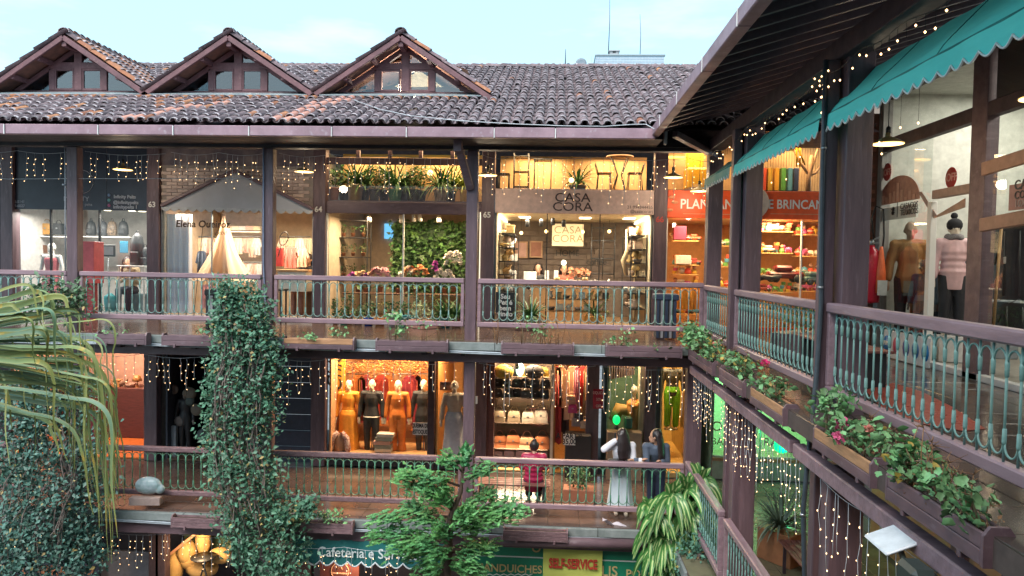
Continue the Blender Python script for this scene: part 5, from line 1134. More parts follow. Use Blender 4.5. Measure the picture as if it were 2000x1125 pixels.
for px, Y_, r, h_, k_, H_, S, pm_, lm, lb, sq in ((672, 15.3, .1, .12, 'bush', .28, .14, cm((.05, .3, .2)), None, 'green bowl of light green leaves near post 64', False), (655, 15.4, .07, .1, 'bush', .5, .08, potm, None, 'slim little conifer in a ribbed clay pot', False), (720, 15.2, .11, .17, 'bush', .4, .18, cm((.02, .07, .4), .25), None, 'leafy plant in a glossy cobalt blue pot', False), (742, 15.3, .12, .15, 'bush', .45, .2, cm((.65, .25, .06)), M('rust_leaf', (.3, .22, .06), (.16, .16, .05), 8, .6, rnd=.3), 'rusty leaved plant in an orange pot', False), (766, 15.1, .13, .28, 'bush', .3, .16, cm((.6, .62, .64)), None, 'plant in a tall pale bucket pot', False), (789, 15.1, .13, .26, 'bush', .3, .16, cm((.04, .38, .42), .4), None, 'plant in a turquoise pot', False), (824, 15.0, .3, .17, 'bush', .42, .28, cm((.5, .25, .2)), vm, 'creamy variegated bush in a long pink planter', True), (868, 15.2, .16, .2, 'strap', .3, .2, cm((.03, .25, .25)), None, 'strappy plant in a dark teal pot by the braced post', False), (892, 15.3, .13, .2, 'strap', .4, .15, cm((.5, .3, .2)), None, 'spiky plant in a clay pot next to the braced post', False), (700, 15.5, .1, .12, 'bush', .3, .14, cm((.08, .09, .12)), None, 'small plant in a black pot behind the blue one', False), (805, 15.6, .14, .22, 'bush', .6, .2, cm((.06, .3, .34)), None, 'taller dark green bush behind the turquoise pot', False), (680, 15.7, .12, .22, 'bush', .5, .18, potm, None, 'dark bush in a clay pot at the glass by the rack', False), (850, 15.6, .12, .2, 'bush', .5, .18, potm, M('amber_leaf', (.3, .25, .07), (.15, .18, .05), 8, .6, rnd=.4), 'amber leaved bush behind the pink planter', False)):
    plant(V(Q(px, 610, Y_).x, Y_, F2 + .001), lb, k_, r, h_, H_, S, mat=lm, pm=pm_, square=sq, n=150 if S > .2 else 90)
# ---- D: home decor shop
xa, xb = -1.28, 2.14
zd0, zd1 = Q(1120, 418, YS).z, Q(1120, 371, YS).z
D_ = room('d', 'home decor shop with pale pink sign and warm lit shelves', xa, xb, F2, zd0 + .05, YS, YS + 3.2, cm((.22, .17, .14), .8), cm((.75, .62, .42)), cm((.4, .24, .12), .3), cm((.72, .6, .42)))
sgD = EW('shop_sign', 'pale pink beige sign board with thin capital lettering above the home decor shop', 'sign', (.4, YS, zd0)); MB().box((xa, YS - .1, zd0), (xb, YS - .05, zd1), .006).build('board', cm((.8, .58, .52), .6), sgD)
ink = cm((.1, .07, .07))
c = Q(1118, 393, YS - .105)
for s_, py, dx in (('CASA', 394, .01), ('CORA', 412, 0)): tx(s_, 1118, py, .27, ink, sgD, Y=YS - .105, al='CENTER', space=1.0, sx=1.15, bold=.001)
tx('21 994344455', 1275, 408, .095, ink, sgD, Y=YS - .105, al='RIGHT', bold=-.001); tx('@casacorarj', 1275, 416, .095, ink, sgD, Y=YS - .105, al='RIGHT', bold=-.001)
MB().box((xa, YS + .0, zd1 - .02), (xb, YS + 1.3, zd1 + .02)).build('mezzanine_shelf', wood_dark, D_); MB().box((xa, YS + 1.3, zd1 - .02), (xb, YS + 1.36, ZT)).build('back_wall', MATS['warm_plaster'], D_)
for px in (1012, 1115, 1200): x = Q(px, 330, YS + 1).x; MB().box((x, YS + 1.24, zd1 + .02), (x + .05, YS + 1.3, ZT)).build('batten', cm((.6, .36, .15)), D_)
pane(D_, xa, xb, zd1, ZT, YS - .01, 2); pane(D_, xa, xb, F2 + .1, zd0, YS - .01, 3, black_m, .02); MB().box((xa, YS - .05, F2), (xb, YS + .03, F2 + .1)).build('sill', cm((.6, .4, .2)), D_)
area('shop_light', (-.4, YS + .6, ZT - .05), 1.1, 23.6, WARM); area('shop_light', (1.4, YS + .6, ZT - .05), 1.1, 23.6, WARM)
yz = YS + .6; zf = zd1 + .02
def frame_item(label, cat, pts, mat, r=.012, name='frame_piece', extra=None):
    e = EW(name, label, cat, pts[0][0]); 
    for q in pts: MB().tube(q, r, 5).build('bar', mat, e)
    for (a, b) in (extra or []): MB().box(a, b, .004).build('shelf_board', mat, e)
    return e
for (pa, pb, top, lb) in ((973, 996, 342, 'low black side table at the left above the pale sign'), (1042, 1078, 314, 'tall narrow black console above the pale sign')):
    x0, x1, zt0 = Q(pa, 340, yz).x, Q(pb, 340, yz).x, Q(pa, top, yz).z
    frame_item(lb, 'table', [[V(x, y, zf), V(x, y, zt0)] for x in (x0 + .02, x1 - .02) for y in (yz - .15, yz + .15)], black_m, .012, 'console_table', [((x0, yz - .18, zt0), (x1, yz + .18, zt0 + .03))])
x0, x1 = Q(1004, 340, yz).x, Q(1032, 340, yz).x
frame_item('tall black ladder shelf above the pale sign', 'shelving', [[V(x, y, zf), V(x, y, ZT - .05)] for x in (x0, x1) for y in (yz - .12, yz + .12)], black_m, .012, 'ladder_shelf', [((x0, yz - .13, Q(1010, y, yz).z), (x1, yz + .13, Q(1010, y, yz).z + .02)) for y in (366, 337, 307)])
c = Q(1210, 340, yz); zt0 = Q(1210, 308, yz).z
bt = EW('bistro_table', 'tall round bistro table on curved legs above the pale sign', 'table', (c.x, yz, zf)); m = MB(); m.lathe([(.3, 0), (.31, .015), (.3, .03)], (c.x, yz, zt0), 20); m.build('tabletop', cm((.2, .1, .05)), bt)
for q in range(4): t = q * math.pi / 2 + .6; MB().tube([V(c.x + .25 * math.cos(t), yz + .25 * math.sin(t), zt0), V(c.x + .06 * math.cos(t), yz + .06 * math.sin(t), (zf + zt0) / 2), V(c.x + .2 * math.cos(t), yz + .2 * math.sin(t), zf)], .013, 5).build('leg', black_m, bt)
for px, fl_, lb in ((1180, -1, 'black bistro stool with low back, left of the round table'), (1240, 1, 'black bistro stool with low back, right of the round table')):
    x = Q(px, 340, yz).x; zs = Q(px, 340, yz).z; s_ = EW('bistro_stool', lb, 'stool', (x, yz, zf), 'bistro stools'); MB().box((x - .16, yz - .16, zs), (x + .16, yz + .16, zs + .03), .01).build('seat', cm((.25, .13, .06)), s_)
    for dx in (-.13, .13):
        for dy in (-.13, .13): MB().tube([V(x + dx, yz + dy, zs), V(x + dx * 1.25, yz + dy * 1.25, zf)], .011, 5).build('leg', black_m, s_)
    MB().tube([V(x + fl_ * .14, yz - .13, zs), V(x + fl_ * .2, yz - .13, zs + .22), V(x + fl_ * .2, yz + .13, zs + .22), V(x + fl_ * .14, yz + .13, zs)], .011, 5).build('backrest', black_m, s_)
plant(V(Q(1128, 340, yz).x, yz, zf), 'big peace lily in a grey tub above the pale sign', 'strap', .2, .14, .32, .3, n=70, pm=cm((.3, .3, .32)), group='plants of the decor shop'); tag(MB().ball(tuple(Q(1116, 352, yz - .3)), .06).build('globe_bulb', lamp_m), 'glowing globe bulb before the peace lily', 'bulb')
# lower part
a, b = Q(1078, 480, YS + 2.6), Q(1140, 438, YS + 2.6)
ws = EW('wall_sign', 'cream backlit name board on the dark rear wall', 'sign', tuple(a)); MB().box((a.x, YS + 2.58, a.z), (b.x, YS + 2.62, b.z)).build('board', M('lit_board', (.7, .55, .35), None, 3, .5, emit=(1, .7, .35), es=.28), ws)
for s_, py in (('CASA', 456), ('CORA', 473)): p = Q(1109, py, YS + 2.57); text(s_, tuple(p), .27, cm((.4, .25, .1)), ws, align='CENTER', sx=1.05, bold=-.003)
for s_, px, py, z_ in (('HOME', 1108, 500, .22), ('coffee', 1165, 517, .22)): p = Q(px, py, YS + 3.15); text(s_, tuple(p), z_, black_m, D_, align='CENTER', name='wall_lettering')
bricks(D_, xa + .05, xb - .05, F2 + .9, zd0 - .1, YS + 3.18, .42, .15, M('grey_block', (.2, .155, .13), (.14, .105, .09), 9, .85, rnd=.15))
area('shop_light', (-.5, YS + .7, zd0 - .03), .8, 40, WARM2); area('shop_light', (1.4, YS + .7, zd0 - .03), .8, 40, WARM2); 
for i, (px, py) in enumerate(((1030, 430), (1057, 429), (1080, 427), (1101, 430))): spotlight(Q(px, py + 4, YS + .7), 'black ceiling spotlight, ' + ['first', 'second', 'third', 'fourth'][i] + ' from the left in the decor shop')
for i, (px, py, Y_) in enumerate(((1025, 423, 17.3), (1143, 424, 17.3), (1229, 423, 17.3))): p = Q(px, py, Y_); p.z = min(p.z, zd0 - .0); tag(MB().box((p.x - .13, Y_ - .2, zd0 - .005), (p.x + .13, Y_ + .2, zd0 + .008)).build('ceiling_panel_light', spot_m), 'square ceiling panel light, ' + ['left', 'middle', 'right'][i] + ' one in the decor shop', 'ceiling light')
for s in (-1, 1):
    x = (xa + .07) if s < 0 else (xb - .07); tag(MB().tube([V(x, YS + .3, zd0 - .03), V(x, YS + 2.9, zd0 - .03)], .02, 6).build('light_strip', spot_m), ('left' if s < 0 else 'right') + ' side fluorescent strip at the decor shop ceiling', 'light strip')
for i, (px, py) in enumerate(((1018, 455), (1067, 452), (1138, 453), (1190, 452))):
    p = Q(px, py, YS + 2.2); e = EW('filament_bulb', 'hanging filament bulb, ' + ['first', 'second', 'third', 'fourth'][i] + ' from the left before the dark rear wall', 'bulb', tuple(p), 'hanging filament bulbs'); MB().ball(tuple(p), .045).build('bulb', lamp_m, e); MB().tube([p, V(p.x, p.y, zd0 + .02)], .004, 4).build('cord', black_m, e)
tag(MB().ball(tuple(Q(1101, 513, YS + 1.6)), .06).build('glowing_lamp', spot_m), 'bright little lamp on the desk between the two seated people', 'lamp')
for i, (px, py, c_) in enumerate(((1018, 488, (.6, .35, .3)), (1047, 487, (.35, .15, .1)))):
    e = EW('framed_picture', ['beige framed picture on the dark wall', 'dark framed picture right of the beige one'][i], 'picture', tuple(Q(px, py, YS + 3.1))); p = Q(px, py, YS + 3.1); MB().box((p.x - .17, YS + 3.08, p.z - .22), (p.x + .17, YS + 3.11, p.z + .22), .006).build('picture_frame', cm((.5, .3, .18)), e); MB().box((p.x - .13, YS + 3.075, p.z - .18), (p.x + .13, YS + 3.08, p.z + .18)).build('print', cm(c_), e)
hit = [cm(c, .4) for c in ((.75, .68, .55), (.65, .45, .2), (.3, .2, .14), (.7, .6, .5), (.5, .28, .1), (.12, .1, .09), (.75, .72, .7), (.55, .4, .32))]
def knick(p, label, i, s=1, group='decor items on the side shelves'):
    k = i % 5; m = MB(Matrix.Translation(p) @ Matrix.Scale(s, 4))
    if k == 0: m.lathe([(.04, 0), (.07, .06), (.03, .13), (.045, .18), (.03, .18)], (0, 0, 0), 12); nm, ct_ = 'vase', 'vase'
    elif k == 1: m.box((-.08, -.06, 0), (.08, .06, .14), .01); m.box((-.085, -.065, .14), (.085, .065, .16), .004); nm, ct_ = 'gift_box', 'box'
    elif k == 2: m.lathe([(.06, 0), (.09, .05), (.1, .08), (.09, .08), (.05, .02)], (0, 0, 0), 12); nm, ct_ = 'bowl', 'bowl'
    elif k == 3: m.lathe([(.05, 0), (.05, .01), (.012, .03), (.012, .12), (.09, .13), (.06, .24), (.05, .24)], (0, 0, 0), 12); nm, ct_ = 'table_lamp', 'lamp'
    else: m.tube([(-.06, 0, .05), (0, 0, .1), (.05, 0, .12), (.09, 0, .2)], [.05, .06, .035, .02], 8); m.box((-.07, -.03, 0), (.05, .03, .06), .01); nm, ct_ = 'figurine', 'figurine'
    return tag(m.build(nm, R.choice(hit)), label, ct_, group)
k = 0
for side, (x0, x1) in enumerate(((xa + .06, xa + .42), (xb - .42, xb - .06))):
    sn = 'left' if side == 0 else 'right'
    rack(x0, x1, YS + .4, YS + 2.4, F2 + .03, [Q(1120, y, YS + .6).z for y in (600, 570, 538, 512, 485, 458)], black_m, f'black shelving along the {sn} wall of the decor shop')
    for j, y in enumerate((600, 570, 538, 512, 485, 458)):
        z = Q(1120, y, YS + .6).z
        for q in range(4):
            k += 1; knick(V(R.uniform(x0 + .1, x1 - .1), YS + .5 + q * .5, z), f'{["front", "second", "third", "rear"][q]} ornament on the {["lowest", "second", "third", "fourth", "fifth", "top"][j]} tier of the {sn} shelving', k, 1.15)
# desk, laptop, people
dz = Q(1090, 547, YS + 1.3).z
dk = EW('long_desk', 'long white desk across the decor shop', 'desk', (.3, YS + 1.3, F2)); MB().box((-.55, YS + 1.05, dz - .04), (1.1, YS + 1.6, dz), .006).build('desktop', wht, dk); MB().box((-.5, YS + 1.1, F2 + .03), (1.05, YS + 1.14, dz - .04)).build('desk_front', cm((.4, .24, .12)), dk)
for i, (px, pt_, w_) in enumerate(((990, 552, .0),)): pass
box_item(Q(1035, 547, YS + 1.25), (.3, .02, .2), cm((.75, .74, .73), .3), 'laptop', 'pale open laptop on the desk before a seated person', 'laptop')
for i, px in enumerate((1004, 1086, 1068)): box_item(Q(px, 545, YS + 1.2), (.1, .1, .2), wht, 'white_tin', 'white tin on the desk, ' + ['left end', 'beside the bright lamp', 'beside the laptop'][i], 'tin', 'white tins')
for i, (px, c_) in enumerate(((1050, (.03, .03, .035)), (1100, (.4, .1, .06)))):
    ps = sitting(.48, -.04); p = Q(px, 600, YS + 1.85); person(['seated person with dark hair behind the laptop', 'seated person in a red top behind the bright lamp'][i], (p.x, YS + 1.95, F2 + .03), rad(-8 + 14 * i), ps, [('top', cm(c_), 'top', .012)], .1)
    tag(MB().box((p.x - .2, YS + 1.82, F2 + .03), (p.x + .2, YS + 2.2, F2 + .48), .01).build('chair_seat_block', bk), ['black stool of the person at the laptop', 'black stool of the person in red'][i], 'stool')
m = MB(); c = Q(1130, 540, YS + 1.2); leafcloud(m, [c + V(R.gauss(0, .12), R.gauss(0, .06), abs(R.gauss(.08, .06))) for q in range(60)], .1, 'round'); tag(m.build('flower_wreath', cm((.5, .2, .1))), 'rust coloured dried flower arrangement on the desk', 'flowers')
# tiers of goods by the railing
for j, (py, n) in enumerate(((560, 9), (583, 8), (606, 7))):
    x0, x1 = Q(1068, py, YS + .45).x, Q(1190, py, YS + .45).x; z = Q(1120, py, YS + .45).z
    shelf_board(x0, x1, z, YS + .3, YS + .62, cm((.35, .18, .08)), f'brown display tier, {["top", "middle", "bottom"][j]} one near the decor shop glass')
    for q in range(n): knick(V(x0 + (q + .5) * (x1 - x0) / n, YS + .45, z), f'{ORD[q]} ornament from the left on the {["top", "middle", "bottom"][j]} display tier by the glass', R.randrange(5), .9, 'ornaments on the display tiers')
a, b = Q(968, 622, YS - .3), Q(1006, 571, YS - .3)
bd = EW('chalk_board', 'black pet welcome board leaning by the decor shop door', 'sign board', (a.x, YS - .3, F2)); MB().box((a.x, YS - .32, F2), (b.x, YS - .28, b.z), .005).build('board', black_m, bd)
for i, s_ in enumerate(('Seu', 'Pet é', 'bem', 'vindo')): text(s_, ((a.x + b.x) / 2, YS - .325, b.z - .14 - i * .125), .145, white_m, bd, align='CENTER', bold=.005)
plant(V(Q(1037, 610, 15.2).x, 15.2, F2), 'wide planter of grassy leaves before the decor shop', 'strap', .32, .2, .35, .25, n=110, pm=cm((.12, .06, .05)), square=True, group='plants of the decor shop')
plant(V(Q(1160, 600, YS + .3).x, YS + .25, F2 + .03), 'dark slender plant in an orange crate by the decor shop glass', 'strap', .2, .22, .5, .1, n=30, pm=cm((.65, .28, .05)), square=True, group='plants of the decor shop')
# ladder piece and macrame
x = Q(1178, 480, YS + 1.9).x; frame_item('black open ladder frame on the rear wall of the decor shop', 'shelving', [[V(x + dx, YS + 1.9, Q(1170, 545, YS + 1.9).z), V(x + dx, YS + 1.9, zd0 - .1)] for dx in (-.28, 0, .28)] + [[V(x - .28, YS + 1.9, z), V(x + .28, YS + 1.9, z)] for z in (Q(1170, 535, YS + 1.9).z, Q(1170, 505, YS + 1.9).z, Q(1170, 470, YS + 1.9).z, Q(1170, 445, YS + 1.9).z)], black_m, .015, 'open_frame')
c = Q(1222, 500, YS + .7); m = MB(); m.tube([c + V(0, 0, .6), c + V(.02, 0, .1), c + V(-.06, 0, -.1), c + V(.0, 0, -.45)], [.01, .04, .05, .015], 7); tag(m.build('macrame_hanger', cm((.7, .55, .35))), 'cream macrame hanging at the right of the decor shop', 'wall hanging')
# door edge left of D, its light put in as emission
tag(MB().box((-1.62 + .02, YS - .2, F2), (-1.58, YS - .16, zd0), .003).build('white_door_edge', M('edge_glow', (.8, .75, .65), None, 3, .4, emit=(1, .85, .6), es=.35)), 'thin white door edge with added glow between post 65 and the braced post', 'door frame')
# ---- E: toy shop with orange sign
xa, xb = 2.43, XR + .35
ze0, ze1 = Q(1400, 427, YS).z, Q(1400, 373, YS).z
T_ = room('e', 'toy shop with bright orange sign glowing orange inside', xa, xb, F2, ze0 + .05, YS, YS + 2.6, cm((.72, .36, .13)), cm((.75, .56, .34)), cm((.5, .25, .1), .3))
sgE = EW('shop_sign', 'bright orange sign board with white capital lettering and a cream disc', 'sign', (4, YS, ze0)); orange = cm((.85, .1, .015), .5)
MB().box((xa, YS - .1, ze0), (xb, YS - .05, ze1), .006).build('board', orange, sgE)
tx('PLANTANDO', 1328, 407, .29, white_m, sgE, Y=YS - .105, bold=.004, sx=.87); tx('E BRINCANDO', 1500, 407, .27, white_m, sgE, Y=YS - .105, bold=.004, sx=.84)
for px in (1334, 1505): p = Q(px, 418, YS - .105); MB().box((p.x, YS - .108, p.z), (p.x + 1.0, YS - .1, p.z + .012)).build('small_print_line', cm((.7, .35, .2)), sgE)
p = Q(1468, 396, YS - .13); MB(Matrix.Translation(p) @ Matrix.Rotation(rad(90), 4, 'X')).lathe([(.001, 0), (.36, 0), (.36, .03), (.001, .03)], (0, 0, 0), 32).build('disc', cm((.8, .55, .4)), sgE)
for s, (px, py) in enumerate(((1312, 385), (1318, 395), (1308, 410), (1606, 390))): p = Q(px, py, YS - .105); MB(Matrix.Translation(p) @ Matrix.Rotation(rad(90), 4, 'X')).lathe([(.001, 0), (.06, 0), (.06, .006), (.001, .006)], (0, 0, 0), 8, 1.3, .6).build('leaf_print', cm((.8, .3, .15)), sgE)
MB().box((xa, YS, ze1 - .02), (xb, YS + 1.4, ze1 + .02)).build('mezzanine_shelf', wood_dark, T_); MB().box((xa, YS + 1.4, ze1 - .02), (xb, YS + 1.46, ZT + .5)).build('back_wall', cm((.6, .36, .17)), T_)
for i in range(34): x = Q(1480, 300, YS + 1.4).x + i * .06; MB().box((x, YS + 1.375, ze1), (x + .045, YS + 1.398, ZT + .4)).build('wall_slat', cm((.66, .42, .2)), T_) if x < xb - .1 else None
pane(T_, xa, xb, ze1, ZT + .4, YS - .01, 3); pane(T_, xa, xb, F2 + .1, ze0, YS - .01, 4, white_m, .025); MB().box((xa, YS - .05, F2), (xb, YS + .03, F2 + .1)).build('sill', orange, T_)
area('shop_light', (3.1, YS + .6, ZT + .2), 1, 19.8, WARM); area('shop_light', (5.2, YS + .6, ZT + .3), 1, 23.6, WARM); area('shop_light', (3.2, YS + .4, ze0 - .03), .8, 21.1, WARM); area('shop_light', (5.0, YS + .4, ze0 - .03), .8, 24.8, WARM)
tag(MB().box((xa + .1, YS + .9, ZT - .06), (3.4, YS + 1.1, ZT - .02)).build('yellow_light_strip', M('yellow_lit', (.9, .6, .1), None, 3, .5, emit=(1, .6, .1), es=.7)), 'glowing yellow strip over the toy shop mezzanine', 'light strip')
e = EW('yellow_figure_chair', 'big yellow rounded children chair above the orange sign', 'chair', tuple(Q(1358, 370, YS + .7))); c = Q(1358, 372, YS + .7); ylw = cm((.85, .42, .02), .45); MB().box((c.x - .24, YS + .5, c.z), (c.x + .24, YS + .9, c.z + .5), .05).build('seat', ylw, e); MB().box((c.x - .2, YS + .8, c.z + .5), (c.x + .2, YS + .9, c.z + .9), .06).build('backrest', ylw, e)
for i, (px, c_) in enumerate(((1490, (.7, .08, .03)), (1502, (.6, .32, .02)), (1515, (.85, .38, .02)), (1528, (.12, .38, .06)), (1541, (.1, .3, .4)), (1553, (.03, .05, .12)))):
    a, b = Q(px - 5, 373, YS + .9), Q(px + 5, 329, YS + .9); tag(MB().box((a.x, YS + .8, a.z), (b.x, YS + 1.0, b.z), .008).build('rainbow_board', cm(c_, .5)), ['red', 'ochre', 'orange', 'green', 'blue', 'navy'][i] + ' upright board of the rainbow set above the orange sign', 'board', 'rainbow boards')
c = Q(1530, 292, YS + .8); tag(MB(Matrix.Translation(c)).lathe([(.3, 0), (.33, .02), (.3, .05), (.24, .02)], (0, 0, 0), 20).build('green_ring_shade', cm((.1, .4, .08))), 'green ring lamp shade over the rainbow boards', 'lamp')
e = EW('wooden_tree', 'branching wooden display tree above the orange sign', 'decoration', tuple(Q(1575, 372, YS + .6))); c = Q(1578, 374, YS + .6); twd = cm((.4, .22, .1)); MB().tube([c, c + V(.0, 0, .3), c + V(.06, 0, .8)], [.06, .05, .04], 7).build('trunk', twd, e)
for dx, dz_ in ((-.35, .95), (.2, 1.0), (.28, .6)): MB().tube([c + V(.02, 0, .35), c + V(dx * .6, 0, dz_ * .7), c + V(dx, 0, dz_)], [.035, .03, .02], 6).build('branch', twd, e)
e = EW('yellow_tripod', 'crossed yellow poles left of the wooden tree', 'decoration', tuple(Q(1560, 320, YS + .4))); 
for a_, b_ in (((1548, 262), (1572, 322)), ((1556, 262), (1556, 325)), ((1564, 262), (1562, 326))): MB().tube([Q(*a_, YS + .4), Q(*b_, YS + .4)], .02, 6).build('pole', ylw, e)
tm = [cm(c, .4) for c in ((.8, .1, .05), (.8, .5, .05), (.1, .35, .5), (.7, .62, .5), (.15, .4, .1), (.6, .1, .3), (.75, .35, .1), (.35, .06, .05), (.75, .7, .6))]
def toy(p, label, i, s=1, mat=None, group='toys on the toy shop shelves'):
    k = i % 5; T = Matrix.Translation(p) @ Matrix.Rotation(R.uniform(-.5, .5), 4, 'Z') @ Matrix.Scale(s, 4); mt = mat or R.choice(tm)
    names = ('toy_car', 'toy_doll', 'toy_blocks', 'toy_ball', 'toy_animal'); e = E(names[k], label, 'toy', p, 0, group); e.matrix_world = T
    if k == 0:
        MB().box((-.13, -.05, .03), (.13, .05, .08), .015).build('chassis', mt, e); MB().box((-.08, -.045, .08), (.05, .045, .125), .015).build('cabin', mt, e)
        for x in (-.08, .08):
            for y in (-.055, .055): MB(Matrix.Translation((x, y, .03)) @ Matrix.Rotation(rad(90), 4, 'X')).lathe([(.001, -.01), (.03, -.01), (.03, .01), (.001, .01)], (0, 0, 0), 10).build('wheel', black_m, e)
    elif k == 1: MB().lathe([(.05, 0), (.06, .04), (.03, .1)], (0, 0, 0), 10).build('dress', mt, e); MB().ball((0, 0, .135), .04).build('head', skin_m, e); MB().ball((0, .01, .15), .042).build('hair', cm((.3, .12, .04)), e)
    elif k == 2:
        for q in range(3): MB().box((-.05 + .02 * q, -.04, q * .062), (.02 + .02 * q, .04, q * .062 + .06), .006).build('block', R.choice(tm), e)
    elif k == 3: MB().ball((0, 0, .06), .06).build('ball', mt, e); MB().lathe([(.061, -.006), (.061, .006)], (0, 0, .06), 14).build('stripe', white_m, e)
    else:
        MB().ball((0, 0, .07), .05, 1.5, .9, .9).build('trunk_body', mt, e); MB().ball((-.08, 0, .12), .032).build('head', mt, e)
        for x in (-.05, .05):
            for y in (-.03, .03): MB().tube([(x, y, .06), (x, y, 0)], .012, 5).build('leg', mt, e)
    return e
k = 0
for (a, b, rows, nm, Y_) in ((1312, 1362, (470, 517, 535, 560, 590, 612), 'narrow rack left of the corner post', YS + .9), (1400, 1425, (480, 520, 560), 'shelf between the two thick posts', YS + .9), (1482, 1545, (452, 494, 535, 570, 605), 'left shelves under E BRINCANDO', YS + .8), (1552, 1612, (458, 500, 535, 568, 600), 'right shelves under E BRINCANDO', YS + .9)):
    for j, py in enumerate(rows):
        x0, x1 = Q(a, py, Y_).x, Q(b, py, Y_).x; z = Q((a + b) / 2, py, Y_).z
        shelf_board(x0, x1, z, Y_ - .16, Y_ + .2, cm((.7, .42, .15)), f'light wood shelf, row {ORD[j]} of the {nm}', .025)
        n = max(2, int((b - a) / 12))
        for q in range(n): k += 1; toy(V(x0 + (q + .5) * (x1 - x0) / n, Y_ - .02, z), f'{ORD[q]} toy in row {ORD[j]} of the {nm}', R.randrange(5), R.uniform(1.0, 1.45))
jp = toy(Q(1532, 552, YS + .35), 'dark red wooden toy jeep with white windows, biggest of the toys', 0, 3.0, cm((.2, .015, .02), .3)); jp.rotation_euler = (0, 0, 0)
tk = toy(Q(1590, 557, YS + .35), 'grey green toy truck right of the dark red jeep', 0, 2.4, cm((.12, .2, .18), .4))
tag(MB().tube([Q(1478, 546, YS + .1), Q(1492, 541, YS + .1), Q(1507, 543, YS + .1), Q(1526, 540, YS + .1)], [.05, .06, .05, .04], 8).build('dark_bolster', bk), 'dark rolled bolster lying left of the toy jeep', 'cushion')
for i, (px, c_) in enumerate(((1328, (.85, .32, .02)), (1346, (.85, .34, .03)), (1363, (.85, .3, .02)))): plc = Q(px, 600, YS + .3); garm(plc + V(0, 0, .45), .22, .5, cm(c_, .6), f'orange bib hanging low in the toy shop, {ORD[i]} from the left', 'orange bibs', 'plain')
box_item(Q(1333, 516, YS + .75), (.34, .2, .2), wht, 'toy_microwave', 'white toy microwave on the narrow rack', 'toy'); box_item(Q(1327, 468, YS + .8), (.28, .15, .3), cm((.3, .03, .1)), 'picture_book_box', 'crimson boxed toy at the top of the narrow rack', 'toy')
# ================================================================== LOWER FRONT SHOPS
ZL = F2 - .45; zt6 = F2 - .2
dkw = cm((.05, .04, .05), .5); redw = M('red_brown_boards', (.14, .045, .035), (.09, .03, .025), 5, .5, st=(1, 1, 6))
def lroom(label, a, b, wall, floor=None, ceil=None, dep=2.4, side=None): return room('l', label, Q(a, 800, YS).x, Q(b, 800, YS).x, F1, zt6, YS, YS + dep, wall, ceil or wht, floor or dkfl, side)
# L0/L1 warm room at the left
r = lroom('warm lit room with brown panelling and orange floor behind the palm leaves', 0, 290, cm((.62, .42, .33)), cm((.75, .22, .05), .5))
x0, x1 = Q(60, 800, YS + 1.8).x, Q(286, 800, YS + 1.8).x
tag(MB().box((x0, YS + 1.7, F1 + .031), (x1, YS + 2.3, Q(250, 757, YS + 1.8).z), .01).build('reception_counter', redw), 'long brown wooden counter in the warm room at the left', 'counter')
for i, px in enumerate((228, 255, 268, 240)): knick(Q(px, 757, YS + 1.9), 'dark item on the brown counter, ' + ORD[i] + ' one', i + 1, 1.3, 'items on the brown counter')
area('shop_light', (x1 - .5, YS + 1.1, zt6 - .06), .8, 31.0, (1, .62, .42)); area('shop_light', (x0 + .6, YS + 1.1, zt6 - .06), .8, 12.4, (1, .62, .42))
box_item(Q(182, 868, YS - .3), (.28, .25, .75), cm((.4, .03, .05), .5), 'red_bin', 'crimson square column by the warm room entrance', 'bin')
# L2 dark shop with masks
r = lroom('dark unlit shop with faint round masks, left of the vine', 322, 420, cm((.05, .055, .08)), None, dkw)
for i, (px, py, w_) in enumerate(((372, 768, .16), (372, 783, .12), (352, 822, .13), (385, 800, .15), (400, 852, .2), (340, 760, .12))):
    p = Q(px, py, YS + .3); m = MB(); m.lathe([(.01, 0), (w_, .01), (w_ * .9, .04), (w_ * .4, .06), (.01, .05)], (0, 0, 0), 14); o = m.build('round_mask', cm(((.2, .16, .12), (.1, .13, .12), (.25, .2, .18))[i % 3])); o.location = p; o.rotation_euler = (rad(90), 0, 0); tag(o, 'faint round mask in the dark shop, ' + ORD[i] + ' from the top', 'mask', 'masks in the dark shop')
mann(362, 876, YS + .35, 'dark clothed mannequin in the unlit shop left of the vine', [('coat', bk, 'coat'), ('trousers', bk, 'trousers')], scale=.8, skin=cm((.3, .25, .22)))
tag(MB().box((Q(320, 870, YS).x, YS + .2, F1 + .03), (Q(334, 870, YS).x, YS + .3, Q(330, 836, YS).z)).build('white_board', cm((.35, .4, .45))), 'pale narrow panel standing at the left of the dark shop', 'board')
# behind the vine & L3 closed dark shutter
struct_ = MB(); 
cs_ = EW('closed_shutter', 'dark blue closed shop front right of the vine', 'shutter', (Q(560, 800, YS).x, YS, F1))
for i in range(8): z = F1 + .05 + i * .36; MB().box((Q(430, 800, YS).x, YS + .02, z), (Q(611, 800, YS).x, YS + .06, z + .35), .01).build('shutter_panel', cm((.035, .045, .075), .5), cs_)
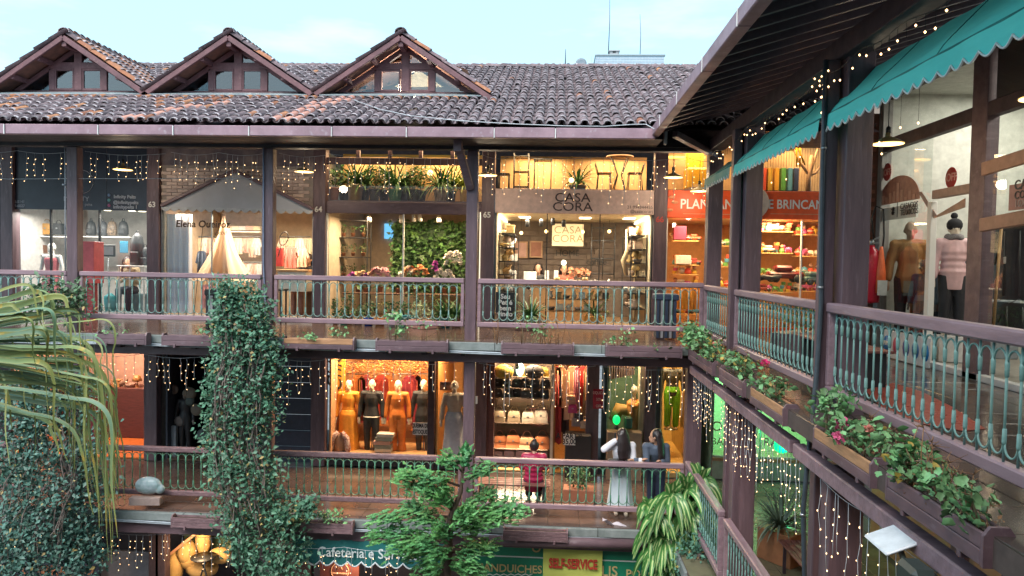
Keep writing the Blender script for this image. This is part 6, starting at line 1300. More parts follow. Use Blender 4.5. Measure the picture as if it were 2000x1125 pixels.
# L4 dress shop
c4 = lroom('dress shop with mannequins under warm orange light', 642, 838, cm((.55, .3, .16)), cm((.62, .4, .2), .35), cm((.75, .5, .28)), 2.6)
zf4 = Q(760, 888, YS).z
MB().box((Q(642, 800, YS).x, YS + .03, F1), (Q(838, 800, YS).x, YS + 1.2, zf4 - .02)).build('display_platform', cm((.5, .28, .12)), c4)
MB().box((Q(642, 800, YS).x, YS - .08, F1 + .02), (Q(905, 800, YS).x, YS + .02, zf4 - .09), .01).build('plinth', black_m, c4)
MB().box((Q(642, 800, YS).x, YS - .05, zf4 - .088), (Q(838, 800, YS).x, YS + .01, zf4 - .03)).build('self_glow_sill', M('self_glow_sill', (.8, .6, .4), None, 3, .4, emit=(1, .7, .4), es=.4), c4)  # sill made to glow, its light put into the material
pane(c4, Q(642, 800, YS).x, Q(838, 800, YS).x, zf4 - .03, zt6, YS - .01, 1)
for px in (680, 760, 815): area('shop_light', (Q(px, 700, YS).x, YS + .28, zt6 - .06), .45, 26.0, (1, .68, .38))
bn = EW('vertical_banner', 'yellow vertical banner with black handwritten lettering in the dress shop', 'banner', tuple(Q(655, 780, YS + .4))); a, b = Q(645, 786, YS + .4), Q(671, 702, YS + .4); MB().box((a.x, YS + .54, a.z), (b.x, YS + .56, zt6 - .02)).build('cloth', cm((.8, .42, .06), .6), bn); p = Q(667, 768, YS + .52); text('Chic', tuple(p), .5, black_m, bn, rot=(rad(90), rad(-90), 0), sx=.95, shear=.35)
# dry branches and racks behind
m = MB()
for i in range(220):
    p = Q(R.uniform(672, 832), R.uniform(704, 726), YS + R.uniform(.5, 1.1)); m.tube([p, p + V(R.gauss(0, .12), R.gauss(0, .06), R.gauss(-.03, .06)), p + V(R.gauss(0, .2), R.gauss(0, .1), R.gauss(-.08, .08))], [.009, .007, .004], 4)
o = m.build('dry_branches', M('golden_twig', (.6, .24, .06), (.35, .1, .03), 10, .7), None, True); o['label'] = 'tangle of golden dry branches along the dress shop ceiling'; o['category'] = 'decoration'
dcols = [((.55, .05, .03), 'red'), ((.6, .2, .05), 'orange'), ((.03, .03, .035), 'black'), ((.4, .05, .08), 'wine'), ((.5, .35, .2), 'tan'), ((.5, .06, .04), 'scarlet')]
tag(MB().tube([Q(670, 730, YS + 1.3), Q(835, 730, YS + 1.3)], .014, 6).build('clothes_rail', metal_m), 'steel clothes rail behind the dress shop mannequins', 'clothes rail')
for i, px in enumerate((700, 714, 745, 757, 800, 812, 822)): c_, n_ = dcols[(i * 2 + 1) % 6]; garm(Q(px, 733, YS + 1.3), .42, 1.05 + R.uniform(0, .3), cm(c_), f'{n_} long dress on the rail, {ORD[i]} from the left behind the mannequins', 'dresses on the rail', 'plain')
yel = cm((.85, .34, .04), .6); ocr = cm((.68, .2, .03), .6); blk = cm((.025, .025, .032), .7); gr2 = cm((.33, .32, .29), .8)
def mleg(o): pass
mann(680, 886, YS + .5, 'mannequin in a long orange yellow dress beside the vertical banner', [('dress', yel, 'dress', .02, .08), ('sleeved_top', yel, 'top', .014)])
mann(725, 886, YS + .45, 'mannequin in black jumper with white hem and black trousers', [('jumper', blk, 'top', .016), ('trousers', blk, 'trousers', .006)])
o_ = [o for o in bpy.data.objects if o.get('label', '').startswith('mannequin in black jumper')][0]; m = MB(); m.lathe([(.19, 0), (.198, .0), (.198, .02), (.19, .02)], (0, 0, .86), 20, 1, .76); m.build('white_hem', white_m, o_)
mann(776, 888, YS + .45, 'mannequin in a burnt orange wrap jumpsuit in the middle of the dress shop', [('blouse', ocr, 'top', .016), ('wide_trousers', ocr, 'trousers', .02, .02)])
mann(826, 886, YS + .55, 'mannequin in black beside the window frame of the dress shop', [('jacket', blk, 'coat', .016), ('trousers', blk, 'trousers', .006)])
plaid = M('tartan_fabric', (.5, .4, .38), (.2, .05, .06), 22, .8, st=(1, 1, 1), det=1)
e = EW('dress_form', 'dressmaker bust with a checked shirt at the lower left of the dress shop', 'mannequin', tuple(Q(662, 886, YS + .25))); c = Q(664, 884, YS + .25)
m = MB(); m.tube([c + V(0, 0, 0), c + V(0, 0, .3), c + V(0, 0, .45)], [.13, .13, .05], 12, True, True, .7); m.build('bust', cm((.3, .17, .12)), e)
for s in (-1, 1): MB().tube([c + V(s * .05, -.03, .48), c + V(s * .16, -.05, .35), c + V(s * .2, -.05, .1), c + V(s * .18, -.05, .0)], [.05, .07, .07, .05], 8).build('shirt_side', plaid, e)
for i in range(5): box_item(V(Q(750, 880, YS + .3).x + R.gauss(0, .015), YS + .3, zf4 + i * .085), (.38, .28, .08), cm(((.5, .45, .4), (.2, .22, .2), (.55, .3, .25), (.3, .32, .28), (.6, .55, .5))[i]), 'folded_clothes', f'folded clothes, {["lowest", "second", "third", "fourth", "topmost"][i]} of the pile between the mannequins', 'clothes', 'pile of folded clothes')
def paper(px0, py0, px1, py1, Y, lines, label, base=white_m, ink_=black_m, size=.1, sx=1, nm='paper_sign', bold=.004):
    a, b = Q(px0, py1, Y), Q(px1, py0, Y); e = EW(nm, label, 'sign', (a.x, Y, a.z)); MB().box((a.x, Y - .004, a.z), (b.x, Y + .004, b.z)).build('sheet', base, e)
    n = len(lines); H_ = b.z - a.z
    for i, s_ in enumerate(lines): text(s_, ((a.x + b.x) / 2, Y - .008, b.z - H_ * (i + .78) / n), size, ink_, e, align='CENTER', sx=sx, bold=bold)
    return e
paper(806, 826, 835, 849, YS - .05, ('QUEIMA DE', 'ESTOQUE'), 'white clearance sale sign on the dress shop window', size=.125, sx=.58)
# frame column and door with headless dress
x0, x1 = Q(837, 800, YS).x, Q(850, 800, YS).x; MB().box((x0, YS - .12, F1), (x1, YS + .1, zt6), .008).build('door_post', wood_dark, c4)
r = lroom('dress shop doorway lit amber behind the grey headless dress', 851, 906, cm((.62, .36, .14)), cm((.7, .45, .2), .3), cm((.6, .3, .1)), 2.6)
area('shop_light', (Q(878, 700, YS).x, YS + .2, zt6 - .06), .4, 23.6, (1, .68, .38))
e = mann(886, 897, YS - .35, 'headless form in beige blouse and long grey skirt at the shop door', [('blouse', cm((.42, .33, .25)), 'top', .014), ('long_skirt', cm((.36, .35, .37)), 'skirt', .02, .06)], skin=cm((.42, .33, .25)))
paper(859, 746, 881, 762, YS - .3, ('PROMO', '30%'), 'small pinkish card above the doorway of the dress shop', cm((.65, .32, .22)), black_m, .07, .8, bold=0)
# red brown boards right of the post
for i in range(3): x = Q(934, 800, YS).x + i * .12; MB().box((x, YS - .03, F1), (x + .116, YS + .04, zt6), .004).build('wall_board', redw, FB)
tag(MB().box((Q(929, 780, 13.2).x, 13.12, Q(929, 787, 13.2).z), (Q(933, 780, 13.2).x, 13.16, Q(929, 773, 13.2).z)).build('switch_box', white_m), 'tiny white switch box on the post between dress and bag shops', 'switch')
# L6 bag shop
c6 = lroom('handbag shop with shelves of black, cream and tan bags', 961, 1078, cm((.12, .08, .06)), cm((.6, .36, .16), .3), cm((.7, .5, .3)), 1.0)
area('shop_light', (Q(1018, 700, YS).x, YS + .1, zt6 - .06), .3, 35, WARM2); area('shop_light', (Q(1060, 700, YS).x, YS + .3, zt6 - .06), .4, 24.8, WARM); area('shop_light', (Q(990, 700, YS).x, YS + .3, zt6 - .06), .3, 7.4, WARM)
for px in (1010, 985, 1045): spotlight(Q(px, 712, YS + .2), 'lamp above the bag shop window, ' + {1010: 'middle', 985: 'left', 1045: 'right'}[px])
bx0, bx1 = Q(963, 800, YS + .3).x, Q(1072, 800, YS + .3).x; crm = cm((.72, .6, .46), .45); crm2 = cm((.55, .38, .24), .45); tan = cm((.42, .13, .05), .4); tan2 = cm((.55, .26, .14), .4); mauve = cm((.4, .25, .27), .5)
cap = cm((.05, .045, .05), .7); capg = cm((.5, .34, .05), .7)
for j, (py, cols, n, w_, h_, nm) in enumerate(((734, (cap, capg), 6, .24, .17, 'black bag'), (756, (cap, cap, bkg), 6, .22, .17, 'black bag'), (775, (cap, bkg), 6, .22, .17, 'dark bag'), (824, (crm, crm, crm2, crm2), 4, .31, .28, 'cream bag'), (874, (tan, tan, tan2, tan), 4, .34, .28, 'tan bag'), (893, (mauve,), 5, .26, .16, 'mauve bag'))):
    z = Q(1018, py, YS + .35).z; shelf_board(bx0, bx1, z, YS + .2, YS + .62, cm((.2, .12, .08)), f'shelf under the {["top black", "second black", "third dark", "cream", "tan", "mauve"][j]} bags', .02)
    if j in (3, 4, 5): area('bag_fill_light', ((bx0 + bx1) / 2, YS + .16, z + .34), 1.0, 3.5, WARM2, (rad(-20), 0, 0), .03)  # added fill over the lower bag rows; no shelf lamps are known
    for q in range(n):
        handbag(V(bx0 + (q + .5) * (bx1 - bx0) / n + R.gauss(0, .01), YS + .36 + R.uniform(-.05, .05), z), w_ * R.uniform(.88, 1.05), h_ * R.uniform(.85, 1.08), .15, cols[(q * 7 + j) % len(cols)], f'{nm}, {ORD[q]} from the left on the {["top", "second", "third", "cream bag", "tan bag", "lowest"][j]} shelf', 'bags of the handbag shop', 1 if j in (3, 4) else .5, R.uniform(-.25, .25))
for i, (px, py, c_) in enumerate(((984, 724, capg), (1043, 724, cap))): m = MB(Matrix.Translation(Q(px, py, YS + .12))); m.ball((0, 0, -.02), .22, 1, .6, .75, 14, 8); tag(m.build('domed_hat', c_), ['mustard and black domed bag display at the top left of the bag window', 'dark domed bag display at the top right of the bag window'][i], 'hat')
tag(MB().ball(tuple(Q(1016, 722, YS + .3)), .14, .7, .5, 1.1).build('pale_lamp', M('mint_lamp', (.6, .9, .8), None, 3, .5, emit=(.6, 1, .85), es=.7)), 'mint white glowing lamp between the two domes', 'lamp')
pane(c6, Q(961, 800, YS).x, Q(1076, 800, YS).x, F1 + .1, zt6, YS - .01, 1)
tag(MB().box((Q(1076, 800, YS).x, YS - .08, F1), (Q(1081, 800, YS).x, YS - .02, zt6), .004).build('door_frame', M('cream_lit_frame', (.8, .66, .5), None, 3, .5)), 'cream vertical door frame of the bag shop', 'door frame')
# L7 doorway with scarves
r = lroom('doorway hung with scarves and small bags, amber lit', 1081, 1158, cm((.3, .14, .05)), cm((.6, .32, .1), .3), cm((.6, .35, .15)), 2.6)
area('shop_light', (Q(1115, 700, YS).x, YS + .1, zt6 - .06), .4, 27.9, (1, .6, .3))
for i, (px, w_, h_, c_, n_) in enumerate(((1095, .3, .9, (.6, .36, .22), 'tan blanket coat'), (1118, .35, 1.2, (.62, .4, .28), 'pale checked shawl'), (1138, .22, .9, (.6, .05, .05), 'red scarf'), (1127, .14, .8, (.65, .25, .35), 'pink scarf'), (1148, .2, 1.3, (.35, .25, .15), 'brown hanging strap bundle'), (1103, .25, 1.5, (.06, .04, .04), 'black scarf'), (1090, .2, 1.7, (.35, .03, .04), 'dark red scarf'))): garm(Q(px, 716, YS + .15 + .08 * (i % 3)), w_, h_, cm(c_), f'{n_} hanging in the doorway right of the bag shop', 'scarves in the doorway', 'plain')
for i, (px, py, c_, n_) in enumerate(((1115, 778, (.6, .35, .22), 'beige'), (1152, 772, (.6, .28, .05), 'amber'), (1118, 796, (.5, .05, .2), 'magenta'), (1125, 822, (.25, .2, .2), 'grey'), (1142, 826, (.7, .5, .35), 'cream'), (1130, 812, (.05, .04, .05), 'black'))): handbag(Q(px, py + 10, YS + .02), .2, .18, .09, cm(c_, .5), f'small {n_} shoulder bag hanging among the scarves', 'small hanging bags')
tag(MB().box((Q(1103, 890, YS).x, YS - .35, F1), (Q(1152, 890, YS).x, YS + .1, Q(1130, 850, YS - .3).z), .01).build('black_display_cube', black_m), 'black draped display block in the scarf doorway', 'display block')
paper(1100, 848, 1124, 869, YS - .38, ('A PARTIR', '35,00'), 'white price card reading thirty five on the black display block', size=.16, sx=.85)
paper(1158, 760, 1180, 798, YS - .14, ('LIQUIDA', '50%', 'OFF'), 'dark red sale poster on the post of the scarf doorway', cm((.4, .02, .05)), cm((.8, .6, .6)), .09, .7, bold=0)
# L8 window with scarf mannequin
c8 = lroom('shop window with a scarfed bust and glowing green lamp', 1185, 1266, cm((.12, .2, .12)), cm((.6, .42, .22), .3), cm((.6, .55, .4)), 1.6)
area('shop_light', (Q(1235, 700, YS).x, YS + .2, zt6 - .06), .4, 22, (1, .75, .45))
MB().box((Q(1250, 800, YS).x, YS + .1, F1 + .03), (Q(1266, 800, YS).x, YS + .5, zt6 - .05)).build('side_column', cm((.72, .6, .42)), c8)
pane(c8, Q(1185, 800, YS).x, Q(1266, 800, YS).x, F1 + .1, zt6, YS - .01, 1)
a, b = Q(1186, 745, YS + .3), Q(1240, 722, YS + .3); tag(MB().grid(lambda u, v: (a.x + (b.x - a.x) * u, YS + .3 + .02 * math.sin(u * 70), b.z - (.35 - .14 * u) * v + .1), 60, 3).build('brown_pleated_blind', cm((.16, .1, .09))), 'brown pleated cloth across the top of the scarf window', 'blind')
e = EW('scarf_bust', 'bust wrapped in an orange scarf over a mustard shirt in the window', 'mannequin', tuple(Q(1235, 840, YS + .4))); c = Q(1237, 840, YS + .4)
m = MB(); m.tube([c, c + V(0, 0, .3), c + V(0, 0, .55), c + V(0, 0, .68)], [.16, .15, .19, .07], 12, True, True, .7); ob('torso', fuse(m, 'torso', cm((.55, .3, .12))), e); m = MB(); m.chain([c + V(0, 0, .66), c + V(0, 0, .8)], [.05, .045]); m.ball(tuple(c + V(0, 0, .9)), .09, .85, 1, 1.2); m.build('head', shop_skin, e)
m = MB(); m.tube([c + V(-.12, -.12, .62), c + V(0, -.17, .56), c + V(.12, -.12, .62), c + V(0, .1, .68), c + V(-.12, -.1, .64), c + V(-.1, -.18, .45), c + V(-.12, -.17, .15)], [.06, .07, .06, .05, .06, .06, .05], 8); m.build('scarf', cm((.65, .25, .05)), e)
p = Q(1210, 822, YS + .35); m = MB(); m.tube([p + V(-.15, 0, 0), p + V(0, -.02, .3), p + V(.15, 0, .25), p + V(.28, 0, 0)], [.1, .14, .14, .08], 8); tag(m.build('draped_scarf', cm((.5, .27, .07))), 'ochre scarf heap draped before the bust', 'scarf')
p = Q(1204, 820, YS - .25); e = EW('green_lamp', 'bright green glowing lamp in the scarf window', 'lamp', tuple(p)); MB().ball(tuple(p), .085, .95, .95, 1.25, 14, 10).build('globe', M('green_glow', (.02, .8, .25), None, 3, .4, emit=(.0, .8, .13), es=.5), e); MB().lathe([(.05, -.2), (.05, -.13)], tuple(p), 10).build('cap', black_m, e)
tag(MB().box((Q(1217, 840, YS).x, YS - .3, Q(1217, 838, YS - .3).z), (Q(1232, 840, YS).x, YS - .1, Q(1217, 815, YS - .3).z), .03).build('dark_green_box', cm((.02, .09, .06), .4)), 'dark green box beside the green lamp', 'box')
tag(MB().box((Q(1183, 862, YS).x, YS - .35, Q(1200, 890, YS - .3).z - .6), (Q(1250, 862, YS).x, YS - .06, Q(1200, 843, YS - .3).z), .01).build('glass_counter', cm((.3, .2, .13))), 'brown display counter beneath the green lamp', 'counter')
# L9 green trousers shop
c9 = lroom('yellow lit shop with green trousers hanging', 1290, 1366, cm((.6, .4, .14)), cm((.7, .42, .14), .25), cm((.6, .5, .35)), 3.2)
area('shop_light', (Q(1325, 700, YS).x, YS + 1.5, zt6 - .06), .7, 37.2, (1, .75, .38))
mann(1311, 838, YS + 1.6, 'mannequin with bright green trousers and black top', [('top', blk, 'top', .014), ('green_trousers', cm((.12, .42, .02), .6), 'trousers', .016)], skin=cm((.3, .2, .14)))
for i, (px, c_) in enumerate(((1344, (.5, .36, .18)), (1355, (.6, .42, .22)))): garm(Q(px, 760, YS + 1.2), .34, .9, cm(c_), ['khaki trousers hanging right of the green ones', 'beige trousers at the right edge of the yellow lit shop'][i], 'hanging trousers', 'plain')
tag(MB().box((Q(1335, 730, YS + .8).x, YS + .9, Q(1340, 760, YS + .8).z), (Q(1360, 730, YS).x, YS + 1.0, zt6 - .05)).build('dark_rack_panel', wood_dark), 'dark slatted panel above the beige trousers', 'board')
tag(MB(Matrix.Translation(Q(1350, 822, YS + 1))).chain([V(-.12, 0, 0), V(.05, 0, .03), V(.14, 0, .06)], [.04, .045, .03]).build('white_shoe', white_m), 'pale shoe on the shelf below the beige trousers', 'shoe')
pane(c9, Q(1290, 800, YS).x, Q(1366, 800, YS).x, F1 + .1, zt6, YS - .01, 1); MB().box((Q(1290, 800, YS).x, YS - .05, F1), (Q(1366, 800, YS).x, YS + .03, F1 + .1)).build('sill', cm((.5, .3, .12)), c9)
# L10 green lit shop beyond the corner
xg0, xg1 = Q(1392, 800, YS).x, 6.6
cg = room('l', 'shop behind large glass washed in green light beyond the corner', xg0, xg1, F1, zt6, YS, YS + 2.4, cm((.5, .68, .5)), cm((.55, .65, .55)), cm((.3, .33, .2), .3))
area('shop_light', (4.2, YS + .9, zt6 - .08), .8, 27.9, (.35, 1, .45)); area('shop_light', (5.6, YS + .9, zt6 - .08), .8, 18.6, (.8, 1, .6))
zg_ = Q(1500, 890, YS).z; MB().box((xg0, YS - .06, F1), (xg1, YS + .03, zg_ - .02), .01).build('sill', M('sill_taupe', (.3, .24, .2), None, 4, .6), cg); MB().box((xg0, YS - .09, zg_ - .12), (xg1, YS - .06, zg_ - .06)).build('sill_trim', cm((.35, .12, .06)), cg)
pane(cg, xg0, xg1, zg_ - .02, zt6, YS - .01, 3, metal_m, .02)
gl1 = cm((.25, .13, .08)); sgG = EW('window_lettering', 'brown lettering on the green lit glass beyond the corner', 'sign', tuple(Q(1450, 850, YS)))
for s_, px, py, z_ in (('Ocl', 1389, 841, .3), ('i', 1437, 841, .28), ('adie', 1486, 838, .27), ('BA', 1388, 868, .22), ('RA', 1490, 871, .26)): tx(s_, px, py, z_, gl1, sgG, Y=YS - .03)
p = Q(1527, 872, YS - .5); e = EW('green_lantern', 'large glowing green lantern before the far glass', 'lantern', tuple(p)); MB().lathe([(.07, -.13), (.14, -.08), (.16, 0), (.15, .1), (.1, .14)], tuple(p), 16).build('globe', M('green_glow2', (.02, .85, .4), None, 3, .4, emit=(.0, .8, .25), es=.5), e); MB().lathe([(.06, .14), (.07, .17), (.03, .2)], tuple(p), 10).build('cap', black_m, e); MB().tube([p + V(0, 0, .2), V(p.x, p.y, zt6 + .1)], .006, 4).build('cord', black_m, e)
point('lantern_light', p + V(0, -.3, 0), 4, (.05, 1, .4), .12)
# ================================================================== SIDE WING SHOPS (upper)
XG = XS; brw = M('red_wall_brick', (.3, .12, .08), (.2, .08, .06), 12, .8, .1, .2, rnd=.25)
zW0, zW1 = F2 + .09, 1.93
wr = EW('shop_unit', 'clothes shop of the side wing behind tall glass panes', 'shop', (7, 9, F2))
MB().box((8.6, 2.5, F2), (8.68, 12.6, 3.4)).build('back_wall', cm((.55, .56, .52)), wr); MB().box((XG + .03, 12.5, F2), (8.6, 12.58, 3.4)).build('side_wall', cm((.62, .62, .56)), wr); MB().box((XG - .1, 2.5, 2.9), (8.6, 12.5, 2.94)).build('ceiling', cm((.6, .6, .55)), wr); MB().box((XG + .03, 2.5, F2 - .001), (8.59, 12.49, F2 + .04)).build('floor', cm((.3, .26, .22), .35), wr)
# brick end wall beside the extinguisher
MB().box((4.98, 12.6, F2), (XG, 12.7, 2.6)).build('end_wall', cm((.16, .07, .05)), wr); bricks(wr, 4.98, XG, F2, 2.5, 12.595, .2, .07, brw)
MB().box((4.9, 12.55, F2), (4.98, 12.75, 2.6), .01).build('corner_trim', wood_dark, wr)
def wpost(y0, y1, m_=wood, n='shop_post'): MB().box((XG - .06, y0, F2), (XG + .1, y1, 2.85), .008).build(n, m_, wr)
for px in (1912, ): y = W(px, 500, XG).y; wpost(y - .16, y + .18)
wpost(12.4, 12.55, M('grey_jamb', (.32, .3, .29), None, 4, .5), 'door_jamb'); wpost(6.0, 6.3)
MB().box((XG - .05, 2.5, 1.93), (XG + .08, 12.4, 2.12), .008).build('transom_beam', wood_dark, wr); MB().box((XG - .05, 2.5, 2.78), (XG + .08, 12.4, 2.9), .008).build('transom_beam', wood_dark, wr)
yp = W(1912, 500, XG).y
def wpane(y0, y1, z0, z1, nm='glass_pane'): MB().box((XG - .004, y0, z0), (XG + .004, y1, z1)).build(nm, glass_m, wr)
ym = W(1818, 500, XG).y
wpane(ym + .05, 12.4, F2 + .09, 1.93); wpane(yp + .19, 12.4, 2.12, 2.78); wpane(6.3, yp - .17, F2 + .09, 1.93); wpane(6.3, yp - .17, 2.12, 2.78)
MB().box((XG - .05, ym - .06, F2), (XG + .04, ym + .05, W(1818, 395, XG).z), .006).build('door_frame', white_m, wr)
MB().box((XG - .05, yp + .19, W(1880, 380, XG).z), (XG + .04, ym - .06, W(1880, 365, XG).z + .02), .006).build('door_head', cm((.45, .3, .24)), wr)
MB().box((XG - .06, 2.5, F2), (XG + .06, 12.4, F2 + .085), .006).build('sill', M('sill_white', (.6, .58, .58), None, 4, .5), wr)
for y, pw in ((11.2, 30), (8.6, 30), (6.0, 34)): area('shop_light', (7.0, y, 2.86), 1.2, pw * .8, (1, .96, .84))
for i, (px, py, Y_) in enumerate(((1750, 402, 12), (1745, 458, 12.2), (1776, 457, 12.2), (1805, 456, 12.2))): downlight(W(px, py, 6.6), ['bright round ceiling lamp', 'left small spotlight', 'middle small spotlight', 'right small spotlight'][i] + ' seen through the clothes shop glass', .07 if i else .1)
p = W(1752, 402, 6.6); 
# stickers and poster on the glass
def wtext(s_, px, py, size, mat, par, X=XG - .02, **k): p = W(px, py, X); return text(s_, tuple(p), size, mat, par, rot=(rad(90), 0, rad(-90)), **k)
for i, (px, py) in enumerate(((1733, 336), (1858, 347))):
    p = W(px, py, XG - .02); e = EW('round_sticker', ['far round red discount sticker on the wing glass', 'near round red discount sticker on the wing glass'][i], 'sticker', tuple(p)); m = MB(Matrix.Translation(p) @ Matrix.Rotation(rad(-90), 4, 'Y')); m.lathe([(.001, 0), (.145, 0), (.145, .004), (.001, .004)], (0, 0, 0), 24); m.build('disc', cm((.5, .06, .05)), e); wtext('OFF', px, py + 6, .15, cm((.7, .35, .3)), e, X=XG - .027, align='CENTER', bold=.003)
ar = EW('arched_poster', 'arched brown poster of a city skyline on the wing glass', 'poster', tuple(W(1760, 395, XG - .03)))
pa, pb = W(1716, 396, XG - .03), W(1796, 392, XG - .03); yc = (pa.y + pb.y) / 2; hw = (pa.y - pb.y) / 2; z0 = W(1756, 395, XG - .03).z
MB().prism([(hw * math.cos(t), .42 * math.sin(t)) for t in np.linspace(0, math.pi, 20)], (XG - .03, yc, z0), (0, 1, 0), (0, 0, 1), (1, 0, 0), .008).build('sheet', M('sepia_print', (.42, .17, .11), (.22, .08, .06), 9, .5), ar)
for i in range(9): y = yc + hw * .75 * (1 - i / 4); h_ = R.uniform(.06, .2) + (.12 if i == 4 else 0); MB().box((XG - .036, y - .04, z0 + .01), (XG - .031, y + .04, z0 + h_)).build('skyline_print', cm((.55, .3, .22)), ar)
MB().prism([(-.05, -.0), (.05, 0), (.5, -.38), (.42, -.42)], (XG - .03, pb.y, z0 + .1), (0, -1, 0), (0, 0, 1), (1, 0, 0), .01).build('band', cm((.4, .28, .24)), ar); MB().prism([(.42, -.42), (.5, -.38), (1.2, -.2), (1.2, -.32)], (XG - .03, pb.y, z0 + .1), (0, -1, 0), (0, 0, 1), (1, 0, 0), .01).build('band', cm((.48, .3, .22)), ar)
tp = EW('white_notice', 'white notice about thermal coats on the wing glass', 'sign', tuple(W(1760, 420, XG - .02))); a, b = W(1722, 425, XG - .02), W(1790, 397, XG - .02); MB().box((XG - .022, b.y, a.z - .06), (XG - .018, a.y, b.z)).build('sheet', cm((.6, .6, .56)), tp)
wtext('CASACOS', 1758, 409, .125, black_m, tp, X=XG - .03, bold=.002); wtext('TERMICOS', 1758, 421, .125, black_m, tp, X=XG - .03, bold=.002, sx=.95); p = W(1752, 424, XG - .03); MB().box((XG - .032, p.y - .008, p.z), (XG - .028, p.y + .008, p.z + .24)).build('line', black_m, tp)
p = W(1744, 412, XG - .03); m = MB()
for q in range(6): t = q * math.pi / 6; m.bar(p + V(0, -.07 * math.cos(t), -.07 * math.sin(t)), p + V(0, .07 * math.cos(t), .07 * math.sin(t)), .006, .01, (1, 0, 0))
m.build('snowflake', black_m, tp)
ct_s = EW('counter_sign', 'pinkish square sign with dark lettering at the right edge of the photo', 'sign', tuple(W(1990, 385, XG + .02)))
a, b = W(1970, 412, XG - .03), W(2030, 352, XG - .03); MB().box((XG - .034, b.y - .3, a.z), (XG - .03, a.y, b.z)).build('sheet', cm((.4, .22, .2)), ct_s)
wtext('CASACOS', 1981, 371, .16, black_m, ct_s, X=XG - .04, bold=.003); wtext('COURO', 1981, 389, .13, black_m, ct_s, X=XG - .04, bold=.002); wtext('10X', 1981, 405, .12, cm((.5, .4, .38)), ct_s, X=XG - .04)
# slatted shop wall, timber rails of the near shop
for i in range(16): z = -.7 + i * .17; MB().box((7.2, 4.2, z), (7.24, 9.0, z + .155), .003).build('wall_slat', cm((.66, .68, .64), .5), wr)
for z in (1.32, .62): MB().bar(V(XG - .09, yp - .17, z - .05), V(XG - .09, 6.3, z + .12), .05, .17, (0, 0, 1), .01).build('timber_rail', cm((.42, .24, .17)), wr)
MB().box((XG + .02, 6.4, 2.0), (XG + .03, yp - .2, 2.78)).build('window_poster', M('dark_portrait_print', (.05, .05, .06), (.12, .08, .07), 1.6, .4), wr)
# wing mannequin
pk = cm((.72, .46, .47), .5); pst = dict(POSE['stand']); pst['face'] = (-1, -.15, 0)
p = W(1856, 660, 5.95); e = person('mannequin in a pink quilted jacket and black bobble hat', (5.95, p.y, F2 + .42), rad(-12), POSE['stand'], [('quilted_jacket', pk, 'puffer', .02), ('trousers', blk, 'trousers', .01)], None, skin=shop_skin, cat='mannequin', group=None)
m = MB(); m.ball((0, .0, 1.65), .112, 1, 1.05, .95); m.ball((0, .03, 1.79), .05); m.build('bobble_hat', M('black_wool', (.02, .02, .025), None, 60, .9), e); m = MB(); m.tube([(.09 * math.cos(t), .08 * math.sin(t), 1.47 + .015 * math.sin(3 * t)) for t in np.linspace(0, 6.28, 16)], .045, 7); m.build('fur_collar', M('grey_fur', (.12, .11, .12), (.3, .28, .28), 80, .95), e)
m = MB(); m.box((-.2, -.2, -.37), (.2, .2, 0)); m.build('stand', wht, e)
for i, (px, c_, n_) in enumerate(((1878, (.02, .03, .06), 'navy'), (1868, (.03, .3, .33), 'teal'), (1862, (.35, .36, .28), 'sage'))): garm(W(px, 480 if i == 0 else 560, 6.4), .4, 1.0 if i == 0 else .8, cm(c_), f'{n_} garment hanging behind the pink jacket', 'garments behind the pink jacket', 'plain')
p = W(1755, 640, 6.0); e = person('mannequin in a long mustard brown coat replacing a poster figure behind the far wing glass', (5.75, 12.1, F2 + .25), rad(-20), POSE['stand'], [('coat', cm((.33, .17, .06)), 'coat', .02), ('trousers', blk, 'trousers', .01)], None, skin=cm((.4, .28, .2)), cat='mannequin')  # coat figure belongs to a poster; mannequin added in its place
e.scale = (1.12,) * 3
e = person('child sized mannequin in dark hooded coat behind the wing glass', (5.8, 11.7, F2 + .2), rad(-60), POSE['stand'], [('coat', cm((.05, .07, .09)), 'coat', .02), ('trousers', cm((.1, .16, .2)), 'trousers', .02)], None, skin=cm((.1, .08, .07)), cat='mannequin'); e.scale = (.78,) * 3; m = MB(); m.ball((0, .02, 1.62), .13); m.build('hood', cm((.04, .05, .06)), e)
e = person('small mannequin in brown jacket beside the hooded child figure', (6.05, 11.6, F2 + .2), rad(-50), POSE['stand'], [('coat', cm((.14, .06, .04)), 'coat', .02), ('trousers', blk, 'trousers', .02)], None, skin=cm((.3, .2, .15)), cat='mannequin'); e.scale = (.8,) * 3
tag(MB().box((6.2, 11.6, F2 + .04), (7.2, 12.3, F2 + .95), .01).build('glass_case', cm((.3, .33, .36), .2)), 'grey glass topped counter at the far end of the wing shop', 'counter')
m = MB(); leafcloud(m, [V(R.uniform(6.2, 6.9), R.uniform(11.7, 12.1), F2 + 1.0 + abs(R.gauss(0, .08))) for q in range(60)], .12, 'round'); tag(m.build('wool_hats_heap', cm((.1, .28, .14))), 'heap of green and red woollen goods on the grey counter', 'goods')
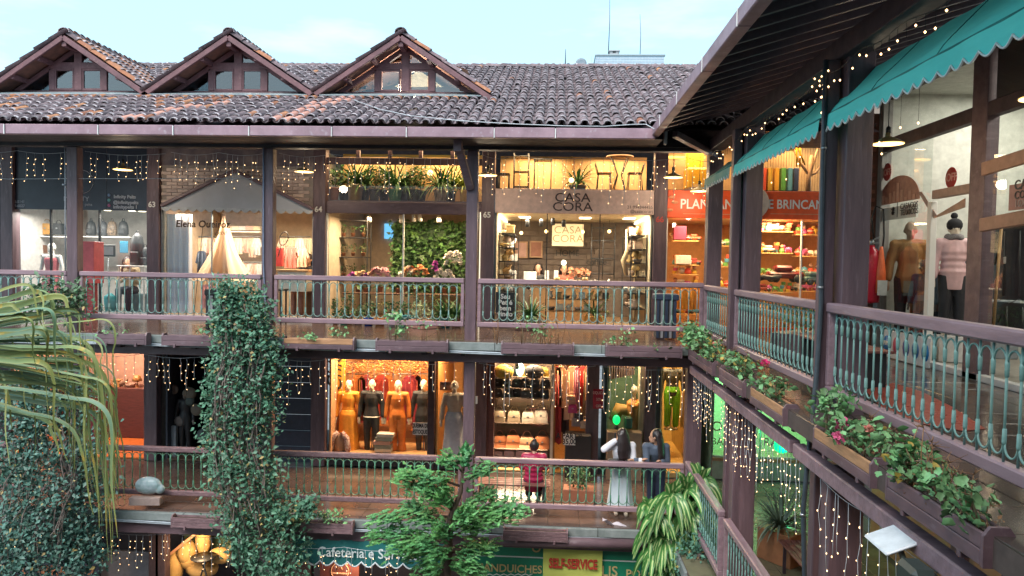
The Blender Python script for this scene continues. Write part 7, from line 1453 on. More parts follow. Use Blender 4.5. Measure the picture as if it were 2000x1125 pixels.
# leather jackets
lj = M('black_leather', (.03, .035, .035), (.05, .055, .05), 7, .35, .1, .3)
for i, (px, py) in enumerate(((1950, 440), (1985, 436), (1962, 590), (1990, 592))):
    o = garm(W(px, py, 6.0), .62, 1.0 if i < 2 else .5, lj, ['large black leather jacket with white tag in the near wing window', 'second black leather jacket at the right edge', 'folded dark jacket hanging low in the near wing window', 'dark jacket low at the right edge'][i], 'leather jackets', rz=rad(-55))
p = W(1962, 515, 5.9); box_item(p, (.01, .05, .09), white_m, 'price_tag', 'white price tag on the black leather jacket', 'tag')
tag(MB().tube([W(1930, 432, 6.0), W(2060, 420, 6.0)], .015, 6).build('clothes_rail', metal_m), 'steel rail carrying the leather jackets', 'clothes rail'); tag(MB().tube([W(1956, 440, 5.6), W(1940, 640, 5.6)], .018, 6).build('wooden_pole', cm((.5, .3, .14))), 'thin leaning wooden pole before the leather jackets', 'pole')
# drinks panel at floor level
dp_ = EW('sticker_panel', 'low white panel with blue and red round drink stickers in the wing', 'panel', tuple(W(1790, 670, XG - .1))); a, b = W(1728, 682, XG - .12), W(1820, 640, XG - .12); MB().box((XG - .14, b.y, F2 + .01), (XG - .12, a.y, a.z + .32), .004).build('panel', cm((.6, .62, .66)), dp_)
for i, (t, c_) in enumerate(((.07, (.03, .2, .55)), (.3, (.5, .08, .15)), (.52, (.1, .1, .35)), (.72, (.06, .2, .45)), (.92, (.02, .25, .6)))):
    y = a.y + (b.y - a.y) * t; m = MB(Matrix.Translation((XG - .141, y, F2 + .22)) @ Matrix.Rotation(rad(-90), 4, 'Y')); m.lathe([(.001, 0), (.1, 0), (.1, .004), (.001, .004)], (0, 0, 0), 18, 1.3, 1); m.build('round_label', cm(c_, .4), dp_)
text('PEPSI', (XG - .15, a.y - .02, F2 + .2), .09, white_m, dp_, rot=(rad(90), 0, rad(-90)), bold=.003)
# fire extinguisher with cone
fx = EW('fire_extinguisher', 'red fire extinguisher with orange cone and coiled hose on the brick wall', 'fire extinguisher', tuple(W(1688, 590, 4.86))); c = V(5.14, 12.1, 0); p = Q(1699, 590, 12.1); c = V(p.x, 12.1, p.z); rd = M('extinguisher_red', (.5, .015, .04), (.42, .01, .03), 4, .3)
m = MB(); m.lathe([(.01, -.02), (.135, 0), (.14, .05), (.14, .72), (.12, .82), (.05, .88), (.04, .92)], tuple(c), 18); m.build('cylinder', rd, fx)
m = MB(); m.lathe([(.03, .9), (.04, .98), (.02, 1.02)], tuple(c), 10); m.bar(c + V(0, 0, 1.0), c + V(.12, 0, 1.06), .03, .02); m.bar(c + V(0, 0, .96), c + V(.12, 0, .96), .03, .015); m.build('valve', metal_m, fx)
m = MB(); m.tube([c + V(.03, 0, .98), c + V(-.04, -.05, 1.35), c + V(.02, -.05, 1.55), c + V(.14, -.05, 1.5), c + V(.16, -.06, 1.1), c + V(.14, -.08, .9)], .014, 6); m.build('hose', black_m, fx)
m = MB(); m.lathe([(.085, .15), (.075, .5), (.03, .85), (.02, .9)], tuple(c + V(.1, -.12, 0)), 12); m.build('discharge_cone', cm((.85, .16, .05), .45), fx); MB().box((c.x + .02, c.y - .215, c.z + .12), (c.x + .17, c.y - .205, c.z + .36)).build('instruction_label', cm((.5, .5, .48)), fx)
# ================================================================== GROUND FLOOR
zg1 = F1 - .44
gf = EW('ground_floor_front', 'dark ground floor shop fronts beneath the galleries', 'building', (-4, 14, G))
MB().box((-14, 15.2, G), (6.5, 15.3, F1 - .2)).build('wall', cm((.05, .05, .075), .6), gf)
for px in (318, 305, 600, 935): x = Q(px, 1090, 13.6).x; MB().box((x - .1, 13.5, G), (x + .1, 13.7, F1 - .2), .01).build('post', wood_dark, gf)
dkp = cm((.035, .035, .06), .5)
s1 = EW('grill_sign', 'dark sign with faint orange capital letters at the bottom left', 'sign', tuple(Q(100, 1110, 13.6))); a, b = Q(-200, 1135, 13.6), Q(196, 1060, 13.6); MB().box((a.x, 13.55, a.z - .6), (b.x, 13.6, b.z)).build('panel', dkp, s1); txt = M('orange_letters', (.45, .16, .07), None, 3, .5)
for s_, px in (('CHU', 42), ('RRASC', 82), ('O', 162)): p = Q(px, 1122, 13.54); text(s_, tuple(p), .27, txt, s1, bold=.004)
a, b = Q(197, 1140, 13.7), Q(296, 1078, 13.7); tag(MB().box((a.x, 13.7, a.z - .8), (b.x, 13.76, b.z), .004).build('grey_board', cm((.3, .28, .3), .6)), 'plain grey board on the ground floor left of the sandstone figure', 'board')
rs = M('sandstone', (.55, .36, .14), (.4, .24, .09), 5, .8, .1, .5); e = EW('sandstone_sculpture', 'lumpy golden sandstone boulders stacked behind a dark round basin', 'sculpture', tuple(Q(390, 1120, 13.9)))
for (px, py, r_, sx_, sz_) in ((397, 1052, .2, .75, 1.6), (365, 1078, .24, .8, 1.0), (343, 1108, .22, .7, 1.5), (395, 1110, .3, 1.1, .6), (430, 1085, .2, 1.2, .8), (375, 1096, .2, 1.2, .9)): 
    m = MB(); c = Q(px, py, 14.1); m.ball(tuple(c), r_, sx_, .8, sz_, 14, 10); m.v = [tuple(V(*v) + V(R.gauss(0, .006), R.gauss(0, .006), R.gauss(0, .006))) for v in m.v]; m.build('boulder', rs, e)
e = EW('round_basin', 'black round bistro table before the sandstone', 'table', tuple(Q(398, 1090, 13.75))); c = Q(398, 1087, 13.75); m = MB(); m.lathe([(.001, -.02), (.24, -.02), (.25, 0), (.001, .01)], tuple(c), 20, 1, 1); m.build('tabletop', black_m, e)
for s in (-1, 1): MB().tube([c + V(s * .06, 0, -.02), c + V(-s * .16, 0, -.7)], .02, 5).build('leg', black_m, e)
a, b = Q(330, 1084, 13.8), Q(385, 1040, 13.8); tag(MB().bar(a, b, .03, .05).build('wooden_rail', cm((.4, .2, .12))), 'slanting wooden rail left of the sandstone', 'rail'); tag(MB().box((a.x - .1, 14.6, a.z - .4), (b.x + .3, 14.65, b.z + .1)).build('green_wall_panel', cm((.08, .12, .06))), 'mossy green panel behind the slanting rail', 'board')
area('shop_light', tuple(Q(375, 1062, 13.2)), .5, 14, WARM, (rad(50), 0, 0)); area('shop_light', tuple(Q(690, 1105, 13.0)), .4, 8, WARM, (rad(50), 0, 0))
tea = M('teal_awning_canvas', (.015, .16, .16), (.01, .12, .12), 3, .7, .1, .1)
ca_ = EW('cafe_awning', 'dark teal cafe awning with white script and scalloped trim', 'awning', tuple(Q(715, 1080, 12.7)))
a, b = Q(572, 1102, 12.7), Q(870, 1062, 12.7); n = 11
MB().grid(lambda u, v: (a.x + (b.x - a.x) * u, 12.7 - .02 * math.sin(u * 40), b.z - (b.z - a.z - .1 + .09 * abs(math.sin(math.pi * u * n))) * v), n * 8, 4).build('valance', tea, ca_)
MB().grid(lambda u, v: (a.x + (b.x - a.x) * u, 12.7 + .7 * v, b.z + .16 * v), 20, 3).build('canopy', M('blue_white_canopy', (.4, .5, .65), (.25, .34, .5), 3, .5), ca_)
m = MB(); m.tube([V(a.x + (b.x - a.x) * i / 88, 12.685, b.z - (b.z - a.z - .1 + .09 * abs(math.sin(math.pi * i / 88 * n)))) for i in range(89)], .014, 5); m.build('trim', cm((.7, .78, .82)), ca_)
p = Q(619, 1086, 12.66); text('Cafeteria e Sorveteria', tuple(p), .25, cm((.7, .8, .8)), ca_, bold=.002, sx=.93)
x0 = Q(625, 1100, 13.4).x; tag(MB().box((x0, 13.4, G), (x0 + .75, 13.46, Q(660, 1098, 13.4).z)).build('cafe_board', cm((.09, .02, .02))), 'dark red cafe panel with round emblem beneath the teal awning', 'board')
p = Q(664, 1116, 13.38); m = MB(); m.tube([p + V(.17 * math.cos(t), 0, .17 * math.sin(t)) for t in np.linspace(0, 6.29, 24)], .01, 4); m.tube([p + V(-.05, 0, .03), p + V(0, 0, .12), p + V(.05, 0, .03)], .01, 4); m.box((p.x - .15, p.y - .005, p.z - .05), (p.x + .15, p.y, p.z - .02)); m.build('emblem', cm((.45, .25, .18)), bpy.data.objects['cafe_board'])
gs = EW('green_shop_sign', 'green painted eatery sign board with gold lettering at the bottom', 'sign', tuple(Q(1100, 1100, 12.9))); grn = M('green_sign_paint', (.01, .22, .12), (.01, .17, .09), 3, .4)
a, b = Q(925, 1132, 12.9), Q(1300, 1060, 12.9); MB().box((a.x, 12.9, a.z - .5), (b.x, 12.95, Q(1100, 1092, 12.9).z - .01), .004).build('board', grn, gs); MB().box((a.x, 12.9, Q(1100, 1090, 12.9).z), (b.x, 12.95, b.z + .1), .004).build('board', grn, gs); MB().box((a.x, 12.915, a.z - .3), (b.x, 12.94, b.z)).build('white_seam', white_m, gs)
gold_t = cm((.55, .42, .18))
for s_, px, py, z_ in (('SANDUICHES', 935, 1115, .2), ('DELIS', 1140, 1123, .26), ('PORÇÕES', 1222, 1128, .21), ('O', 1038, 1078, .22), ('BAR DO BAIXO', 1072, 1077, .13)): p = Q(px, py, 12.88); text(s_, tuple(p), z_, gold_t, gs, bold=.003, sx=.95)
m = MB(); pp = [Q(935 + i * 7, 1124 - (3 if i % 2 else 0), 12.86) for i in range(16)]; m.tube(pp, .008, 4); m.build('white_trim', white_m, gs)
bn = EW('self_service_banner', 'lime green cloth banner with red block lettering', 'banner', tuple(Q(1118, 1098, 12.8))); a, b = Q(1060, 1135, 12.8), Q(1177, 1074, 12.8)
MB().grid(lambda u, v: (a.x + (b.x - a.x) * u, 12.8 - .012 * math.sin(u * 9 + v * 4) - .01 * math.sin(v * 12 + u * 5), b.z + (a.z - .15 - b.z) * v - .012 * math.sin(u * math.pi)), 30, 12).build('cloth', M('lime_cloth', (.5, .55, .12), (.42, .48, .1), 3, .7), bn)
p = Q(1119, 1110, 12.76); text('SELF-SERVICE', tuple(p), .235, cm((.42, .04, .02)), bn, align='CENTER', bold=.01, sx=.62)
tag(MB().tube([Q(955, 1055, 12.55), Q(1270, 1064, 12.55)], .09, 12).build('drain_pipe', wood), 'fat purple brown pipe along the lower edge above the green sign', 'pipe')
# lower wing floor: bench and planter, wing ground
bch = EW('slatted_bench', 'slatted wooden bench on the lower wing gallery', 'bench', tuple(H(1590, 1090, F1))); 
a, b = H(1553, 1056, F1 + .45), H(1640, 1180, F1 + .45)
for i in range(5):
    o = V(.0 + i * .09 - .22, 0, 0); MB().bar(V(a.x, a.y, F1 + .45) + o, V(a.x + .05, a.y - 1.7, F1 + .45) + o, .075, .03, (0, 0, 1), .005).build('slat', M('bench_wood', (.25, .1, .08), (.18, .07, .06), 6, .5, st=(1, 1, 3)), bch)
for dy in (.15, 1.5):
    for dx in (-.2, .18): MB().box((a.x + dx - .02, a.y - dy - .02, F1), (a.x + dx + .02, a.y - dy + .02, F1 + .435)).build('leg', wood_dark, bch)
p = H(1530, 1075, F1); pl = plant(V(a.x - .12, a.y + .32, F1), 'grey green spider plant in a square wooden planter at the bench end', 'strap', .3, .5, .34, .34, n=120, pm=cm((.4, .16, .07), .6), mat=M('spider_leaf', (.2, .27, .2), (.12, .18, .13), 8, .5, rnd=.3), square=True, group=None, cat='planter')
# floor marking and planters in the upper wing gallery
m = MB(); pr = [H(px, py, F2 + .003) for px, py in ((1690, 762), (1745, 748), (1800, 765), (1860, 795), (1925, 838), (1880, 842), (1800, 828), (1720, 795))]; m.add([(p.x, p.y, F2 + .003) for p in pr] + [(p.x, p.y, F2 + .006) for p in pr], [tuple(range(8, 16))] + [(i, (i + 1) % 8, 8 + (i + 1) % 8, 8 + i) for i in range(8)]); tag(m.build('red_floor_mat', cm((.36, .06, .04), .3)), 'red patch lying on the wing floor behind the nearest railing', 'mat')
plant(V(3.9, 11.5, F2), 'pale green hedge plant in a long planter behind the middle wing railing', 'bush', .5, .4, .5, .5, n=330, square=True, group=None, pm=wood, mat=MATS['pale_leaf'])
wb_ = EW('slatted_bench', 'brown slatted bench behind the middle wing railing', 'bench', (3.75, 9.6, F2))
for i in range(4): MB().box((3.5 + i * .12, 8.6, F2 + .42), (3.6 + i * .12, 10.6, F2 + .45), .005).build('slat', MATS['bench_wood'], wb_)
for y in (8.75, 10.4): MB().box((3.52, y, F2), (3.94, y + .05, F2 + .42)).build('leg', black_m, wb_)
# bench and planter by the front lower rail
fb = EW('slatted_bench', 'wooden bench on which the person in magenta sits', 'bench', tuple(Q(990, 960, 13.6)))
x0, x1 = Q(928, 950, 13.75).x, Q(1075, 950, 13.75).x; 
for i in range(4): MB().box((x0, 13.5 + i * .12, F1 + .42), (x1, 13.6 + i * .12, F1 + .45), .005).build('slat', MATS['bench_wood'], fb)
for x in (x0 + .1, x1 - .15): MB().box((x, 13.52, F1), (x + .05, 13.94, F1 + .42)).build('leg', black_m, fb)
plant(V(Q(1131, 960, 13.9).x, 13.95, F1), 'dark green bushy plant in a square terracotta planter before the scarf doorway', 'bush', .3, .3, .42, .28, n=260, square=True, group=None, pm=M('terra_planter', (.34, .13, .07), (.28, .1, .06), 5, .6))
# sack and plank by the lower left rail
tag(fuse_o := ob('plastic_sack', fuse(MB().ball(tuple(Q(290, 948, 12.8)), .22, 1.2, .6, .75).ball(tuple(Q(312, 955, 12.8)), .1, 1, .8, .9), 'plastic_sack', M('sack_film', (.35, .42, .46), (.2, .3, .3), 12, .25, .1, .4)), None), 'crumpled translucent plastic sack behind the lower left railing', 'sack')
o = box_item(Q(285, 985, 12.75), (.55, .16, .14), M('old_plank', (.4, .3, .26), (.3, .22, .2), 8, .8), 'wood_block', 'pale old wooden block under the lower left rail', 'block', rz=.12)
p = Q(1205, 1000, 12.78); m = MB(); m.grid(lambda u, v: (p.x - .25 + .42 * u, 12.76 + .1 * v, F1 + .08 - .12 * u + .05 * math.sin(7 * u + 3 * v)), 10, 4); tag(m.build('white_rag', cm((.55, .5, .55))), 'crumpled white cloth scrap on the lower gallery edge', 'cloth')
# diagonal timbers low on the dress shop wall
# ================================================================== PEOPLE
st = dict(POSE['stand'])
w1 = dict(hip=(0, .12, .9), chest=(0, -.02, 1.23), neck=(.0, -.07, 1.37), head=(-.03, -.1, 1.49), sh=(-.18, .18), elb=((-.33, -.1, 1.24), (.2, -.12, 1.0)), wri=((-.13, -.16, 1.42), (.33, -.2, 1.08)), kne=((-.08, .1, .48), (.1, .06, .48)), ank=((-.08, .14, .08), (.1, .1, .08)), face=(-.35, .9, -.1))
w1['face'] = (-.5, .8, -.1)
lin = M('white_linen', (.72, .74, .8), (.6, .62, .7), 4, .8, .1, .1)
p = Q(1214, 905, 13.32)
a = person('woman in white top and long white skirt leaning on the rail, phone at her ear', (p.x, 13.34, F1), rad(0), w1, [('white_top', lin, 'top', .022), ('white_skirt', M('pale_blue_white_cloth', (.62, .72, .78), (.52, .62, .7), 4, .8), 'skirt', .0, .12)], .3, skin=skin_m, shoes=cm((.6, .5, .4)))
MB().tube([(.14, -.08, 1.34), (.02, -.2, 1.16), (-.14, -.16, 1.0)], .012, 5).build('bag_strap', black_m, a); MB().box((-.26, -.16, .9), (.06, -.05, 1.07), .02).build('shoulder_bag', black_m, a); MB().box((-.15, -.12, 1.44), (-.12, -.1, 1.56), .004).build('phone', black_m, a)
w2 = dict(hip=(0, .16, .9), chest=(-.02, -.0, 1.22), neck=(-.03, -.05, 1.36), head=(-.06, -.09, 1.49), sh=(-.18, .18), elb=((-.2, -.12, 1.03), (.18, -.08, 1.02)), wri=((-.42, -.2, 1.08), (.05, -.22, 1.08)), kne=((-.08, .12, .48), (.1, .12, .48)), ank=((-.08, .16, .08), (.1, .16, .08)), face=(-1, .25, 0))
p = Q(1283, 905, 13.32)
b = person('woman in a grey blue jacket with long dark hair leaning on the rail', (p.x, 13.34, F1), 0, w2, [('jacket', M('denim_grey', (.09, .12, .17), (.06, .08, .12), 9, .8), 'coat', .02), ('trousers', cm((.03, .04, .08)), 'trousers', .01)], .42, shoes=bk)
p3 = sitting(.45, .0, 1); p3['face'] = (0, 1, -.2); p3['chest'] = (0, -.02, .9); p3['neck'] = (0, .03, 1.03); p3['head'] = (0, .08, 1.14)
p = Q(1042, 940, 13.7)
c = person('person in a magenta padded jacket sitting on the bench, back to the camera', (p.x, 13.72, F1), 0, p3, [('padded_jacket', M('magenta_nylon', (.42, .02, .09), (.34, .015, .07), 7, .45), 'puffer', .03), ('trousers', cm((.02, .05, .09)), 'trousers', .02)], .0, True, shoes=cm((.5, .55, .6))); c.scale = (.95,) * 3
# ================================================================== VEGETATION
def vine(label, spine, rads, n, size, mat, stemn=26, up=.35, cat='climbing plant', deep=.8, name='climbing_vine'):
    """spine: points bottom to top, rads: (rx, ry) at each"""
    e = EW(name, label, cat, spine[0]); lf = MB(); st_ = MB(); m = len(spine)
    def at(t): k = min(m - 2, int(t * (m - 1))); f = t * (m - 1) - k; return V(*spine[k]).lerp(V(*spine[k + 1]), f), rads[k][0] + (rads[k + 1][0] - rads[k][0]) * f, rads[k][1] + (rads[k + 1][1] - rads[k][1]) * f
    # clumps: uneven outline
    cl_ = [(R.uniform(0, 1), R.uniform(-math.pi, math.pi), R.uniform(.55, 1.12)) for i in range(int(n / 52))]
    pts = []
    for i in range(n):
        t, a_, rr = R.choice(cl_); c, rx, ry = at(min(1, max(0, t)))
        s_ = min(rx, ry) * .42 + .06
        pts.append(c + V(rx * rr * math.cos(a_) + R.gauss(0, s_ * .6), -abs(ry * rr * math.sin(a_)) * .8 + R.gauss(0, s_ * .5), R.gauss(0, s_ * .8)))
    leafcloud(lf, pts, size, 'leaf', .75, up); lf.build('foliage', mat, e, True)
    dl = MB(); leafcloud(dl, [R.choice(pts) + V(R.gauss(0, .05), -.08, -.05) for i in range(n // 40)], size * .9, 'leaf', .75, up); dl.build('yellowed_leaf', M('yellowed_leaf', (.36, .3, .1), (.25, .15, .06), 8, .6, rnd=.4), e, True)
    for i in range(stemn):
        u = R.uniform(-.75, .75); q = []; t0 = R.uniform(0, .5); t1 = min(1, t0 + R.uniform(.3, .7))
        for k in range(9): c, rx, ry = at(t0 + (t1 - t0) * k / 8); q.append(c + V(rx * u + .04 * math.sin(k * 1.7 + i), -ry * R.uniform(.55, .95) + R.gauss(0, .02), 0))
        st_.tube(q, R.uniform(.006, .014), 4)
    st_.build('stem', M('vine_stem', (.16, .12, .1), (.24, .2, .18), 15, .9), e, True); return e
def sp(px, py, Y): return tuple(Q(px, py, Y))
YV = 12.35
vine('tall dense climbing vine covering the post between the two left bays', [sp(520, 1135, YV), sp(515, 1040, YV), sp(490, 950, YV), sp(465, 850, YV), sp(475, 760, YV), sp(490, 690, YV), sp(480, 620, YV), sp(468, 565, YV)],
     [(.66, .4), (.62, .4), (.5, .4), (.55, .35), (.55, .35), (.5, .35), (.42, .32), (.25, .25)], 14500, .08, vine_m, 46)
vine('trailing end of the vine reaching right over the lower box', [sp(560, 1000, YV - .1), sp(600, 985, YV - .1)], [(.35, .2), (.2, .15)], 500, .09, vine_m, 4)
vine('leafy shrub on the upper rail at the left, above the palm', [sp(120, 600, 12.7), sp(115, 560, 12.7)], [(.55, .3), (.45, .25)], 900, .09, M('shrub_leaf', (.11, .2, .10), (.06, .13, .07), 5, .55, rnd=.35), 8, name='rail_shrub', cat='shrub')
vine('big dark leafy bush filling the lower left corner', [sp(90, 1135, 12.2), sp(85, 1030, 12.2), sp(110, 930, 12.2), sp(115, 830, 12.2), sp(100, 740, 12.2)], [(.75, .6), (.8, .6), (.85, .5), (.7, .5), (.5, .4)], 12500, .082, M('dark_bush_leaf', (.075, .17, .13), (.045, .12, .095), 5, .5, rnd=.4), 24, name='leafy_bush', cat='bush')
vine('leafy shoots between the palm and the vine at bottom left', [sp(180, 1080, 12.3), sp(170, 990, 12.3)], [(.3, .3), (.25, .3)], 700, .09, MATS['dark_bush_leaf'], 6, name='leafy_bush', cat='bush')
# conifer
co = EW('conifer_tree', 'bright green cypress like conifer before the lower gallery', 'tree', sp(860, 1200, 11.6)); YC = 11.6
bark = M('conifer_bark', (.1, .06, .045), (.06, .04, .03), 9, .9, .1, .5)
cp = lambda px, py, d=0: Q(px, py, YC + d)
MB().tube([cp(868, 1330), cp(872, 1120), cp(880, 1010), cp(900, 960), cp(905, 900)], [.11, .08, .055, .035, .012], 8).build('trunk', bark, co)
brn_ = [((878, 1060), (735, 1045), 0), ((882, 1010), (735, 1010), .2), ((890, 985), (780, 935), .1), ((900, 950), (790, 925), -.1), ((880, 1040), (990, 985), .1), ((880, 1050), (1015, 1000), -.2), ((880, 1080), (960, 1065), .1), ((875, 1100), (920, 1100), -.3), ((900, 945), (950, 915), 0), ((905, 925), (870, 895), 0), ((905, 920), (910, 885), 0), ((878, 1050), (800, 985), .3), ((876, 1090), (800, 1080), .1), ((872, 1110), (820, 1120), -.1), ((885, 1000), (860, 960), -.3), ((880, 1060), (860, 1030), -.5), ((880, 1040), (920, 1000), -.4), ((876, 1100), (940, 1120), -.2), ((884, 1020), (955, 965), .2), ((885, 1000), (830, 960), -.2), ((880, 1080), (850, 1090), -.4), ((878, 1070), (770, 1070), -.3)]
lf = MB(); br_ = MB(); cg_ = M('conifer_scale_leaf', (.14, .36, .10), (.045, .19, .07), 2.6, .6, .1, rnd=.5)
def spray(c, d, L, w):
    d = d.normalized(); s = d.cross(V(0, 0, 1)).normalized(); n = s.cross(d)
    for q in range(9):
        t = q / 8; b = c + d * L * t * .85 - V(0, 0, .18 * L * t * t)
        for sg in (-1, 1):
            ln = w * (1 - t * .75) * R.uniform(.75, 1.1); v = (s * sg + d * .75 + n * R.uniform(.0, .35)).normalized(); tip = b + v * ln; wd = d * .010
            lf.add([b - wd, b + wd, tip + wd * .5 - V(0, 0, .02), tip - wd * .6 - V(0, 0, .02)], [(0, 1, 2, 3)], False)
            m1 = b + v * ln * .5; v2 = (d + s * sg * .3).normalized(); lf.add([m1 - wd * .5, m1 + wd * .6, m1 + v2 * ln * .4], [(0, 1, 2)], False)
for (a_, b_, dy) in brn_:
    A = cp(*a_); B = cp(*b_, dy); pts = [A, A.lerp(B, .5) + V(0, 0, .06), B]; br_.tube(pts, [.022, .014, .006], 5); L = (B - A).length
    for k in range(max(90, int(L * 190))):
        t = R.uniform(.22, 1.03); c = A.lerp(B, t) + V(R.gauss(0, .05), R.gauss(0, .13), .06 * math.sin(math.pi * t) + R.gauss(0, .06)); d = (B - A).normalized() + V(R.gauss(0, .5), R.gauss(0, .6), R.gauss(.06, .16)); spray(c, d, R.uniform(.09, .17), R.uniform(.035, .06))
br_.build('branch', bark, co, True); lf.build('crown', cg_, co, True)
# striped dracaena
dr_ = EW('striped_dracaena', 'large dracaena with long green and cream striped drooping leaves', 'plant', sp(1320, 1200, 12.1)); YD = 12.0
stripe = bpy.data.materials.new('striped_leaf'); stripe.use_nodes = True; tt = stripe.node_tree; bb = tt.nodes['Principled BSDF']; bb.inputs['Roughness'].default_value = .42
uvn = node(tt, 'ShaderNodeUVMap'); sx_ = node(tt, 'ShaderNodeSeparateXYZ'); rm_ = node(tt, 'ShaderNodeValToRGB'); tt.links.new(uvn.outputs[0], sx_.inputs[0]); tt.links.new(sx_.outputs[0], rm_.inputs[0])
rm_.color_ramp.interpolation = 'EASE'; el = rm_.color_ramp.elements; el[0].position = 0; el[0].color = (.05, .17, .04, 1); el[1].position = 1; el[1].color = (.05, .17, .04, 1)
for p_, c_ in ((.3, (.07, .22, .05, 1)), (.42, (.42, .52, .22, 1)), (.56, (.42, .52, .22, 1)), (.68, (.07, .22, .05, 1))): q_ = el.new(p_); q_.color = c_
gi = node(tt, 'ShaderNodeNewGeometry'); hv = node(tt, 'ShaderNodeHueSaturation'); mr_ = node(tt, 'ShaderNodeMapRange'); mr_.inputs[3].default_value = .6; mr_.inputs[4].default_value = 1.25; tt.links.new(gi.outputs['Random Per Island'], mr_.inputs[0]); tt.links.new(mr_.outputs[0], hv.inputs['Value']); tt.links.new(rm_.outputs[0], hv.inputs['Color']); tt.links.new(hv.outputs[0], bb.inputs['Base Color'])
def ribbon(mb, pts, w0, fold=.25, taper=1):
    pts = [V(*p) for p in pts]; n = len(pts); vs = []; uv = mb.uv
    for i, p in enumerate(pts):
        t = i / (n - 1); d = (pts[min(i + 1, n - 1)] - pts[max(0, i - 1)]).normalized(); s = d.cross(V(0, -1, .3)).normalized(); nn = s.cross(d); ww = w0 * .5 * (math.sin(math.pi * min(1, .15 + .85 * t)) ** .6 if taper else 1) + .0008
        for k, u in ((-1, 0), (0, .5), (1, 1)): vs.append(p + s * ww * k + nn * abs(k) * ww * fold); uv.append((u, t))
    mb.add(vs, [(i * 3 + k, i * 3 + k + 1, i * 3 + 4 + k, i * 3 + 3 + k) for i in range(n - 1) for k in (0, 1)], True)
lf = MB(); lf.uv = []
heads = [((1340, 960), 22, .6), ((1275, 1040), 22, .5), ((1360, 1020), 24, .5), ((1325, 1035), 26, .5), ((1280, 1080), 22, .5), ((1320, 1120), 22, .5), ((1350, 1105), 20, .45), ((1368, 945), 26, .62), ((1312, 975), 30, .6), ((1285, 1015), 22, .5), ((1345, 1010), 26, .5), ((1300, 1060), 24, .5), ((1340, 1070), 22, .45), ((1300, 1110), 20, .45), ((1385, 990), 14, .45), ((1265, 990), 12, .35)]
for (c_, n, L) in heads:
    C0 = Q(*c_, YD + R.uniform(-.1, .25))
    for i in range(int(n * 2.4)):
        a_ = R.uniform(0, 6.28); el_ = R.uniform(.1, 1.35); LL_ = L * R.uniform(.7, 1.15); q = []
        hd = V(math.cos(a_), math.sin(a_) * .8 - .25, 0)
        for k in range(8):
            t = k / 7; q.append(C0 + hd * (LL_ * math.cos(el_) * t * (1 - .25 * t)) + V(0, 0, LL_ * (math.sin(el_) * t - (1.05 if el_ < 1.1 else .45) * t * t)))
        ribbon(lf, q, R.uniform(.065, .1))
lf.build('leaf', stripe, dr_, True)
m = MB(); m.tube([Q(1330, 1330, YD + .1), Q(1325, 1100, YD + .1), Q(1312, 985, YD + .05)], [.05, .045, .03], 7); m.tube([Q(1330, 1330, YD + .1), Q(1360, 1060, YD + .1), Q(1368, 950, YD)], [.05, .04, .03], 7); m.build('trunk', bark, dr_)
vine('blue green round leaved bush at the foot of the corner, under the dracaena', [sp(1372, 1150, 11.7), sp(1368, 1090, 11.7), sp(1375, 1055, 11.7)], [(.32, .35), (.32, .35), (.25, .25)], 1500, .075, M('blue_green_leaf', (.10, .24, .16), (.06, .17, .12), 6, .6, rnd=.35), 8, .6, 'bush', name='round_leaf_bush')
# fan palm in the foreground
pal = EW('fan_palm', 'foreground palm leaf with long drooping yellow tipped ribbons at the left', 'palm', sp(-260, 780, 5.2)); YP = 5.2
pg = bpy.data.materials.new('palm_leaf'); pg.use_nodes = True; tt = pg.node_tree; bb = tt.nodes['Principled BSDF']; bb.inputs['Roughness'].default_value = .55
uvn = node(tt, 'ShaderNodeUVMap'); sx_ = node(tt, 'ShaderNodeSeparateXYZ'); rm_ = node(tt, 'ShaderNodeValToRGB'); gi = node(tt, 'ShaderNodeNewGeometry'); ad_ = node(tt, 'ShaderNodeMath', operation='MULTIPLY_ADD'); tt.links.new(uvn.outputs[0], sx_.inputs[0]); tt.links.new(gi.outputs['Random Per Island'], ad_.inputs[0]); ad_.inputs[1].default_value = .75; tt.links.new(sx_.outputs[1], ad_.inputs[2]); tt.links.new(ad_.outputs[0], rm_.inputs[0])
el = rm_.color_ramp.elements; el[0].position = 0; el[0].color = (.13, .22, .15, 1); el[1].position = 1; el[1].color = (.2, .24, .07, 1)
for p_, c_ in ((.62, (.12, .22, .13, 1)), (.95, (.2, .27, .09, 1))): q_ = el.new(p_); q_.color = c_
q_ = el.new(.985); q_.color = (.42, .3, .05, 1)
w_ = node(tt, 'ShaderNodeTexWave'); w_.inputs['Scale'].default_value = 40; cmx = node(tt, 'ShaderNodeMix', data_type='RGBA', blend_type='MULTIPLY'); cmx.inputs[0].default_value = .0; tt.links.new(rm_.outputs[0], cmx.inputs[6]); tt.links.new(w_.outputs[0], cmx.inputs[7])
ab = node(tt, 'ShaderNodeMath', operation='SUBTRACT'); tt.links.new(sx_.outputs[0], ab.inputs[0]); ab.inputs[1].default_value = .5; ab2 = node(tt, 'ShaderNodeMath', operation='ABSOLUTE'); tt.links.new(ab.outputs[0], ab2.inputs[0])
eg = node(tt, 'ShaderNodeMapRange'); eg.inputs[1].default_value = .34; eg.inputs[2].default_value = .5; eg.inputs[4].default_value = .55; tt.links.new(ab2.outputs[0], eg.inputs[0]); me_ = node(tt, 'ShaderNodeMix', data_type='RGBA'); tt.links.new(eg.outputs[0], me_.inputs[0]); tt.links.new(cmx.outputs[2], me_.inputs[6]); me_.inputs[7].default_value = (.4, .33, .09, 1); tt.links.new(me_.outputs[2], bb.inputs['Base Color'])
pp = lambda px, py, d=0: Q(px, py, YP + d)
lf = MB(); lf.uv = []
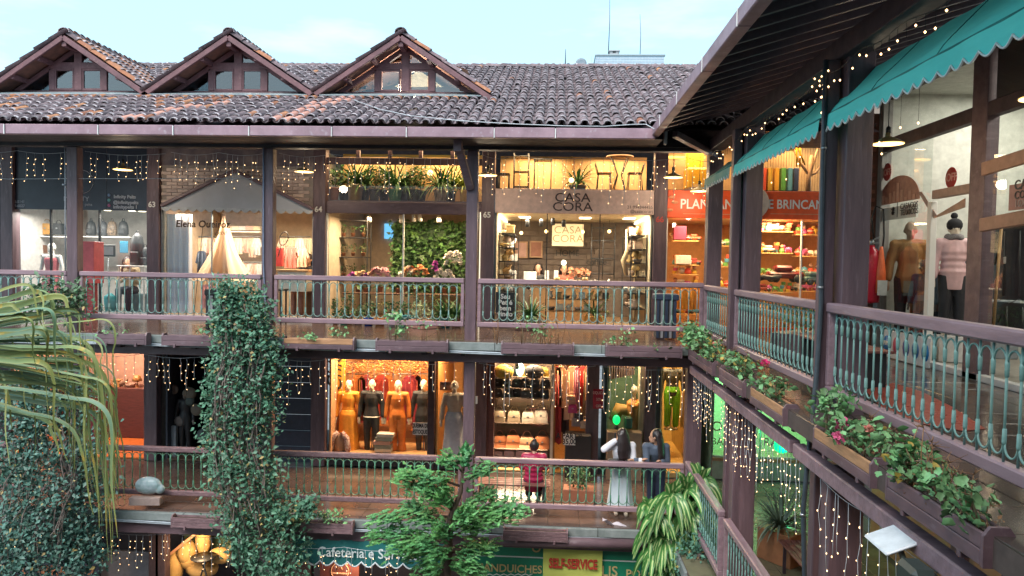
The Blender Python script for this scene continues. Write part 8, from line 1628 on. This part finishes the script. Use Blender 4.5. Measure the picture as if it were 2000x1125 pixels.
def strapleaf(pts, w0):
    n = len(pts); vs = []; ph = R.uniform(-.9, .9); tw = R.uniform(-1.1, 1.1)
    for i, p in enumerate(pts):
        t = i / (n - 1); d = (pts[min(i + 1, n - 1)] - pts[max(0, i - 1)]).normalized(); s = d.cross(V(0, -1, .35)).normalized(); nn = s.cross(d); a_ = ph + tw * t
        s = s * math.cos(a_) + nn * math.sin(a_); nn = s.cross(d); ww = w0 * .5 * min(1, .5 + 2.2 * t) * (1 - max(0, t - .45) / .56) ** .75 + .001
        for k, u in ((-1, 0), (0, .5), (1, 1)): vs.append(p + s * ww * k + nn * abs(k) * ww * .3); lf.uv.append((u, t))
    lf.add(vs, [(i * 3 + k, i * 3 + k + 1, i * 3 + 4 + k, i * 3 + 3 + k) for i in range(n - 1) for k in (0, 1)], True)
def leaflet(p0, p1, p2, w, d, rnd_=.25):
    A, B, C_ = pp(*p0, d), pp(*p1, d + R.uniform(-.15, .1)), pp(*p2, d + R.uniform(-.2, .1)); q = []
    B0 = B + (A - B) * R.uniform(rnd_ * .8, rnd_ * 1.5); B1 = B + (C_ - B) * R.uniform(.15, .35); T1 = B + (B - A) * .03 + V(0, 0, .015)
    for k in range(6): t = k / 6; q.append(A.lerp(B0, t) + V(0, 0, .05 * math.sin(math.pi * t)))
    for k in range(9): t = k / 9; q.append(B0.lerp(T1, t).lerp(T1.lerp(B1, t), t))
    n = 6
    for k in range(n + 1): t = k / n; q.append(B1.lerp(C_, t) + V(.012 * math.sin(t * 5 + A.x * 9), 0, 0))
    strapleaf(q, w)
# upper leaf: arching leaflets fanning from beyond the left edge
for (x1, y1, x2, y2) in ((60, 558, 92, 640), (105, 566, 128, 690), (128, 572, 150, 700), (98, 590, 112, 760), (150, 600, 176, 720), (60, 612, 78, 745), (170, 640, 205, 860), (126, 632, 140, 800), (70, 650, 92, 790), (180, 668, 224, 980), (20, 640, 34, 740), (150, 690, 172, 900), (200, 700, 232, 890), (95, 700, 110, 860), (205, 735, 226, 960), (160, 745, 190, 1010), (30, 690, 42, 800), (215, 780, 228, 1060), (120, 760, 140, 930), (185, 800, 205, 1040), (60, 740, 74, 880), (10, 720, 20, 860), (150, 825, 178, 1000), (90, 810, 120, 900), (196, 715, 215, 1100), (220, 745, 236, 905), (35, 600, 48, 668), (85, 640, 98, 730)):
    for r_ in range(2): leaflet((-190 + R.uniform(-20, 20), 720 + (y1 - 700) * .45 + R.uniform(-10, 10)), (x1 + R.gauss(0, 7), y1 + R.gauss(0, 7)), (x2 + R.gauss(0, 6), y2 + R.gauss(0, 25)), R.uniform(.026, .04) if r_ == 0 else R.uniform(.016, .028), R.uniform(-.3, .3), R.uniform(.12, .3))
for i in range(34):
    bx = R.uniform(110, 228); by = R.uniform(600, 800); leaflet((-200, 700), (bx, by), (bx + R.uniform(-2, 16), by + R.uniform(120, 290)), R.uniform(.008, .016), R.uniform(-.2, .3), .1)
lf.build('leaflet', pg, pal, True)
MB().tube([pp(-900, 1500), pp(-500, 1000), pp(-260, 760)], [.05, .035, .03], 8).build('leaf_stalk', M('palm_stalk', (.15, .2, .08), None, 5, .5), pal)
MB().tube([pp(-900, 3000), pp(-900, 1500)], [.2, .14], 12).build('trunk', bark, pal)
